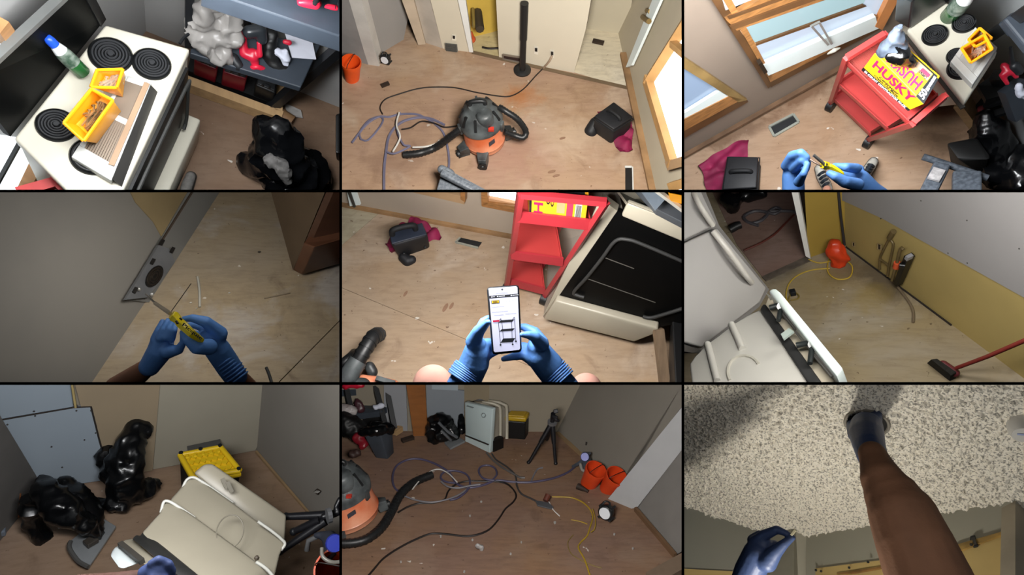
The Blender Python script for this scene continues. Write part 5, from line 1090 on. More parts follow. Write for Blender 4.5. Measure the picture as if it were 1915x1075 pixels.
g = B(); g.tube([P.on(fp, x, y, .02) for x, y in ((1360, 592), (1325, 582), (1303, 562), (1377, 479), (1460, 375), (1533, 279), (1600, 268), (1700, 300), (1990, 425))], .011, 8, sub=4); part(s5, 'door_gasket', g, mat('dark_gasket', '#2c2c2b', .6), smooth=1)
part(s5, 'door_gasket', B().tube([P.on(fp, x, y, .02) for x, y in ((1690, 700), (1740, 706), (1860, 672), (1990, 630))], .012, 8, sub=4), mat('dark_gasket', '#2c2c2b', .6), smooth=1)
for p, q in (((1480, 372), (1640, 432)), ((1372, 486), (1760, 622))): part(s5, 'rack_wire', B().tube([P.on(fp, *p, .015), P.on(fp, *q, .015)], .003, 6), mat('rack_steel', '#77736c', .3, metal=.6))
n5 = fp[1] if fp[1].dot(P.eye - fp[0]) > 0 else -fp[1]
tl_, tr_ = P.on(fp, 1567, 140, .03), P.on(fp, 2020, 330, .03); u_ = P.on(fp, 1602, 64, .03), P.on(fp, 2060, 240, .03)
part(s5, 'cooktop_lip', B().slab([tl_, tr_, u_[1], u_[0]], -n5 * .04), crm5, smooth=1, bevel=.012)
dT = P.dep(u_[0])
part(s5, 'cooktop', B().slab([u_[0] - n5 * .002, u_[1] - n5 * .002, P.at(2060, -90, dT + .3), P.at(1505, -70, dT + .35)], V((0, .01, -.03))), crm5)
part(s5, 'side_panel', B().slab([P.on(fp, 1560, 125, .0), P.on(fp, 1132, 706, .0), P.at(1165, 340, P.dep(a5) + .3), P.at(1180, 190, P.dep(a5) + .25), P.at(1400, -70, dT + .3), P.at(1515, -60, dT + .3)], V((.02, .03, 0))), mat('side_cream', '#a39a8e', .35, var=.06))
g5 = thing(P, 'air_grille', 'dark grey air grille lying on the stove top at the upper right', 'grille', P.at(1800, 60, dT))
part(g5, 'frame', B().slab([P.at(1770, 100, dT - .05), P.at(1640, -40, dT + .05), P.at(1740, -60, dT + .05), P.at(1990, 150, dT - .1), P.at(1990, 215, dT - .12)], V((0, .01, -.05))), mat('slate_grille', '#4d5156', .4, metal=.3), bevel=.004)
part(g5, 'face', B().slab([P.at(1668, -20, dT - .06), P.at(1760, 105, dT - .12), P.at(1818, 40, dT - .12), P.at(1730, -60, dT - .06)], V((0, .005, -.01))), mat('blue_grey_steel', '#6d7883', .4, metal=.3))
part(g5, 'edge', B().bar(P.at(1735, -30, dT - .1), P.at(1990, 160, dT - .18), .02, .02), mat('bright_edge', '#b9b4a8', .3, metal=.4))
yb5 = thing(P, 'screw_bin', 'yellow bin corner at the upper right above the open oven', 'storage bin', P.at(1860, 10, dT))
part(yb5, 'body', B().shell([P.at(1845, 55, dT - .14), P.at(1990, 90, dT - .16), P.at(1990, -40, dT - .05), P.at(1830, -60, dT - .05)], [P.at(1832, 10, dT - .28), P.at(1990, 40, dT - .3), P.at(1990, -90, dT - .2), P.at(1800, -90, dT - .2)]), yel)
single(P, 'lumber', B().bar(P.z(1775, 770, .3), P.z(1815, 1110, .02), .06, .05), mat('dull_lumber', '#7b6650', .7, var=.15, stretch=(5, 1, 1)), 'length of lumber standing below the oven drawer at the right', 'lumber')
single(P, 'tool_case', B().hexa([P.z(1830, 1120), P.z(2010, 1120), P.z(2010, 800), P.z(1840, 760)], [P.z(1870, 1080, .35), P.z(2020, 1080, .35), P.z(2010, 700, .35), P.z(1850, 690, .35)]), soot, 'black case in the dark corner right of the lumber', 'case', bevel=.01)
# vacuum corner
v5 = thing(P, 'shop_vacuum', 'ribbed black hose and orange drum of a vacuum at the lower left', 'vacuum cleaner', P.z(60, 1100))
dv5 = P.dep(P.z(150, 1000)) - .3; kk = P.px(P.at(150, 900, dv5))
hose(P, [P.at(20, 1090, dv5), P.at(75, 985, dv5), P.at(130, 890, dv5 + .02), P.at(180, 815, dv5 + .08), P.at(215, 800, dv5 + .2)], 42 * kk, v5)
part(v5, 'hose_cuff', B().tube([P.at(10, 1085, dv5 - .02), P.at(70, 985, dv5 - .01), P.at(95, 945, dv5)], [56 * kk, 54 * kk, 52 * kk], 14), dgy, smooth=1)
part(v5, 'lid', limb(P, [[(20, 1080, dv5, 40), (120, 1090, dv5 + .02, 50)]], .012, 1), dgy, smooth=1)
part(v5, 'drum', limb(P, [[(120, 1060, dv5 + .06, 36), (220, 1085, dv5 + .08, 50), (280, 1110, dv5 + .1, 60)]], .012, 1), org, smooth=1)
part(v5, 'caster', limb(P, [[(160, 980, dv5 + .15, 30), (175, 1010, dv5 + .15, 32)]], .01, 1), dgy, smooth=1)
part(v5, 'latch', B().bar(P.at(195, 1045, dv5 - .02), P.at(300, 1075, dv5 - .02), .03, .02), dgy)
single(P, 'dark_hose', B().tube([P.at(-60, 1010, dv5 + .2), P.at(40, 940, dv5 + .2), P.at(75, 905, dv5 + .3)], 30 * kk, 10, sub=4), hosem, 'second black hose half hidden behind the vacuum hose', 'hose', smooth=1)
for i, (x, y, s) in enumerate(((583, 650, 1), (618, 640, .8), (360, 572, .7))):
    c = P.z(x, y, .0135); k = P.px(c) * 30 * s; single(P, 'floor_mark', B().slab([c + V((math.cos(a) * k * .4 + math.sin(a) * k * .35, math.sin(a) * k, 0)) for a in [j * .7 for j in range(9)]], Z * .002), mat('brown_smear', '#8a6a54', .8), ('dark brown smear on the floor left of the phone, left of a pair', 'dark brown smear on the floor left of the phone, right of a pair', 'round purple brown stain in the middle of the pale floor')[i], 'smear')
# person and phone
def h5(x, y, d, r): return (x * .5318 + 604.7, y * .5318 + 500, d, r * .5318)
pr5 = thing(P, 'person', 'seated person with bare knees, blue gloves holding a phone', 'person', P.z(950, 1000))
gl = limb(P, [[h5(130, 1120, 2.16, 165), h5(200, 1000, 2.15, 160), h5(265, 860, 2.12, 160), h5(290, 750, 2.1, 140), h5(290, 670, 2.08, 100)],
              [h5(255, 640, 2.07, 85), h5(310, 530, 2.03, 66), h5(375, 465, 2.0, 46), h5(412, 432, 1.98, 30)],
              [h5(300, 560, 2.12, 60), h5(360, 430, 2.12, 46), h5(410, 390, 2.12, 32)],
              [h5(330, 700, 2.1, 90), h5(410, 660, 2.12, 60), h5(470, 640, 2.13, 40)],
              [h5(340, 800, 2.12, 90), h5(420, 760, 2.13, 60), h5(500, 740, 2.14, 40)]], .0035, 4)
part(pr5, 'glove', gl, glove, smooth=1)
gr5 = limb(P, [[h5(1230, 1140, 2.16, 150), h5(1130, 1020, 2.15, 150), h5(1040, 890, 2.12, 160), h5(950, 780, 2.1, 150), h5(930, 690, 2.08, 110)],
               [h5(975, 670, 2.05, 80), h5(900, 590, 2.0, 60), h5(830, 570, 1.98, 42), h5(768, 566, 1.97, 30)],
               [h5(980, 650, 2.1, 70), h5(900, 540, 2.11, 58), h5(800, 490, 2.12, 44), h5(740, 480, 2.12, 30)],
               [h5(880, 750, 2.1, 90), h5(780, 700, 2.12, 56), h5(700, 690, 2.13, 40)],
               [h5(900, 820, 2.1, 95), h5(780, 775, 2.1, 58), h5(660, 800, 2.08, 40), h5(572, 822, 2.07, 30)]], .0035, 4)
part(pr5, 'glove', gr5, glove, smooth=1)
for cx, cy, dx, dy, r0 in ((205, 930, -75, 110, 158), (1075, 930, 110, 120, 150)):
    cf = B()
    for i in range(7):
        t = i / 6; x, y = cx + dx * t, cy + dy * t; ln = math.hypot(dx, dy); nx, ny = -dy / ln, dx / ln; r = r0 + (i % 2) * 5
        cf.tube([P.at(*(h5(x + nx * r * math.cos(a), y + ny * r * math.cos(a), 0, 0)[:2]), 2.14 - .062 * math.sin(a)) for a in [k * math.pi / 10 for k in range(11)]], .0035, 6)
    part(pr5, 'cuff_wrinkles', cf, glove, smooth=1)
part(pr5, 'knee', limb(P, [[(512, 1078, 2.6, 112), (500, 1180, 2.45, 120)]], .01, 3), mat('pink_knee_skin', '#b98a7c', .5, var=.08, scale=8), smooth=1)
part(pr5, 'knee', limb(P, [[(1372, 1105, 2.6, 92), (1390, 1200, 2.45, 100)]], .01, 3), mat('pink_knee_skin', '#b98a7c', .5, var=.08, scale=8), smooth=1)
ph = thing(P, 'smartphone', 'black cased smartphone showing a shopping page with a black cart', 'phone', P.at(915, 715, 2.05))
pc = [P.at(x, y, 2.04) for x, y in ((846, 915), (1013, 898), (997, 520), (814, 534))]
nF = (P.eye - pc[0]).normalized()
part(ph, 'case', B().slab(pc, -nF * .02), mat('black_phone_case', '#101114', .4), smooth=1, bevel=.012)
def S(u, v): return lerp(lerp(pc[0], pc[1], u), lerp(pc[3], pc[2], u), v)
rs = [S(u, v) for u, v in ((.10, .035), (.90, .035), (.94, .055), (.94, .955), (.90, .975), (.10, .975), (.06, .955), (.06, .055))]
scr = part(ph, 'screen', B().slab([k + nF * .0005 for k in rs], nF * .001), glow('lit_phone_screen', '#d6d6f0', .62))
def U(name, u0, v0, u1, v1, m, o=.002): return part(scr, name, B().slab([S(u, v) + nF * o for u, v in ((u0, v0), (u1, v0), (u1, v1), (u0, v1))], nF * .0004), m)
pk = mat('screen_black', '#0c0c10', .4, var=0); pg = mat('screen_grey', '#8f8fa0', .5, var=0); py = glow('screen_yellow', '#e6b820', .5); pd = glow('screen_red', '#c01c40', .5); pw_ = glow('screen_white', '#e8e8f4', .8)
U('header_bar', .06, .825, .94, .865, pk); U('address_pill', .20, .885, .68, .915, glow('screen_lilac', '#c4c4e4', .65)); U('address_text', .26, .896, .62, .904, pg, .003)
part(scr, 'camera_dot', B().lathe(S(.47, .945) + nF * .002, S(.47, .945) + nF * .0026, [(0, .0032), (1, .0032)], 12), pk)
for u, n in ((.12, .05), (.30, .18), (.72, .18)): U('header_icon', u, .838, u + .04, .854, pw_, .003); U('header_text', u + .06, .842, u + .06 + n, .850, pw_, .003)
U('logo_plate', .11, .745, .36, .795, mat('screen_navy', '#20283a', .4, var=0)); U('logo_oval', .13, .752, .34, .788, py, .003)
part(scr, 'lettering', B().text('IKEA', S(.165, .757) + nF * .004, S(.305, .757) + nF * .004, S(.165, .782) + nF * .004, 0, .0003, .03), pk)
for u in (.56, .66, .76, .86): U('page_icon', u, .765, u + .03, .785, pg)
for u, v, n in ((.16, .695, .34), (.12, .62, .48), (.16, .572, .30), (.52, .578, .34)): U('text_line', u, v, u + n, v + .008, pg)
U('search_icon', .13, .69, .155, .705, pg); U('back_icon', .11, .612, .135, .632, pg); U('sale_tag', .11, .475, .32, .502, pd, .0035)
for v in (.925,): 
    for i in range(5): U('status_icon', .72 + .045 * i, .935, .745 + .045 * i, .945, pg)
def bar2(a, b, w_): part(scr, 'cart_line', B().bar(S(*a) + nF * .003, S(*b) + nF * .003, w_, .0006, nF), pk)
for q in ([(.28, .46), (.72, .455), (.80, .49), (.36, .495)], [(.29, .33), (.72, .325), (.80, .36), (.37, .362)], [(.30, .165), (.70, .158), (.80, .215), (.40, .225)]):
    part(scr, 'cart_tray', B().slab([S(*k) + nF * .0025 for k in q], nF * .0004), pk)
for a, b in (((.28, .48), (.30, .14)), ((.80, .52), (.81, .17)), ((.39, .49), (.41, .2)), ((.70, .485), (.69, .13)), ((.28, .48), (.37, .52)), ((.37, .52), (.37, .49)), ((.72, .48), (.80, .525))): bar2(a, b, .0016)
for u, v in ((.30, .135), (.70, .125), (.81, .165)): part(scr, 'cart_wheel', B().lathe(S(u, v) + nF * .003, S(u, v) + nF * .0035, [(0, .003), (1, .003)], 10), pk)
# ================================================================ set 6: kitchen with yellow wall, fridge side and dishwasher on its back
P = P6; backboard(2, 1)
floor6 = plywood('stripped_pale_floor', '#958a78', '#988765', '#aaa294', stains=.5, patch=.6, stain='#55452f', sc=.9, spots=[spot(P, (940, 340), (1330, 660), .16, '#5d5140', .85), spot(P, (830, 400), (960, 500), .2, '#6e5f45', .7), spot(P, (460, 480), (700, 390), .1, '#565049', .7), spot(P, (560, 560), (900, 460), .2, '#8d7a4c', .5), spot(P, (900, 620), (1150, 560), .15, '#97803f', .5)])
struct(P, 'floor', B().slab(fullquad(P), V((0, 0, -.03))), floor6)
struct(P, 'floor', B().slab([P.z(300, 300, .002), P.z(452, 492, .002), P.z(708, 372, .002), P.z(640, -130, .002), P.z(100, -130, .002)], Z * .004), plywood('pinkish_far_plywood', '#7d6760', '#83695d', '#978279'))
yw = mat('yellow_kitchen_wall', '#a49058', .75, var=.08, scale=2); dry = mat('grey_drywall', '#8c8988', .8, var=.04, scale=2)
c6 = P.z(905, 302); r6 = P.z(1990, 1108); l6 = P.z(700, 372)
wr6 = vwall(c6, r6); wb6 = vwall(l6, c6)
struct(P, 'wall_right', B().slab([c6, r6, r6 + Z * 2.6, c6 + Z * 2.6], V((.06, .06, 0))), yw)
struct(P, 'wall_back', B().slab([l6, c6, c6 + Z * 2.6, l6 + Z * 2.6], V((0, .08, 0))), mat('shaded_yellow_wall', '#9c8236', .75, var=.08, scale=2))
def on6(w, q, off, th, name, m, parent=None): return wq(name, q, off, m, th, parent, P, w)
pan = on6(wr6, [(884, 48), (1110, 150), (1350, 285), (1760, 512), (2060, 680), (2060, -160), (870, -160)], .004, .012, 'wall_panel', dry)
for x, y in ((1330, 52), (1588, 162), (1880, 320), (1105, 152), (1482, 345), (1590, 400)): part(pan, 'screw_head', B().sph(P.on(wr6, x, y, .016), .004, 8), mat('dark_screw', '#3a3634', .6))
struct(P, 'trim_door', B().slab([P.on(wb6, x, y, .03) for x, y in ((684, 362), (712, 378), (628, -80), (588, -80))], V((0, .05, 0))), mat('white_door_trim', '#dcdcd8', .5, var=.03))
struct(P, 'baseboard_right', B().bar(P.on(wr6, 910, 310, .01), P.on(wr6, 1500, 748, .01), .006, .01), mat('dark_gap', '#241d18', .9))
struct(P, 'trim_threshold', B().bar(P.z(450, 490, .006), P.z(705, 374, .006), .05, .01), mat('dirty_threshold', '#5d5348', .8, var=.3, scale=12))
single(P, 'corner_conduit', B().tube([P.on(wr6, 902, 300, .04), P.on(wr6, 880, 130, .04), P.on(wr6, 862, -60, .04)], .009, 8), mat('dark_conduit', '#2b2a2c', .5), 'dark conduit running up the corner of the yellow walls', 'conduit', smooth=1)
for x, y, r, lab in ((953, 296, 10, 'left of two open outlet boxes on the yellow wall'), (1097, 310, 14, 'right of two open outlet boxes on the yellow wall')):
    t = thing(P, 'outlet_box', lab, 'outlet', P.on(wr6, x, y))
    part(t, 'box', B().slab([P.on(wr6, x + a * r, y + b * r, .012) for a, b in ((-.7, .9), (.7, 1.3), (.7, -.9), (-.7, -1.3))], (P.on(wr6, x, y) - P.on(wr6, x, y, .012))), mat('dark_box', '#2d241c', .7))
    part(t, 'rim', B().tube([P.on(wr6, x + a * r, y + b * r, .014) for a, b in ((-.7, .9), (.7, 1.3), (.7, -.9), (-.7, -1.3), (-.7, .9))], .004, 5), mat('worn_rim', '#8d7a55', .6))
# fridge
fz = plane(P.at(100, 0, 3.5), P.at(478, 548, 3.9), P.at(0, 850, 3.3))
f6 = thing(P, 'refrigerator', 'grey white top-freezer refrigerator at the left of the doorway', 'refrigerator', P.on(fz, 250, 860))
fw_ = mat('fridge_white', '#a3a09c', .45, var=.03, scale=2); nf = fz[1] if fz[1].dot(P.eye - fz[0]) > 0 else -fz[1]
def fzp(name, q, off, th, m, bevel=0, par=None): return part(par or f6, name, B().slab([P.on(fz, x, y, off) for x, y in q], -nf * th), m, bevel=bevel, smooth=1 if bevel else 0)
fzp('cabinet', [(-80, -80), (92, -80), (200, 190), (480, 548), (425, 645), (110, 905), (-80, 905)], 0, .5, mat('fridge_side', '#6f6c69', .5))
d1 = fzp('freezer_door', [(-80, -80), (64, -80), (190, 182), (-80, 312)], .05, .05, fw_, .01)
d2 = fzp('fridge_door', [(-80, 330), (192, 204), (468, 540), (430, 622), (106, 872), (-80, 815)], .05, .05, fw_, .01)
fzp('base_grille', [(-80, 830), (104, 888), (60, 905), (-80, 880)], .03, .03, mat('dark_grille', '#4a4743', .6))
hm = mat('fridge_handle_grey', '#b5b1a8', .4)
part(d1, 'handle', B().tube([P.on(fz, 60, 10, .06), P.on(fz, 100, 90, .10), P.on(fz, 165, 190, .08)], .015, 8, sub=3), hm, smooth=1)
part(d2, 'handle', B().tube([P.on(fz, 165, 222, .07), P.on(fz, 250, 330, .11), P.on(fz, 350, 470, .10), P.on(fz, 382, 510, .06)], .016, 8, sub=3), hm, smooth=1)
# dishwasher lying open toward the camera
dw = thing(P, 'dishwasher', 'cream dishwasher tub with black side strip and white door edge by the fridge', 'dishwasher', P.at(500, 1000, 3.0))
dp6 = plane(P.at(430, 655, 3.15), P.at(775, 1064, 2.75), P.at(60, 965, 2.95)); nd = dp6[1] if dp6[1].dot(P.eye - dp6[0]) > 0 else -dp6[1]
def dq(name, q, off, th, m, bevel=0): return part(dw, name, B().slab([P.on(dp6, x, y, off) for x, y in q], -nd * th), m, bevel=bevel, smooth=1 if bevel else 0)
tubm = mat('cream_tub_plastic', '#aeaba2', .4, var=.04, scale=3)
tub = dq('tub', [(430, 655), (360, 688), (265, 745), (240, 770), (130, 852), (60, 920), (30, 965), (52, 1120), (740, 1120)], 0, .12, tubm, .012)
for a, b in (((268, 742), (330, 880)), ((135, 852), (190, 1060))): part(tub, 'rib', B().tube([P.on(dp6, *a, .004), P.on(dp6, *b, .004)], .016, 8), tubm, smooth=1)
part(tub, 'embossed_ring', B().tube([P.on(dp6, 340 + 92 * math.cos(a), 1010 + 92 * math.sin(a), .002) for a in [math.radians(t) for t in range(150, 340, 10)]], .007, 6), mat('tub_shadow_line', '#a8a497', .4), smooth=1)
dq('side_strip', [(428, 657), (446, 628), (462, 632), (790, 1090), (712, 1090)], .02, .05, mat('dark_foam_strip', '#232322', .6, var=.2, scale=12), .006)
dq('inner_lip', [(462, 632), (478, 590), (560, 640), (870, 1050), (790, 1090)], .004, .06, mat('beige_lip', '#a89f8c', .5, var=.1))
dq('door_edge', [(476, 556), (492, 545), (516, 541), (540, 560), (892, 986), (856, 1030)], .09, .10, mat('white_door_edge', '#c3ccc7', .3, var=.02), .012)
bk = mat('black_hinge_arm', '#1f2322', .4)
def c4(x, y): return (x * .5181 + 6, y * .5181 + 515)
for pts in (((920, 262), (1030, 232), (1045, 250), (1015, 400)), ((1210, 668), (1360, 640), (1385, 660), (1355, 865))):
    hb_ = part(dw, 'hinge_arm', B().tube([P.on(dp6, *c4(*k), .06) for k in pts], [.012, .012, .012, .010], 8), bk, smooth=1)
    part(hb_, 'pivot', B().lathe(P.on(dp6, *c4(*pts[2]), .05), P.on(dp6, *c4(*pts[2]), .075), [(0, .018), (1, .018)], 14), mat('bright_pivot', '#9a9c98', .3, metal=.6))
for a, b in (((1040, 310), (1200, 500)), ((1055, 300), (1215, 490)), ((1195, 520), (1380, 740)), ((1390, 770), (1590, 1010)), ((1400, 760), (1610, 1000))):
    part(dw, 'spring_rod', B().tube([P.on(dp6, *c4(*a), .05), P.on(dp6, *c4(*b), .05)], .004, 6), mat('steel_shank', '#8f8b86', .3, metal=.8))
dq('clip', [c4(*k) for k in ((1040, 545), (1130, 480), (1180, 515), (1070, 600))], .07, .01, mat('grey_clip', '#8d9890', .4))
dq('foil_tape', [c4(*k) for k in ((880, 100), (925, 165), (960, 150), (930, 130))], .03, .01, mat('foil', '#a9a79c', .3, metal=.5))
# bag, cords, tools
dR = P.dep(P.z(860, 400))
single(P, 'orange_bag', limb(P, [[(845, 300, dR - .12, 28), (850, 350, dR - .08, 44), (865, 390, dR - .04, 46)], [(890, 310, dR - .1, 24), (890, 370, dR - .05, 34)]], .014, 1, crumple(.03, 8, 3)), mat('orange_red_plastic', '#cf3d18', .4, var=.2), 'crumpled orange red bag in the corner of the yellow kitchen', 'bag', smooth=.7)
ycm = mat('cord_rubber', '#b79a35', .5)
floor_line(P, [(700, 380), (760, 400), (830, 390), (900, 385), (945, 420), (930, 480), (860, 490), (810, 450), (815, 380), (850, 355), (900, 370)], .0045, ycm, 'extension_cable', 'yellow extension cord looped around the orange bag', 'cord', h=.01)
floor_line(P, [(820, 430), (720, 440), (640, 470), (590, 520), (575, 590), (600, 640)], .0045, ycm, 'extension_cable', 'yellow extension cord trailing toward the dishwasher', 'cord', h=.01)
floor_line(P, [(588, 620), (595, 585), (620, 565), (645, 580), (640, 600), (600, 610)], .005, mat('olive_cord', '#7d6a2f', .5), 'cable_loop', 'small cord loop with a black plug near the dishwasher', 'cord', h=.01)
single(P, 'black_plug', B().bar(P.z(596, 568, .02), P.z(628, 562, .02), .04, .035), kb, 'black plug lying on the floor by the dishwasher door', 'plug', bevel=.005)
def c5(x, y): return (x * .3898 + 1083.7, y * .3898 + 185.6)
stl = mat('olive_brass_pipe', '#6b5c3c', .45, metal=.3, var=.2, scale=8)
hk = thing(P, 'bow_saw', 'brown bow saw frame leaning on the yellow wall', 'saw', P.on(wr6, *c5(120, 700)))
for pts in (((178, 195), (110, 330), (50, 460), (38, 560), (40, 640)), ((180, 200), (235, 280), (215, 400), (180, 570), (150, 740)), ((50, 500), (120, 550), (175, 600))):
    part(hk, 'frame_bar', B().tube([P.on(wr6, *c5(*k), .03) for k in pts], .007, 8, sub=3), stl, smooth=1)
part(hk, 'handle', B().tube([P.on(wr6, *c5(240, 95), .03), P.on(wr6, *c5(180, 195), .03)], .016, 8), stl, smooth=1)
bar6 = thing(P, 'wrecking_bar', 'brown bar with an orange band between the saw and the black level', 'bar', P.on(wr6, *c5(210, 800)))
part(bar6, 'shaft', B().tube([P.on(wr6, *c5(*k), .07) for k in ((380, 360), (340, 345), (290, 540), (215, 800))], .009, 8, sub=3), stl, smooth=1)
part(bar6, 'band', B().tube([P.on(wr6, *c5(292, 545), .07), P.on(wr6, *c5(272, 615), .07)], .019, 8), mat('orange_band', '#c4512c', .5), smooth=1)
lv = thing(P, 'spirit_level', 'black level standing against the yellow wall beside the brown bars', 'level', P.on(wr6, *c5(290, 850)))
part(lv, 'body', B().bar(P.on(wr6, *c5(470, 445), .05), P.on(wr6, *c5(300, 850), .05), .05, .03), mat('black_level_body', '#0c0c0d', .4), bevel=.004)
part(lv, 'end_plate', B().bar(P.on(wr6, *c5(470, 445), .07), P.on(wr6, *c5(450, 490), .07), .035, .02), mat('pale_level_end', '#8d8d90', .4))
part(lv, 'knob', B().tube([P.on(wr6, *c5(320, 580), .09), P.on(wr6, *c5(400, 590), .07)], .016, 10), mat('black_level_body', '#0c0c0d', .4), smooth=1)
single(P, 'grey_cable', B().tube([P.z(1170, 500, .02), P.z(1220, 560, .02), P.z(1270, 630, .02), P.z(1288, 680, .02), P.z(1286, 730, .02)], .008, 8, sub=4), mat('grey_brown_cable', '#6d5f4c', .5), 'grey brown cable curving out from the foot of the yellow wall', 'cable', smooth=1)
br = thing(P, 'broom', 'red handled broom with black bristles at the lower right', 'broom', P.z(1450, 1000))
dB6 = P.dep(P.z(1480, 1020)); rdb = mat('broom_red', '#7d2c26', .45)
part(br, 'handle', B().tube([P.at(1530, 988, dB6 - .1), P.at(1700, 925, dB6 - .3), P.at(1990, 800, dB6 - .7)], 11 * P.px(P.at(1700, 925, dB6)), 8), rdb, smooth=1)
part(br, 'head', limb(P, [[(1455, 965, dB6 - .06, 22), (1520, 1015, dB6 - .06, 26)]], .008, 1), mat('broom_dark_red', '#5c2328', .5), smooth=1)
part(br, 'bristles', B().hexa([P.z(1362, 960), P.z(1490, 1062), P.z(1530, 1045), P.z(1400, 945)], [P.at(1385, 940, dB6 - .12), P.at(1500, 1030, dB6 - .12), P.at(1530, 1010, dB6 - .1), P.at(1420, 935, dB6 - .1)]), mat('black_bristle', '#17150f', .9, var=.4, scale=60), bevel=.004)
# far room clutter
dF = P.dep(P.z(280, 80))
single(P, 'garbage_bag', limb(P, [[(240, 40, dF - .1, 40), (290, 60, dF - .1, 50), (270, 100, dF - .05, 34)], [(350, 20, dF, 40), (430, 0, dF, 50)]], .025, 1, crumple(.03, 7, 4)), bagm, 'black garbage bag far beyond the kitchen doorway', 'garbage bag', smooth=.6)
for pts, lab in (([(420, 190), (360, 170), (340, 140), (400, 110), (470, 120), (440, 160), (380, 180)], 'grey hose loop on the far floor, nearer the bag'), ([(480, 110), (520, 90), (545, 105), (510, 125), (480, 112), (600, 110), (640, 125)], 'grey hose curl on the far floor, nearer the white trim')):
    floor_line(P, pts, .012, mat('grey_hose', '#4d4a4e', .5), 'hose', lab, 'hose', h=.02)
floor_line(P, [(340, 330), (430, 290), (510, 240), (560, 190), (620, 130)], .008, mat('red_brown_cord', '#5f2f26', .5), 'extension_cable', 'reddish cord crossing the floor beyond the doorway', 'cord', h=.02)
single(P, 'dark_hose_end', B().tube([P.z(260, 215, .04), P.z(300, 192, .05), P.z(320, 185, .05)], .03, 8), hosem, 'black hose end lying beyond the doorway', 'hose', smooth=1)
# ================================================================ set 7: corner with black bags, yellow-lid tote and dishwasher tub
P = P7; backboard(0, 2)
floor7 = plywood('dim_brown_plywood', '#8e7866', '#8f765f', '#a08d7c', stains=.35, patch=.35)
struct(P, 'floor', B().slab(fullquad(P), V((0, 0, -.03))), floor7)
c7 = P.z(1436, 374); l7 = P.z(-200, 672); r7 = P.z(2060, 1085)
wb7 = vwall(l7, c7); wr7 = vwall(c7, r7)
struct(P, 'wall_back', B().slab([l7, c7, c7 + Z * 3, l7 + Z * 3], V((0, .08, 0))), mat('beige_back_wall', '#8f8677', .8, var=.05, scale=2))
struct(P, 'wall_right', B().slab([c7, r7, r7 + Z * 3, c7 + Z * 3], V((.06, .05, 0))), mat('grey_beige_wall', '#7d7870', .8, var=.05, scale=2))
def on7(q, off, th, name, m, parent=None): return wq(name, q, off, m, th, parent, P, wb7)
on7([(905, -80), (1640, -80), (1436, 372), (860, 480)], .004, .012, 'wall_panel', mat('cream_panel', '#9a9484', .8, var=.04, scale=2))
tan7 = on7([(400, -80), (906, -80), (858, 486), (620, 530), (500, 300)], .004, .03, 'wall_panel', mat('tan_bare_board', '#93836b', .8, var=.06, scale=2))
bl = mat('blue_grey_drywall', '#8d98a2', .8, var=.03, scale=2)
up7 = on7([(-120, -80), (388, -80), (412, 130), (-120, 222)], .012, .012, 'wall_panel', bl)
lo7 = on7([(14, 200), (412, 132), (512, 128), (622, 535), (240, 590)], .02, .015, 'wall_panel', bl)
part(lo7, 'edge_shadow', B().tube([P.on(wb7, *k, .037) for k in ((14, 200), (412, 132), (512, 128), (560, 320), (622, 535))], .005, 5), mat('dark_gap', '#241d18', .9))
part(tan7, 'edge_strip', B().bar(P.on(wb7, 396, -60, .05), P.on(wb7, 425, 125, .05), .03, .01), mat('yellowed_edge', '#a3905f', .7))
for i, (x, y) in enumerate(((192, 154), (198, 179), (412, 130), (432, 122), (430, 150), (512, 150), (522, 172), (538, 275), (475, 314), (290, 353), (350, 468), (20, 236), (42, 228))):
    part(lo7, 'screw_head', B().sph(P.on(wb7, x, y, .038), .005, 8), mat('dark_screw', '#3a3634', .6))
s0, s1 = P.z(245, 588), P.z(-40, 940); lw7 = vwall(s0, s1)
struct(P, 'wall_left', B().slab([P.on(lw7, 240, 575), P.on(lw7, -80, 985), P.on(lw7, -80, 40), P.on(lw7, 14, 200)], V((-.03, .03, 0))), mat('dark_grey_side', '#565350', .8, var=.1))
single(P, 'wood_board', B().slab([P.z(-80, 760, .02), P.z(110, 752, .02), P.at(118, 622, P.dep(P.z(110, 752)) - .1), P.at(-80, 430, P.dep(P.z(-80, 760)) - .2)], V((0, .03, 0))), mat('orange_brown_wood', '#7d4a26', .5, var=.15, scale=3, stretch=(1, 1, 5)), 'orange brown wooden panel standing at the left edge behind the bags', 'panel', bevel=.003)
struct(P, 'baseboard_right', B().bar(P.on(wr7, 1440, 380, .01), P.on(wr7, 1760, 755, .01), .014, .02), mat('tan_joint', '#8b7252', .8))
ol = thing(P, 'wall_outlet', 'dark outlet opening on the grey wall right of the yellow lid', 'outlet', P.on(wr7, 1782, 606))
part(ol, 'opening', B().slab([P.on(wr7, x, y, .01) for x, y in ((1762, 606), (1786, 624), (1803, 604), (1780, 590))], V((.005, .005, 0))), mat('dark_box', '#2d241c', .7))
part(ol, 'plate', B().bar(P.on(wr7, 1774, 604, .02), P.on(wr7, 1790, 608, .02), .02, .006), mat('grey_plate', '#a09d97', .5))
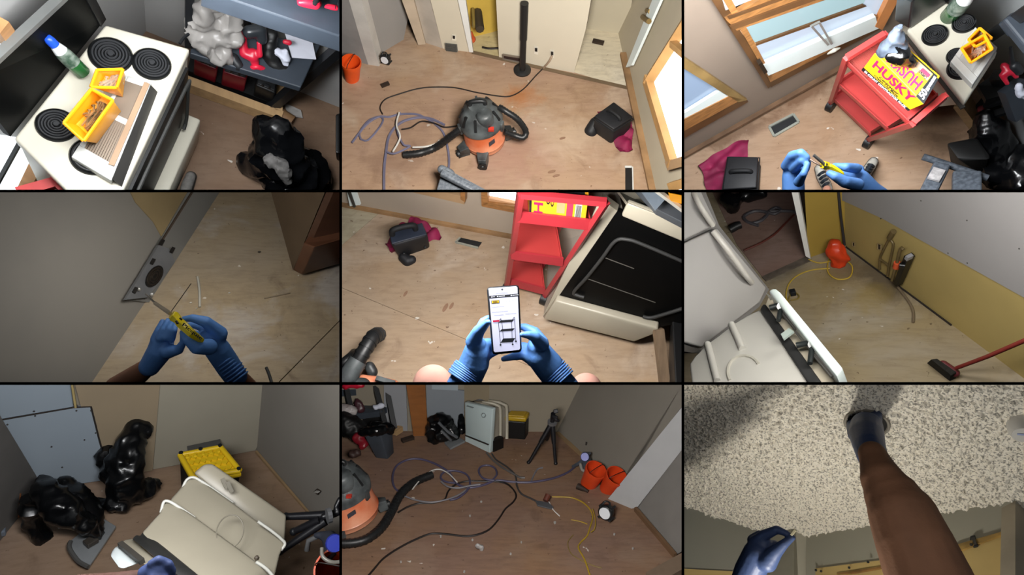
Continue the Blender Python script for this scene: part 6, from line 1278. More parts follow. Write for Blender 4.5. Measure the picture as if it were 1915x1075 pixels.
# tote
lidm = mat('yellow_tote_lid', '#d6b21c', .4, var=.06)
tt = thing(P, 'storage_tote', 'black tote with a ribbed yellow lid in the corner behind the tub', 'storage tote', P.z(1100, 560))
tp = [P.z(*k, .42) for k in ((1085, 545), (1362, 498), (1242, 352), (1000, 398))]; ct7 = sum(tp, V()) / 4
part(tt, 'body', B().hexa([lerp(k, ct7, .14) - Z * .42 + V((0, .02, 0)) for k in tp], [lerp(k, ct7, .05) - Z * .03 for k in tp]), soot, bevel=.01)
ld = part(tt, 'lid', B().slab([k - Z * .04 for k in tp], Z * .04), lidm, smooth=1, bevel=.012)
def L7(u, v, o=.0): return lerp(lerp(tp[0], tp[1], u), lerp(tp[3], tp[2], u), v) + Z * o
for a, b in (((.03, .05), (.03, .95)), ((.97, .05), (.97, .95)), ((.03, .95), (.97, .95)), ((.03, .05), (.97, .05))): part(ld, 'rim', B().tube([L7(*a, .008), L7(*b, .008)], .016, 8), lidm, smooth=1)
for i in range(6):
    for j in range(4): part(ld, 'lid_rib', B().bar(L7(.12 + .13 * i, .18 + .19 * j, .004), L7(.20 + .13 * i, .27 + .19 * j, .004), .03, .014), lidm)
for i in range(5): part(ld, 'lid_boss', B().bar(L7(.12 + .18 * i, .88, .006), L7(.20 + .18 * i, .88, .006), .05, .02), lidm, bevel=.005)
for u, v in ((.05, .95), (.5, .96), (.95, .95), (.95, .06)): part(ld, 'eyelet', B().lathe(L7(u, v, .02), L7(u, v, .028), [(0, .012), (1, .012)], 10), kb)
single(P, 'dark_strip', B().bar(P.on(wb7, 1055, 370, .06), P.on(wb7, 1240, 330, .06), .05, .02), mat('dark_strip_grey', '#4b4a48', .5), 'dark strip along the wall just above the yellow lid', 'strip')
# dishwasher tub
tb7 = mat('cream_tub_dim', '#97907f', .4, var=.05, scale=3); edg = mat('white_tub_edge', '#c2c1b8', .35, var=.03)
d7 = thing(P, 'dishwasher', 'cream dishwasher tub with stepped ribs seen from above, tripod behind it', 'dishwasher', P.z(1200, 1000))
def slab7(name, q, d0, d1, m, th=.05, bevel=.012, par=None):
    ys = [k[1] for k in q]; y0, y1 = min(ys), max(ys)
    c = [P.at(x, y, d0 + (d1 - d0) * (y - y0) / (y1 - y0)) for x, y in q]; return part(par or d7, name, B().slab(c, P.fwd * th), m, smooth=1, bevel=bevel)
slab7('rear_shell', [(1090, 500), (1150, 450), (1195, 448), (1612, 738), (1600, 900), (1300, 700)], 3.75, 3.7, tb7)
sB = slab7('middle_shell', [(955, 655), (1030, 570), (1045, 535), (1085, 522), (1120, 535), (1310, 668), (1590, 880), (1603, 900), (1575, 960), (1540, 1120), (1100, 1120)], 3.7, 3.3, tb7)
slab7('front_shell', [(798, 838), (905, 720), (915, 668), (935, 655), (965, 662), (1100, 752), (1440, 1000), (1560, 1120), (1080, 1120)], 3.55, 3.15, tb7)
part(d7, 'edge_rib', B().tube([P.at(x, y, 3.68) for x, y in ((1025, 590), (1048, 540), (1085, 524), (1130, 545), (1220, 605), (1310, 668))], .007, 8, sub=3), edg, smooth=1)
part(d7, 'edge_rib', B().tube([P.at(x, y, 3.52) for x, y in ((905, 722), (918, 668), (938, 657), (980, 675), (1095, 752))], .007, 8, sub=3), edg, smooth=1)
part(d7, 'edge_rib', B().tube([P.at(x, y, 3.44) for x, y in ((1450, 772), (1530, 828), (1590, 878), (1602, 902), (1580, 935))], .007, 8, sub=3), edg, smooth=1)
part(d7, 'edge_rib', B().tube([P.at(x, y, 3.1) for x, y in ((1440, 1000), (1500, 1040), (1560, 1110))], .007, 8, sub=3), edg, smooth=1)
part(d7, 'embossed_ring', B().tube([P.at(1292 + 76 * math.cos(a) - 12 * math.sin(a), 830 + 94 * math.sin(a), 3.40 - .04 * math.sin(a) - .02) for a in [i * math.pi / 16 for i in range(33)]], .003, 6), mat('tub_line', '#7c7668', .5), smooth=1)
part(d7, 'plug', B().sph(P.at(1443, 978, 3.2), .012, 8), mat('dark_plug', '#4a4136', .6))
slab7('side_strip', [(742, 872), (764, 850), (788, 858), (800, 834), (880, 885), (1130, 1090), (1040, 1110)], 3.42, 3.0, mat('dark_foam_strip', '#232322', .6, var=.2, scale=12), .04, .006)
slab7('inner_lip', [(672, 902), (700, 880), (742, 872), (960, 1060), (800, 1010)], 3.44, 3.1, tb7, .04, .004)
slab7('door', [(614, 962), (640, 925), (662, 908), (802, 1000), (690, 1042), (660, 1030)], 3.36, 3.2, mat('white_door_panel', '#b9c0c0', .3, var=.02), .06, .012)
part(d7, 'door_seam', B().bar(P.at(676, 898, 3.33), P.at(800, 998, 3.18), .02, .02), mat('dark_seam', '#33302b', .6))
for x, y in ((1262, 560), (1290, 580)): part(d7, 'smudge', B().bar(P.at(x - 12, y - 30, 3.66), P.at(x + 14, y + 28, 3.66), .02, .004), mat('grey_smudge', '#7d786c', .6))
# bags
def c7_(x, y, d, r): return (x * .8252 + 90.2, y * .8252 + 186.4, d, r * .8252)
dA = P.dep(P.z(350, 800)); dBg = P.dep(P.z(700, 700))
shiny = bagfilm('shiny_black_film', '#08090b', .28)
b1 = thing(P, 'garbage_bag', 'left black garbage bag lying folded over the grey plate', 'garbage bag', P.z(300, 850))
part(b1, 'bag', limb(P, [[c7_(190, 470, dA - .2, 60), c7_(130, 560, dA - .2, 80), c7_(90, 660, dA - .15, 55), c7_(160, 800, dA - .05, 60), c7_(215, 890, dA, 26)],
                         [c7_(210, 520, dA - .25, 90), c7_(330, 640, dA - .28, 100), c7_(450, 730, dA - .22, 70), c7_(550, 820, dA - .15, 22)],
                         [c7_(330, 460, dA - .1, 55), c7_(420, 580, dA - .12, 90), c7_(530, 660, dA - .1, 50), c7_(555, 800, dA - .12, 22)]], .016, 1, crumple(.034, 6.5, 11, 1.2)), shiny, smooth=.75)
b2 = thing(P, 'garbage_bag', 'right black garbage bag slumped upright against the tan board', 'garbage bag', P.z(700, 720))
part(b2, 'bag', limb(P, [[c7_(890, 90, dBg - .1, 48), c7_(830, 60, dBg - .12, 55), c7_(780, 180, dBg - .15, 85), c7_(740, 330, dBg - .15, 125), c7_(760, 480, dBg - .12, 120), c7_(860, 500, dBg - .06, 70), c7_(950, 460, dBg, 36)],
                         [c7_(650, 190, dBg, 32), c7_(610, 260, dBg - .05, 50), c7_(650, 400, dBg - .1, 60)],
                         [c7_(720, 560, dBg - .1, 80), c7_(640, 590, dBg - .05, 60), c7_(560, 600, dBg - .02, 50)]], .016, 1, crumple(.034, 6.5, 12, 1.2)), shiny, smooth=.75)
gp_ = [P.z(*c7_(x, y, 0, 0)[:2], .04) for x, y in ((358, 880), (370, 840), (560, 690), (590, 683), (682, 740), (492, 1022), (385, 935))]
pt = thing(P, 'metal_plate', 'grey metal plate lying on the floor under the left garbage bag', 'plate', gp_[0])
part(pt, 'plate', B().slab(gp_, Z * -.02), mat('grey_plate_metal', '#8b8e90', .4, metal=.3, var=.1), bevel=.004, smooth=1)
part(pt, 'rim', B().tube([P.z(*c7_(x, y, 0, 0)[:2], .045) for x, y in ((492, 1018), (430, 985), (388, 935), (362, 885), (372, 845))], .012, 6, sub=3), mat('dark_ribbed_rim', '#4d4c4a', .5), smooth=1)
part(pt, 'clip', B().box(P.z(*c7_(512, 858, 0, 0)[:2], .05), .06, .05, .03, .6), mat('dark_clip', '#3a3530', .4), bevel=.005)
single(P, 'scrap', B().bar(P.z(-60, 830, .04), P.z(35, 810, .04), .08, .04), mat('blue_grey_scrap', '#5f6670', .6), 'blue grey scrap on the floor at the left edge', 'scrap', bevel=.008)
# hand
def H7(x, y, d, r): return (x, y, d, r)
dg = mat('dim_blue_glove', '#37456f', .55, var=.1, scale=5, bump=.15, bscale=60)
p7 = thing(P, 'person', 'gloved fist and bare forearm reaching in at the bottom edge', 'person', P.at(860, 1060, 2.4))
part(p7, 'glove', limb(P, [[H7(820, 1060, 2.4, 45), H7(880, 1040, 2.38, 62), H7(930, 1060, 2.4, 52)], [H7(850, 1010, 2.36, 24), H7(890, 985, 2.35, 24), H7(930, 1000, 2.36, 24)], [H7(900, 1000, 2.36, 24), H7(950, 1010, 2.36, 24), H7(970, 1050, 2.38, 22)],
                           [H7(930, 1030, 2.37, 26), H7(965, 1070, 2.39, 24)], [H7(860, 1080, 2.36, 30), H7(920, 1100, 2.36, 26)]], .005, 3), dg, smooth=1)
part(p7, 'body', limb(P, [[H7(810, 1080, 2.42, 40), H7(640, 1112, 2.45, 52), H7(440, 1150, 2.5, 76)]], .006, 3), mat('dim_skin', '#3a2117', .8, var=.1), smooth=1)
# tripod and right-edge gear
tr = thing(P, 'tripod', 'black tripod lying into view at the right edge beside the tub', 'tripod', P.at(1600, 900, 3.8))
for a, b in (((1606, 745), (1830, 736)), ((1650, 830), (1800, 762)), ((1575, 940), (1830, 770))):
    lg = part(tr, 'leg', B().tube([P.at(*a, 3.8), P.at(*b, 3.7)], [.018, .024], 8), mat('black_tripod', '#16161a', .4), smooth=1)
    part(lg, 'foot', B().sph(P.at(*a, 3.8), .022, 8), kb, smooth=1)
part(tr, 'hub', limb(P, [[(1820, 745, 3.68, 22), (1860, 735, 3.68, 26), (1900, 720, 3.66, 26)], [(1890, 690, 3.66, 18), (1910, 650, 3.66, 20)]], .008, 1), mat('black_tripod', '#16161a', .4), smooth=1)
part(tr, 'collar', B().lathe(P.at(1838, 742, 3.62), P.at(1862, 736, 3.62), [(0, .04), (1, .04)], 14), mat('grey_collar', '#7a7a7c', .4, metal=.4))
gd = thing(P, 'router_tool', 'dark power tool with a blue badge at the right edge above the bucket', 'power tool', P.at(1870, 920, 3.6))
part(gd, 'body', limb(P, [[(1850, 870, 3.65, 50), (1880, 900, 3.6, 60), (1840, 960, 3.65, 44)], [(1780, 850, 3.7, 24), (1860, 850, 3.66, 34)]], .014, 1), mat('navy_grey_tool', '#33363f', .4), smooth=1)
part(gd, 'badge', B().lathe(P.at(1882, 895, 3.42), P.at(1884, 896, 3.40), [(0, .045), (1, .04)], 18), mat('blue_badge', '#2b3aa8', .4))
part(gd, 'lever', B().tube([P.at(1725, 935, 3.75), P.at(1735, 880, 3.72), P.at(1800, 850, 3.7)], .014, 8), mat('grey_lever', '#5c5c5c', .4), smooth=1)
part(gd, 'guard_ring', B().tube([P.at(1810, 920, 3.5), P.at(1815, 970, 3.48), P.at(1860, 1000, 3.46), P.at(1910, 1000, 3.46)], .010, 8, sub=4), mat('clear_ring', '#8a857c', .3), smooth=1)
bucket(P, (1890, 1180), (1880, 1040, 3.5), 90, 110, 'orange bucket cut off in the lower right corner by the tripod')
# ================================================================ set 8: living room with hoses, tripod and dishwasher
P = P8; backboard(1, 2)
floor8 = plywood('worn_red_brown_plywood', '#84695a', '#8c6d54', '#988270', stains=.4, patch=.4, stain='#4c382c', sc=.9)
struct(P, 'floor', B().slab(fullquad(P), V((0, 0, -.03))), floor8)
c8 = P.z(1208, 266); l8 = P.z(-200, 262); r8 = P.z(1640, 672); e8 = P.z(2060, 1120)
wb8 = vwall(l8, c8); wr8 = vwall(c8, P.z(1560, 592))
dimw = mat('beige_dim_wall', '#8b8272', .8, var=.05, scale=1.5)
struct(P, 'wall_back', B().slab([l8, P.z(1420, 268), P.z(1420, 268) + Z * 3, l8 + Z * 3], V((0, .08, 0))), dimw)
q8 = P.z(1545, 600); lw8 = plane(c8, q8, P.up(q8, 1930, 60))
struct(P, 'wall_right', B().slab([P.on(lw8, *k) for k in ((1208, 266), (1560, 620), (1500, 655), (1960, 60), (1960, -100), (1325, -100))], V((.05, .05, 0))), mat('grey_beige_right_wall', '#7e786e', .8, var=.05, scale=1.5))
pe = plane(P.z(1500, 645), P.z(1632, 700), P.up(P.z(1560, 670), 1960, 200))
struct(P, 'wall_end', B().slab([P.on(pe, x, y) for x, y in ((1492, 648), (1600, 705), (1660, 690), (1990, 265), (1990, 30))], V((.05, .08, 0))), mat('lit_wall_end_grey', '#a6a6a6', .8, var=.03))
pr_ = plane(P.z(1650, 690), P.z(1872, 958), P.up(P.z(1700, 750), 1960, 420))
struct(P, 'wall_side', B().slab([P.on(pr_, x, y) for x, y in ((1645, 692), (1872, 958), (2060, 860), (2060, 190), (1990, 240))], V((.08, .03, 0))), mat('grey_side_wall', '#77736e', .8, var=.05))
struct(P, 'baseboard_side', B().bar(P.z(1650, 700, .02), P.z(1872, 962, .02), .025, .04), mat('brown_foot', '#6b5038', .7))
struct(P, 'trim_low', B().bar(P.z(1740, 1110, .05), P.z(1990, 970, .05), .12, .08), mat('dull_wood_trim', '#7d6a58', .6, var=.15))
struct(P, 'baseboard_right', B().bar(P.z(1212, 275, .012), P.z(1345, 395, .012), .03, .03), mat('tan_joint', '#8b7252', .8))
def on8(q, off, th, name, m, parent=None): return wq(name, q, off, m, th, parent, P, wb8)
on8([(478, -80), (478, 262), (688, 262), (690, 38), (655, 34), (650, -80)], .01, .02, 'wall_panel', mat('grey_drywall_panel', '#7f858b', .8, var=.04, scale=2))
on8([(508, -80), (508, 30), (655, 36), (655, -80)], .032, .01, 'wall_panel', mat('pale_drywall_panel', '#9aa6ad', .8, var=.03))
on8([(240, -80), (240, 262), (372, 262), (360, -80)], .01, .02, 'wall_panel', mat('pale_wall_strip', '#8f9195', .8, var=.06, scale=2))
on8([(690, -80), (690, 262), (830, 262), (830, -80)], .01, .01, 'wall_panel', mat('tan_dim_board', '#857861', .8, var=.05))
single(P, 'wood_board', B().slab([P.z(405, 292, .0), P.z(486, 290, .0), P.on(wb8, 466, -80, .05), P.on(wb8, 352, -80, .05)], V((0, .03, 0))), mat('orange_brown_door', '#8a5526', .5, var=.15, scale=3, stretch=(1, 1, 5)), 'tall orange brown wooden board leaning on the back wall', 'panel', bevel=.003)
single(P, 'wall_switch', B().slab([P.on(wr8, x, y, .01) for x, y in ((1366, 342), (1372, 344), (1376, 326), (1370, 324))], V((.004, .004, 0))), mat('dark_plate', '#4d4a46', .5), 'tiny dark wall plate on the right wall near the tripod', 'switch')
# shelf at the left
s8 = thing(P, 'storage_shelf', 'black shelf unit crowded with tools at the left end', 'shelf', P.z(150, 330))
dS8 = P.dep(P.z(200, 320)) - .1
def a8(x, y, d=0): return P.at(x, y, dS8 + d)
for a, b in (((190, 10), (245, 230)), ((238, -60), (298, 250)), ((28, 30), (48, 120))): part(s8, 'post', B().bar(a8(*a), a8(*b, .05), .05, .05), blk)
part(s8, 'shelf_deck', B().slab([a8(-60, 38), a8(190, 22), a8(245, -10, .12), a8(-60, -10, .12)], Z * -.07), deck)
part(s8, 'shelf_deck', B().slab([a8(-60, 190), a8(230, 150), a8(270, 118, .12), a8(-60, 110, .12)], Z * -.06), deck)
part(s8, 'side_panel', B().slab([a8(120, 160, .1), a8(240, 140, .1), a8(250, 225, .2), a8(120, 240, .2)], V((0, .02, 0))), soot)
for nm, q, m, lab in (('tool_bag', [(20, 220, -.1, 70), (90, 260, -.1, 60)], soot, 'black tool bag under the shelf at the left end'), ('red_case', [(95, 300, -.2, 30), (120, 340, -.2, 30)], redd, 'dark red case on the floor behind the waste bag'), ('red_tool', [(20, 8, -.1, 22), (110, 2, -.1, 20)], redm, 'red tool lying on the top shelf at the left edge'),
                      ('power_tool', [(95, 105, -.05, 22), (110, 140, -.05, 22)], mat('dark_red_grey', '#43262c', .4), 'dark red grey tool on the middle shelf'), ('rag', [(190, 128, -.05, 14), (230, 120, -.05, 16)], mat('white_cloth', '#ccd0de', .8), 'white rag at the end of the middle shelf'),
                      ('plastic_bag', [(20, 140, -.1, 34), (70, 150, -.1, 26)], mat('milky_plastic_dim', '#a39c9a', .4), 'pale plastic bag on the middle shelf at the left edge'), ('shoe', [(60, 395, -.5, 20), (90, 385, -.5, 20)], mat('dark_brown_leather', '#33201b', .6), 'dark brown shoe-like scrap on the floor left of the waste bag')):
    single(P, nm, limb(P, [[(x, y, dS8 + d, r) for x, y, d, r in q]], .014, 1, crumple(.02, 9, 5)), m, lab, nm.split('_')[-1], smooth=.8)
gb8 = thing(P, 'waste_bin', 'grey square waste bin lined with a black bag in front of the shelf', 'bin', P.z(220, 410))
bq8 = [P.z(*k) for k in ((195, 415), (262, 422), (298, 385), (230, 360))]; dq8 = P.dep(bq8[0])
tq8 = [P.at(120, 275, dq8 - .18), P.at(215, 262, dq8 - .22), P.at(285, 240, dq8 - .05), P.at(190, 245, dq8)]
part(gb8, 'body', B().hexa(bq8, tq8), mat('slate_bin_plastic', '#3a4048', .5, var=.2, scale=4), bevel=.01, smooth=1)
part(gb8, 'liner', limb(P, [[(125, 270, dq8 - .2, 22), (200, 262, dq8 - .22, 26), (270, 255, dq8 - .1, 34)], [(190, 240, dq8 - .1, 30), (245, 250, dq8 - .1, 40)]], .014, 1, crumple(.025, 9, 2)), shiny, smooth=.6)
single(P, 'lumber', B().bar(P.z(290, 268, .05), P.z(325, 245, .05), .10, .06), pine, 'short lumber block by the shelf foot', 'lumber')
single(P, 'debris_strip', B().bar(P.z(340, 318, .02), P.z(405, 298, .02), .05, .03), mat('dark_scrap', '#2e2118', .7), 'dark strip of debris on the floor below the orange board', 'scrap')
# garbage bag + plate
dG = P.dep(P.z(560, 310))
g8 = thing(P, 'garbage_bag', 'black garbage bag with folded straps by the grey drywall', 'garbage bag', P.z(550, 320))
part(g8, 'bag', limb(P, [[(520, 215, dG - .1, 34), (560, 200, dG - .1, 36), (600, 230, dG - .12, 46), (630, 280, dG - .1, 34)], [(510, 250, dG - .1, 36), (520, 300, dG - .06, 36), (560, 280, dG - .12, 50)]], .02, 1, crumple(.04, 7, 6)), shiny, smooth=.6)
part(g8, 'strap', B().tube([P.at(545, 215, dG - .28), P.at(600, 270, dG - .28), P.at(650, 300, dG - .2)], .014, 6), mat('grey_sheen', '#55585c', .3), smooth=1)
part(g8, 'strap', B().tube([P.at(560, 260, dG - .3), P.at(590, 290, dG - .28), P.at(615, 315, dG - .22)], .014, 6), mat('grey_sheen', '#55585c', .3), smooth=1)
single(P, 'bag_tail', limb(P, [[(672, 180, dG, 14), (675, 260, dG - .05, 22)]], .014, 1, crumple(.02, 9, 6)), shiny, 'black bag tail between the drywall and the dishwasher', 'bag', smooth=.6)
single(P, 'metal_plate', B().slab([P.z(*k, .03) for k in ((578, 325), (612, 360), (695, 318), (655, 292))], Z * -.02), mat('grey_plate_metal', '#8b8e90', .4, metal=.3, var=.1), 'grey plate on the floor under the strapped garbage bag', 'plate', bevel=.003)
# dishwasher
dw8 = thing(P, 'dishwasher', 'white dishwasher with a plain front and cream tub on the plywood', 'dishwasher', P.z(770, 360))
aL, aR = P.z(695, 322), P.z(834, 388); tL, tR = P.up(aL, 692, 102), P.up(aR, 846, 138)
fp8 = plane(aL, aR, lerp(tL, tR, .5)); nn = fp8[1] if fp8[1].dot(P.eye - fp8[0]) > 0 else -fp8[1]
frt = [P.on(fp8, *k, .0) for k in ((696, 322), (834, 388), (848, 140), (692, 102))]
wh8 = mat('dishwasher_white', '#bccbcb', .3, var=.02)
part(dw8, 'door', B().slab(frt, -nn * .05), wh8, smooth=1, bevel=.008)
part(dw8, 'toe_panel', B().slab([P.on(fp8, *k, .012) for k in ((696, 320), (826, 383), (826, 340), (696, 285))], -nn * .015), wh8)
part(dw8, 'panel_gap', B().bar(P.on(fp8, 697, 288, .014), P.on(fp8, 826, 340, .014), .012, .01), mat('dark_gap', '#241d18', .9))
part(dw8, 'badge', B().bar(P.on(fp8, 706, 122, .006), P.on(fp8, 742, 132, .006), .02, .006), mat('grey_badge', '#7c8686', .4))
part(dw8, 'emblem', B().tube([P.on(fp8, 798 + 12 * math.cos(a), 175 + 13 * math.sin(a), .006) for a in [i * math.pi / 3 for i in range(7)]], .004, 5), mat('grey_badge', '#7c8686', .4))
bw = V((.62, .55, 0)) * .62; e1 = P.at(905, 320, P.dep(aR) + .35) - aR; 
t8 = mat('cream_tub_far', '#8f887b', .45, var=.05)
tubq = [P.at(840, 330, P.dep(aR) + .02), P.at(918, 300, P.dep(aR) + .16), P.at(928, 150, P.dep(aR) + .12), P.at(905, 122, P.dep(aR) + .12), P.at(800, 100, P.dep(aR) + .1), P.at(745, 108, P.dep(aR) + .06), P.at(838, 140, P.dep(aR) + .0)]
part(dw8, 'tub', B().slab(tubq, V((-.01, .05, .0))), t8, smooth=1, bevel=.01)
for k, dx in enumerate((0, 42, 78)):
    part(dw8, 'tub_rib', B().tube([P.at(x + dx * (1 if x > 780 else .9), y - dx * .16, P.dep(aR) + .0 + dx * .0012) for x, y in ((752, 110), (800, 114), (835, 128), (850, 152), (850, 320))], .018, 8, sub=3), mat('cream_rib', '#a9a290', .4), smooth=1)
part(dw8, 'black_edge', B().slab([P.at(836, 142, P.dep(aR) - .02), P.at(848, 140, P.dep(aR)), P.at(846, 330, P.dep(aR)), P.at(834, 372, P.dep(aR) - .02)], V((.02, .05, 0))), soot)
part(dw8, 'foot', B().bar(P.z(845, 345, .06), P.z(900, 322, .06), .05, .12), soot)
part(dw8, 'bag_behind', limb(P, [[(745, 100, P.dep(aR) + .15, 16), (780, 84, P.dep(aR) + .15, 22), (815, 95, P.dep(aR) + .15, 14)]], .016, 1), soot, smooth=1)
# tote
t8_ = thing(P, 'storage_tote', 'black tote with a flat yellow lid between dishwasher and tripod', 'storage tote', P.z(985, 312))
b8 = [P.z(*k) for k in ((918, 306), (1032, 314), (1052, 280), (945, 275))]; dt = P.dep(b8[0])
r8_ = [k + Z * .2 for k in b8]; cr8 = sum(r8_, V()) / 4
part(t8_, 'body', B().hexa([lerp(k, sum(b8, V()) / 4, .04) for k in b8], r8_), soot, bevel=.01)
part(t8_, 'lid', B().slab([lerp(k, cr8, -.06) for k in r8_], Z * .05), mat('yellow_lid_dim', '#b5941f', .4, var=.05), smooth=1, bevel=.014)
part(t8_, 'lid_rib', B().slab([lerp(k, cr8, .15) + Z * .05 for k in r8_], Z * .012), mat('yellow_lid_dim', '#b5941f', .4, var=.05), bevel=.005)
# tripod
t3 = thing(P, 'tripod', 'black camera tripod standing in front of the beige corner', 'tripod', P.z(1160, 400))
dT8 = P.dep(P.z(1200, 450)); apex = P.at(1183, 215, dT8 - .12); bt8 = mat('black_tripod', '#16161a', .4)
for ft, d in (((1050, 444), .0), ((1202, 450), .0), ((1153, 312), .5)):
    f = P.z(*ft); md = lerp(apex, f, .5)
    if ft[1] < 400: f = P.at(1153, 312, dT8 + .25); md = lerp(apex, f, .5)
    l1 = part(t3, 'leg', B().tube([apex, md], [.026, .022], 8), bt8, smooth=1); part(l1, 'lower_leg', B().tube([md, f], [.017, .015], 8), bt8, smooth=1); part(l1, 'foot', B().sph(f + Z * .01, .02, 8), bt8, smooth=1)
part(t3, 'center_column', B().tube([apex, P.at(1188, 165, dT8 - .2)], .022, 8), bt8, smooth=1)
hd = part(t3, 'head', limb(P, [[(1186, 180, dT8 - .2, 10), (1205, 200, dT8 - .2, 13), (1218, 206, dT8 - .2, 8)], [(1190, 178, dT8 - .2, 12), (1208, 185, dT8 - .22, 8)]], .007, 1), bt8, smooth=1)
part(t3, 'mount_plate', B().slab([P.at(x, y, dT8 - .22) for x, y in ((1192, 165), (1190, 142), (1212, 138), (1218, 160))], P.fwd * .05), bt8, bevel=.005)
part(t3, 'collar', B().lathe(lerp(apex, P.at(1188, 165, dT8 - .2), -.1), lerp(apex, P.at(1188, 165, dT8 - .2), .12), [(0, .045), (1, .045)], 12), mat('grey_collar', '#7a7a7c', .4, metal=.4))
# blue tool, buckets, work light
dK = P.dep(P.z(1370, 470))
mt = thing(P, 'mitre_saw', 'grey and blue power saw beside the orange buckets', 'power tool', P.z(1370, 480))
part(mt, 'body', limb(P, [[(1365, 400, dK - .12, 22), (1380, 430, dK - .1, 24), (1360, 470, dK - .06, 20)], [(1392, 388, dK - .12, 10), (1340, 440, dK - .08, 12), (1300, 462, dK - .03, 10)]], .012, 1), mat('grey_tool_body', '#454a52', .4, var=.2, scale=12), smooth=1)
part(mt, 'badge', B().lathe(P.at(1366, 408, dK - .2), P.at(1366, 408, dK - .215), [(0, .04), (1, .036)], 14), mat('blue_badge', '#2b3aa8', .4))
part(mt, 'blade_guard', B().tube([P.at(1340, 445, dK - .14), P.at(1350, 480, dK - .12), P.at(1375, 490, dK - .12)], .014, 8, sub=4), mat('pale_guard', '#8d8a84', .4), smooth=1)
ob = mat('orange_bucket_dim', '#d2441c', .4, var=.08)
dK1 = P.dep(P.z(1385, 560)); dK2 = P.dep(P.z(1490, 600))
bucket(P, (1385, 562), (1430, 478, dK1 - .16), 46, 60, 'left of two orange buckets, tilted, tool handles over its rim', None, ob)
bucket(P, (1492, 590), (1545, 512, dK2 - .16), 46, 60, 'right of two orange buckets, against the wall end', None, ob)
radio(P, 1480, 722, 40, P.dep(P.z(1480, 760)) - .1, 'round work light with a white face and black roll cage by the wall end', (-.55, -.8, .15))
single(P, 'chisel', B().tube([P.z(1325, 572, .03), P.z(1385, 602, .02)], [.03, .012], 8), mat('dark_scrap', '#2e2118', .7), 'dark chisel on the floor in front of the orange buckets', 'tool', smooth=1)
# vacuum
v8, va8, vb8, q0, q1 = vacuum(P, (60, 765), (10, 600), 160, 150, .24, 'orange and black vacuum cut off at the left by its long hose')
kk8 = P.px(P.z(200, 800))
hose(P, [P.z(-60, 890, .06), P.z(60, 890, .05), P.z(150, 865, .05), P.z(230, 800, .05), P.z(280, 720, .05), P.z(320, 640, .05), P.z(360, 590, .06), P.z(420, 545, .05), P.z(510, 508, .05)], 24 * kk8, v8)
# hoses and cords
pv = mat('violet_grey_hose', '#4c4760', .5, var=.12); gyh = mat('pale_grey_hose', '#77757a', .5)
floor_line(P, [(350, 620), (300, 580), (288, 520), (310, 460), (370, 425), (440, 420), (510, 440), (570, 470), (610, 500), (650, 560), (720, 580), (800, 565), (870, 540), (960, 548), (1060, 550), (1180, 530), (1260, 500), (1310, 465)], .010, pv, 'air_hose', 'long violet hose looping from the vacuum nozzle to the saw', 'hose')
floor_line(P, [(640, 555), (580, 545), (558, 520), (580, 492), (640, 486), (700, 505), (722, 545), (710, 590), (660, 635), (610, 650)], .009, pv, 'air_hose', 'violet hose loop in the middle of the floor', 'hose', h=.03)
floor_line(P, [(860, 540), (800, 530), (772, 495), (780, 465), (820, 455), (860, 470), (872, 505), (850, 535)], .009, pv, 'air_hose', 'small violet hose loop below the dishwasher', 'hose', h=.03)
floor_line(P, [(355, 628), (420, 650), (500, 662), (580, 650), (650, 625), (705, 590)], .007, gyh, 'air_hose', 'pale grey hose running under the vacuum nozzle', 'hose', h=.02)
floor_line(P, [(400, 590), (440, 540), (500, 490), (550, 478), (600, 500), (650, 550)], .006, wt, 'white_wire', 'white cord arching over the vacuum nozzle', 'wire', h=.06)
floor_line(P, [(560, 545), (600, 575), (660, 582), (720, 570), (780, 562)], .008, gyh, 'white_wire', 'pale cord along the violet loops', 'wire', h=.045)
floor_line(P, [(318, 720), (370, 690), (440, 668), (520, 665), (580, 645), (600, 600), (640, 565), (700, 545), (800, 545), (900, 550), (950, 575), (980, 620), (965, 660), (920, 700), (880, 760), (830, 815), (760, 845), (690, 852), (600, 842), (510, 838), (430, 865), (330, 915), (240, 975), (190, 1030), (140, 1090)], .008, cb, 'power_cable', 'black power cord winding from the vacuum across the near floor', 'cord')
floor_line(P, [(815, 385), (850, 425), (900, 465), (960, 500), (1000, 522), (1030, 525)], .010, mat('grey_cable', '#5a5654', .5), 'drain_hose', 'grey cable from under the dishwasher, upper of two', 'cable')
floor_line(P, [(845, 390), (870, 425), (930, 465), (975, 510), (985, 570), (1010, 615), (1060, 640), (1100, 660)], .008, mat('dark_grey_cable', '#3d3a3a', .5), 'drain_hose', 'dark grey cable from the dishwasher to the dustpan', 'cable')
floor_line(P, [(1065, 545), (1080, 510), (1100, 478), (1130, 468)], .008, gyh, 'grey_wire', 'short grey cord below the tripod', 'cord')
yl = mat('yellow_cord_dim', '#a88a25', .5)
floor_line(P, [(1180, 632), (1280, 635), (1340, 655), (1385, 690), (1410, 740), (1395, 800), (1378, 850), (1340, 890), (1330, 920), (1365, 985), (1400, 1090)], .006, yl, 'extension_cable', 'yellow extension cord snaking down the right side of the floor', 'cord')
floor_line(P, [(1290, 760), (1340, 770), (1380, 785)], .004, yl, 'extension_cable', 'short yellow cord end left of the long cord', 'cord')
floor_line(P, [(1410, 700), (1425, 760), (1420, 810), (1400, 830)], .004, yl, 'extension_cable', 'thin yellow cord strand beside the work light', 'cord', h=.02)
floor_line(P, [(1300, 845), (1270, 890), (1290, 950), (1350, 990), (1420, 1020), (1460, 1030)], .004, mat('cord_rubber', '#7d6a3a', .5), 'extension_cable', 'dull ochre cord curving at the lower right', 'cord')
dpn = thing(P, 'dustpan', 'grey trowel with a red brown handle in the middle of the floor', 'trowel', P.z(1140, 680))
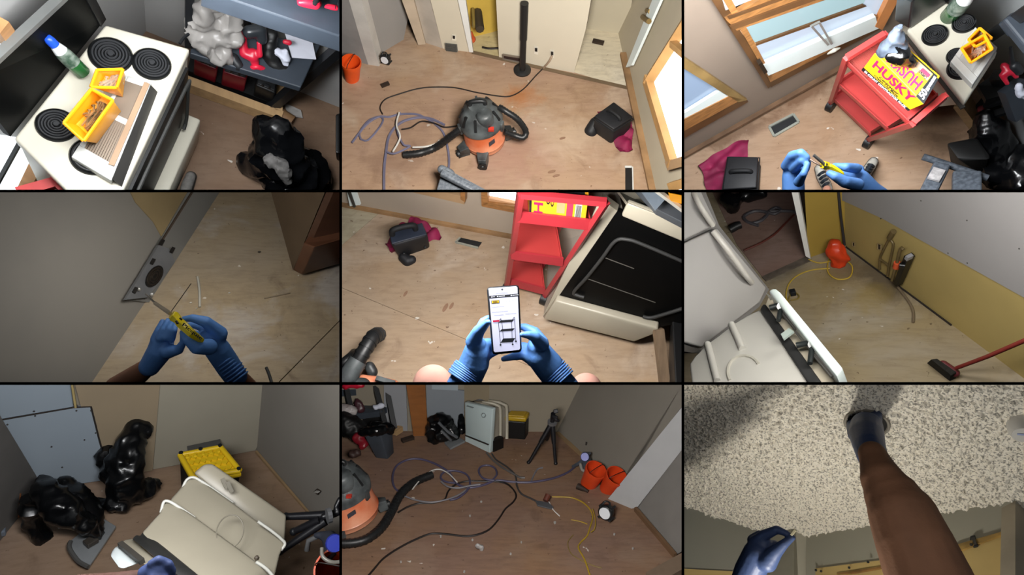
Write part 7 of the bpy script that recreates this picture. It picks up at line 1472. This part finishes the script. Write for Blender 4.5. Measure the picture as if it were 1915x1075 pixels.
part(dpn, 'blade', B().slab([P.z(*k, .02) for k in ((1088, 658), (1100, 685), (1175, 704), (1190, 694), (1160, 668))], Z * .012), mat('grey_pan', '#5e6064', .4, metal=.3), bevel=.003)
part(dpn, 'handle', B().tube([P.z(1145, 655, .05), P.z(1160, 622, .08)], .026, 8), mat('red_brown_handle', '#5c2f22', .5), smooth=1)
single(P, 'white_wire_scrap', B().tube([P.z(1165, 660, .03), P.z(1185, 700, .02), P.z(1225, 740, .012)], .005, 5, sub=4), wt, 'white wire beside the grey trowel', 'wire', smooth=1)
single(P, 'paper_ball', limb(P, [[(770, 905, P.dep(P.z(775, 920)) - .05, 14), (785, 920, P.dep(P.z(775, 920)) - .03, 16)]], .008, 1, crumple(.012, 22, 3)), mat('grey_white_paper', '#a9a6a4', .8), 'crumpled white paper ball on the near floor', 'paper', smooth=.8)
for i, (x, y, r) in enumerate(((558, 856, 9), (736, 877, 8), (722, 742, 9), (950, 955, 8), (335, 1000, 8), (690, 1055, 8), (1198, 780, 12), (1530, 845, 8), (1635, 925, 9), (785, 662, 8), (1010, 890, 7))):
    p = P.z(x, y, .004); k = P.px(p) * .55; single(P, 'plaster_chip', B().slab([p + V((math.cos(j * .9) * r * k, math.sin(j * .9) * r * k * 1.2, 0)) * (1 + .3 * ((i + j) % 2)) for j in range(7)], Z * .012), mat('white_chip', '#a8a49e', .8),
        'small white plaster chip ' + ('left of the paper ball', 'above the paper ball', 'near the bend of the black cord', 'at the floor centre right of the paper ball', 'at the lower left of the floor', 'at the bottom edge centre', 'right of the trowel', 'below the work light', 'at the far lower right', 'inside the bend of the black cord', 'near the ochre cord')[i], 'chip')
# ================================================================ set 9: arm reaching up into a hole in a popcorn ceiling
P = P9; backboard(2, 2)
hc = P.z(1030, 218); kx = P.px(hc); hr_ = 118 * kx
X0, X1, Y0, Y1 = -120, 2050, -120, 1000
corner = [P.z(X0, Y1), P.z(X1, Y1), P.z(X1, Y0), P.z(X0, Y0)]
cb_ = B()
NU, NV = 520, 300
def pop(p, u, v):
    a = noise.noise(p * 46); b = noise.noise(p * 88 + V((9, 2, 4))); return p - Z * max(0, a * .9 + b * .7 + .1) * .02
x0, x1 = min(q.x for q in corner), max(q.x for q in corner); y0, y1 = min(q.y for q in corner), max(q.y for q in corner)
pts = []
for j in range(NV + 1):
    for i in range(NU + 1):
        p = V((x0 + (x1 - x0) * i / NU, y0 + (y1 - y0) * j / NV, 0)); pts.append(pop(p, 0, 0))
fs = []
for j in range(NV):
    for i in range(NU):
        a = j * (NU + 1) + i; c = pts[a]
        if (V((c.x, c.y, 0)) - hc).length > hr_ * .97: fs.append((a, a + 1, a + NU + 2, a + NU + 1))
cb_.add(pts, fs)
struct(P, 'ceiling', cb_, mat('popcorn_pit_shade', '#cfc9bc', .9, var=.42, scale=120, lo=.36, hi=.48, detail=1))  # dark speckle colour stands in for shade in the popcorn pits
cn = thing(P, 'recessed_can', 'round dark light opening cut in the popcorn ceiling', 'light fitting', hc)
part(cn, 'can', B().lathe(hc - Z * .004, hc + Z * .3, [(0, hr_), (1, hr_), (1, .001)], 40), mat('black_can', '#0b0a0a', .5), smooth=1)
part(cn, 'rim', B().tube([hc - Z * .006 + V((math.cos(a), math.sin(a), 0)) * hr_ for a in [i * math.pi / 24 for i in range(49)]], .006, 6), mat('pale_rim', '#8d867a', .6), smooth=1)
wc = mat('grey_cream_wall', '#9d9a8c', .8, var=.04, scale=2); wyl = mat('pale_yellow_wall', '#c2a86c', .75, var=.1, scale=3)
def wall9(name, a, b, pts, m, off=0, w=None):
    w = w or vwall(P.z(*a), P.z(*b)); n = w[1] if w[1].dot(P.eye - w[0]) < 0 else -w[1]
    struct(P, name, B().slab([P.on(w, x, y, off) for x, y in pts], n * .05), m); return w
wB = wall9('wall_back', (690, 855), (1870, 652), [(690, 855), (1870, 652), (1870, 1180), (690, 1180)], wc)
wall9('wall_right', (1868, 655), (1990, 760), [(1866, 650), (2060, 560), (2060, 1180), (1866, 1180)], mat('warm_grey_wall_end', '#a49a88', .8))
wL = wall9('wall_left', (-160, 628), (424, 826), [(-160, 628), (424, 826), (424, 1180), (-160, 1180)], mat('grey_left_wall', '#8f8d83', .8, var=.04, scale=2))
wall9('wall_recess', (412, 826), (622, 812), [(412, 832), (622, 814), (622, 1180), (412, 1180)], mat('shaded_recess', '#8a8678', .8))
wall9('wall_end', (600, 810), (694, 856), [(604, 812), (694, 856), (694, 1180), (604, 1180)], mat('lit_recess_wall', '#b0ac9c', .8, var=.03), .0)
wall9('wall_panel', (690, 855), (1870, 652), [(742, 1036), (1112, 990), (1160, 1180), (742, 1180)], wyl, .012, wB)
wall9('wall_panel', (690, 855), (1870, 652), [(1520, 906), (1868, 806), (1868, 1180), (1520, 1180)], wyl, .012, wB)
wall9('wall_panel', (-160, 628), (424, 826), [(-160, 1030), (424, 1060), (424, 1180), (-160, 1180)], wyl, .012, wL)
wall9('trim_ledge', (690, 855), (1870, 652), [(1520, 908), (1868, 808), (1868, 818), (1520, 948)], mat('torn_yellow_edge', '#a08044', .8, var=.4, scale=12), .02, wB)
wall9('trim_ledge', (690, 855), (1870, 652), [(860, 1064), (1130, 1022), (1132, 1030), (940, 1064)], mat('torn_brown_edge', '#7d5c30', .8, var=.4, scale=12), .02, wB)
bx9 = thing(P, 'switch_box', 'black electrical box on the back wall right of the arm', 'electrical box', P.on(wB, 1635, 880))
part(bx9, 'box', B().slab([P.on(wB, x, y, .02) for x, y in ((1612, 852), (1640, 846), (1660, 908), (1632, 914))], V((0, .03, 0))), kb, bevel=.003)
part(bx9, 'device', B().slab([P.on(wB, x, y, .026) for x, y in ((1622, 862), (1638, 858), (1650, 898), (1634, 902))], V((0, .006, 0))), mat('dark_grey_device', '#33302c', .5))
for i, (x, y) in enumerate(((932, 1032), (1038, 1000), (745, 1046), (1618, 902), (774, 1052))): part(bx9 if i == 3 else bx9, 'nail', B().sph(P.on(wB, x, y, .03), .006, 6), kb)
sa = P.z(1905, 245, -.02); ks = 70 * P.px(sa)
sm = thing(P, 'smoke_alarm', 'white round smoke alarm on the ceiling at the right edge', 'smoke alarm', sa)
part(sm, 'body', B().lathe(sa + Z * .02, sa - Z * .035, [(0, ks), (.6, ks), (1, ks * .8)], 28), mat('white_alarm_plastic', '#d2cfc8', .4, var=.02), smooth=1)
part(sm, 'label', B().slab([sa - Z * .036 + V((a * ks, b * ks, 0)) for a, b in ((-.45, -.2), (.1, -.2), (.1, 0), (-.45, 0))], Z * -.001), mat('pale_blue_label', '#9aa3c4', .5))
# arm and hands
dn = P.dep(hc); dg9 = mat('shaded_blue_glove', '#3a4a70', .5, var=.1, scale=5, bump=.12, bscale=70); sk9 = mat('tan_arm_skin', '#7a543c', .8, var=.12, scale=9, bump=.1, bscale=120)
p9 = thing(P, 'person', 'person reaching a gloved hand into the ceiling hole', 'person', P.at(1300, 1000, 2.1))
part(p9, 'body', limb(P, [[(1062, 395, dn - .35, 80), (1085, 450, dn - .37, 92), (1120, 540, 2.5, 122), (1180, 640, 2.48, 156), (1235, 740, 2.45, 186), (1300, 900, 2.42, 205), (1380, 1100, 2.4, 224), (1440, 1250, 2.38, 240)]], .006, 4), sk9, smooth=1)
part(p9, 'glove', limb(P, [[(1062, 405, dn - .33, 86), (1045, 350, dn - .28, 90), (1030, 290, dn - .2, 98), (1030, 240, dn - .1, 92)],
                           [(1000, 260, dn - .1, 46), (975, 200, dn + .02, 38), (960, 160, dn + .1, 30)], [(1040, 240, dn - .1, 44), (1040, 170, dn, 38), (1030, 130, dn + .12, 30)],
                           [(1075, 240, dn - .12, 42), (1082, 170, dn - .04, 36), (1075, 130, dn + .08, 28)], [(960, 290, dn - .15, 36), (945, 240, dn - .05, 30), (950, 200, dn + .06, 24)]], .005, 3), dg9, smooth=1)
hair = B(); r9 = random.Random(5)
edge9 = [(1160, 400), (1225, 505), (1335, 640), (1425, 755), (1500, 890), (1545, 980)]
for i in range(90):
    t = r9.random() * 4.99; k = int(t); x = lerp(edge9[k][0], edge9[k + 1][0], t - k); y = lerp(edge9[k][1], edge9[k + 1][1], t - k); dd_ = 2.5 - t * .02
    hair.tube([P.at(x - 14, y + 6, dd_), P.at(x - 2, y - 2, dd_), P.at(x + r9.uniform(3, 12), y - r9.uniform(4, 16), dd_)], [.0006, .0006, .0003], 3)
part(p9, 'arm_hair', hair, mat('dark_hair', '#3b2a1e', .6), kind='stuff')
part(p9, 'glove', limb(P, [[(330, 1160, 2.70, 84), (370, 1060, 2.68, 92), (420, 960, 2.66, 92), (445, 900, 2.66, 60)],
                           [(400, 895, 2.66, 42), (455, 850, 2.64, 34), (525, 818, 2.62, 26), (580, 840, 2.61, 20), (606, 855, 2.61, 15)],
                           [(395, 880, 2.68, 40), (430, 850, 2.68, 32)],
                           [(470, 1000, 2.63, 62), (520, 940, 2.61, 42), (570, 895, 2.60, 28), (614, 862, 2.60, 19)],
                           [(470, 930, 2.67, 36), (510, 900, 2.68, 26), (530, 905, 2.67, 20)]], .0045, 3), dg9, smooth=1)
single(P, 'plaster_piece', B().slab([P.at(x, y, 2.59) for x, y in ((598, 845), (612, 855), (638, 824), (622, 812))], P.fwd * .009), mat('beige_chip', '#a39c80', .7), 'small beige chip pinched in the lower gloved fingers', 'chip', bevel=.002)
# ---------------------------------------------------------------- sets end at the dividers of the frame
def clip_all():
    planes = {}
    for x in XB: planes['x', x] = wray(x, 0).cross(wray(x, 100)).normalized()
    for y in YB: planes['y', y] = wray(0, y).cross(wray(100, y)).normalized()
    bpy.context.view_layer.update()
    for o, P in OBJS:
        todo = []
        for ax, lst, i in (('x', XB, P.col), ('y', YB, P.row)):
            if i > 0: todo.append((ax, lst[i - 1], 1))
            if i < 2: todo.append((ax, lst[i], -1))
        M = o.matrix_world; pts = [M @ v.co - EYE for v in o.data.vertices]
        bm = None
        for ax, c, sgn in todo:
            n = planes[ax, c]; inner = wray(*( (c + 50 * sgn, 537.5) if ax == 'x' else (957.5, c + 50 * sgn)))
            if n.dot(inner) < 0: n = -n
            if min(n.dot(p) for p in pts) >= 0: continue
            if bm is None:
                if o.data.users > 1: o.data = o.data.copy()
                bm = bmesh.new(); bm.from_mesh(o.data); bm.transform(Matrix.Translation(-EYE) @ M)
            bmesh.ops.bisect_plane(bm, geom=bm.verts[:] + bm.edges[:] + bm.faces[:], plane_co=(0, 0, 0), plane_no=n, clear_inner=True)
        if bm:
            bm.transform((Matrix.Translation(-EYE) @ M).inverted())
            empty = len(bm.verts) == 0
            bm.to_mesh(o.data); bm.free()
            if empty and not o.children: bpy.data.objects.remove(o)
clip_all()
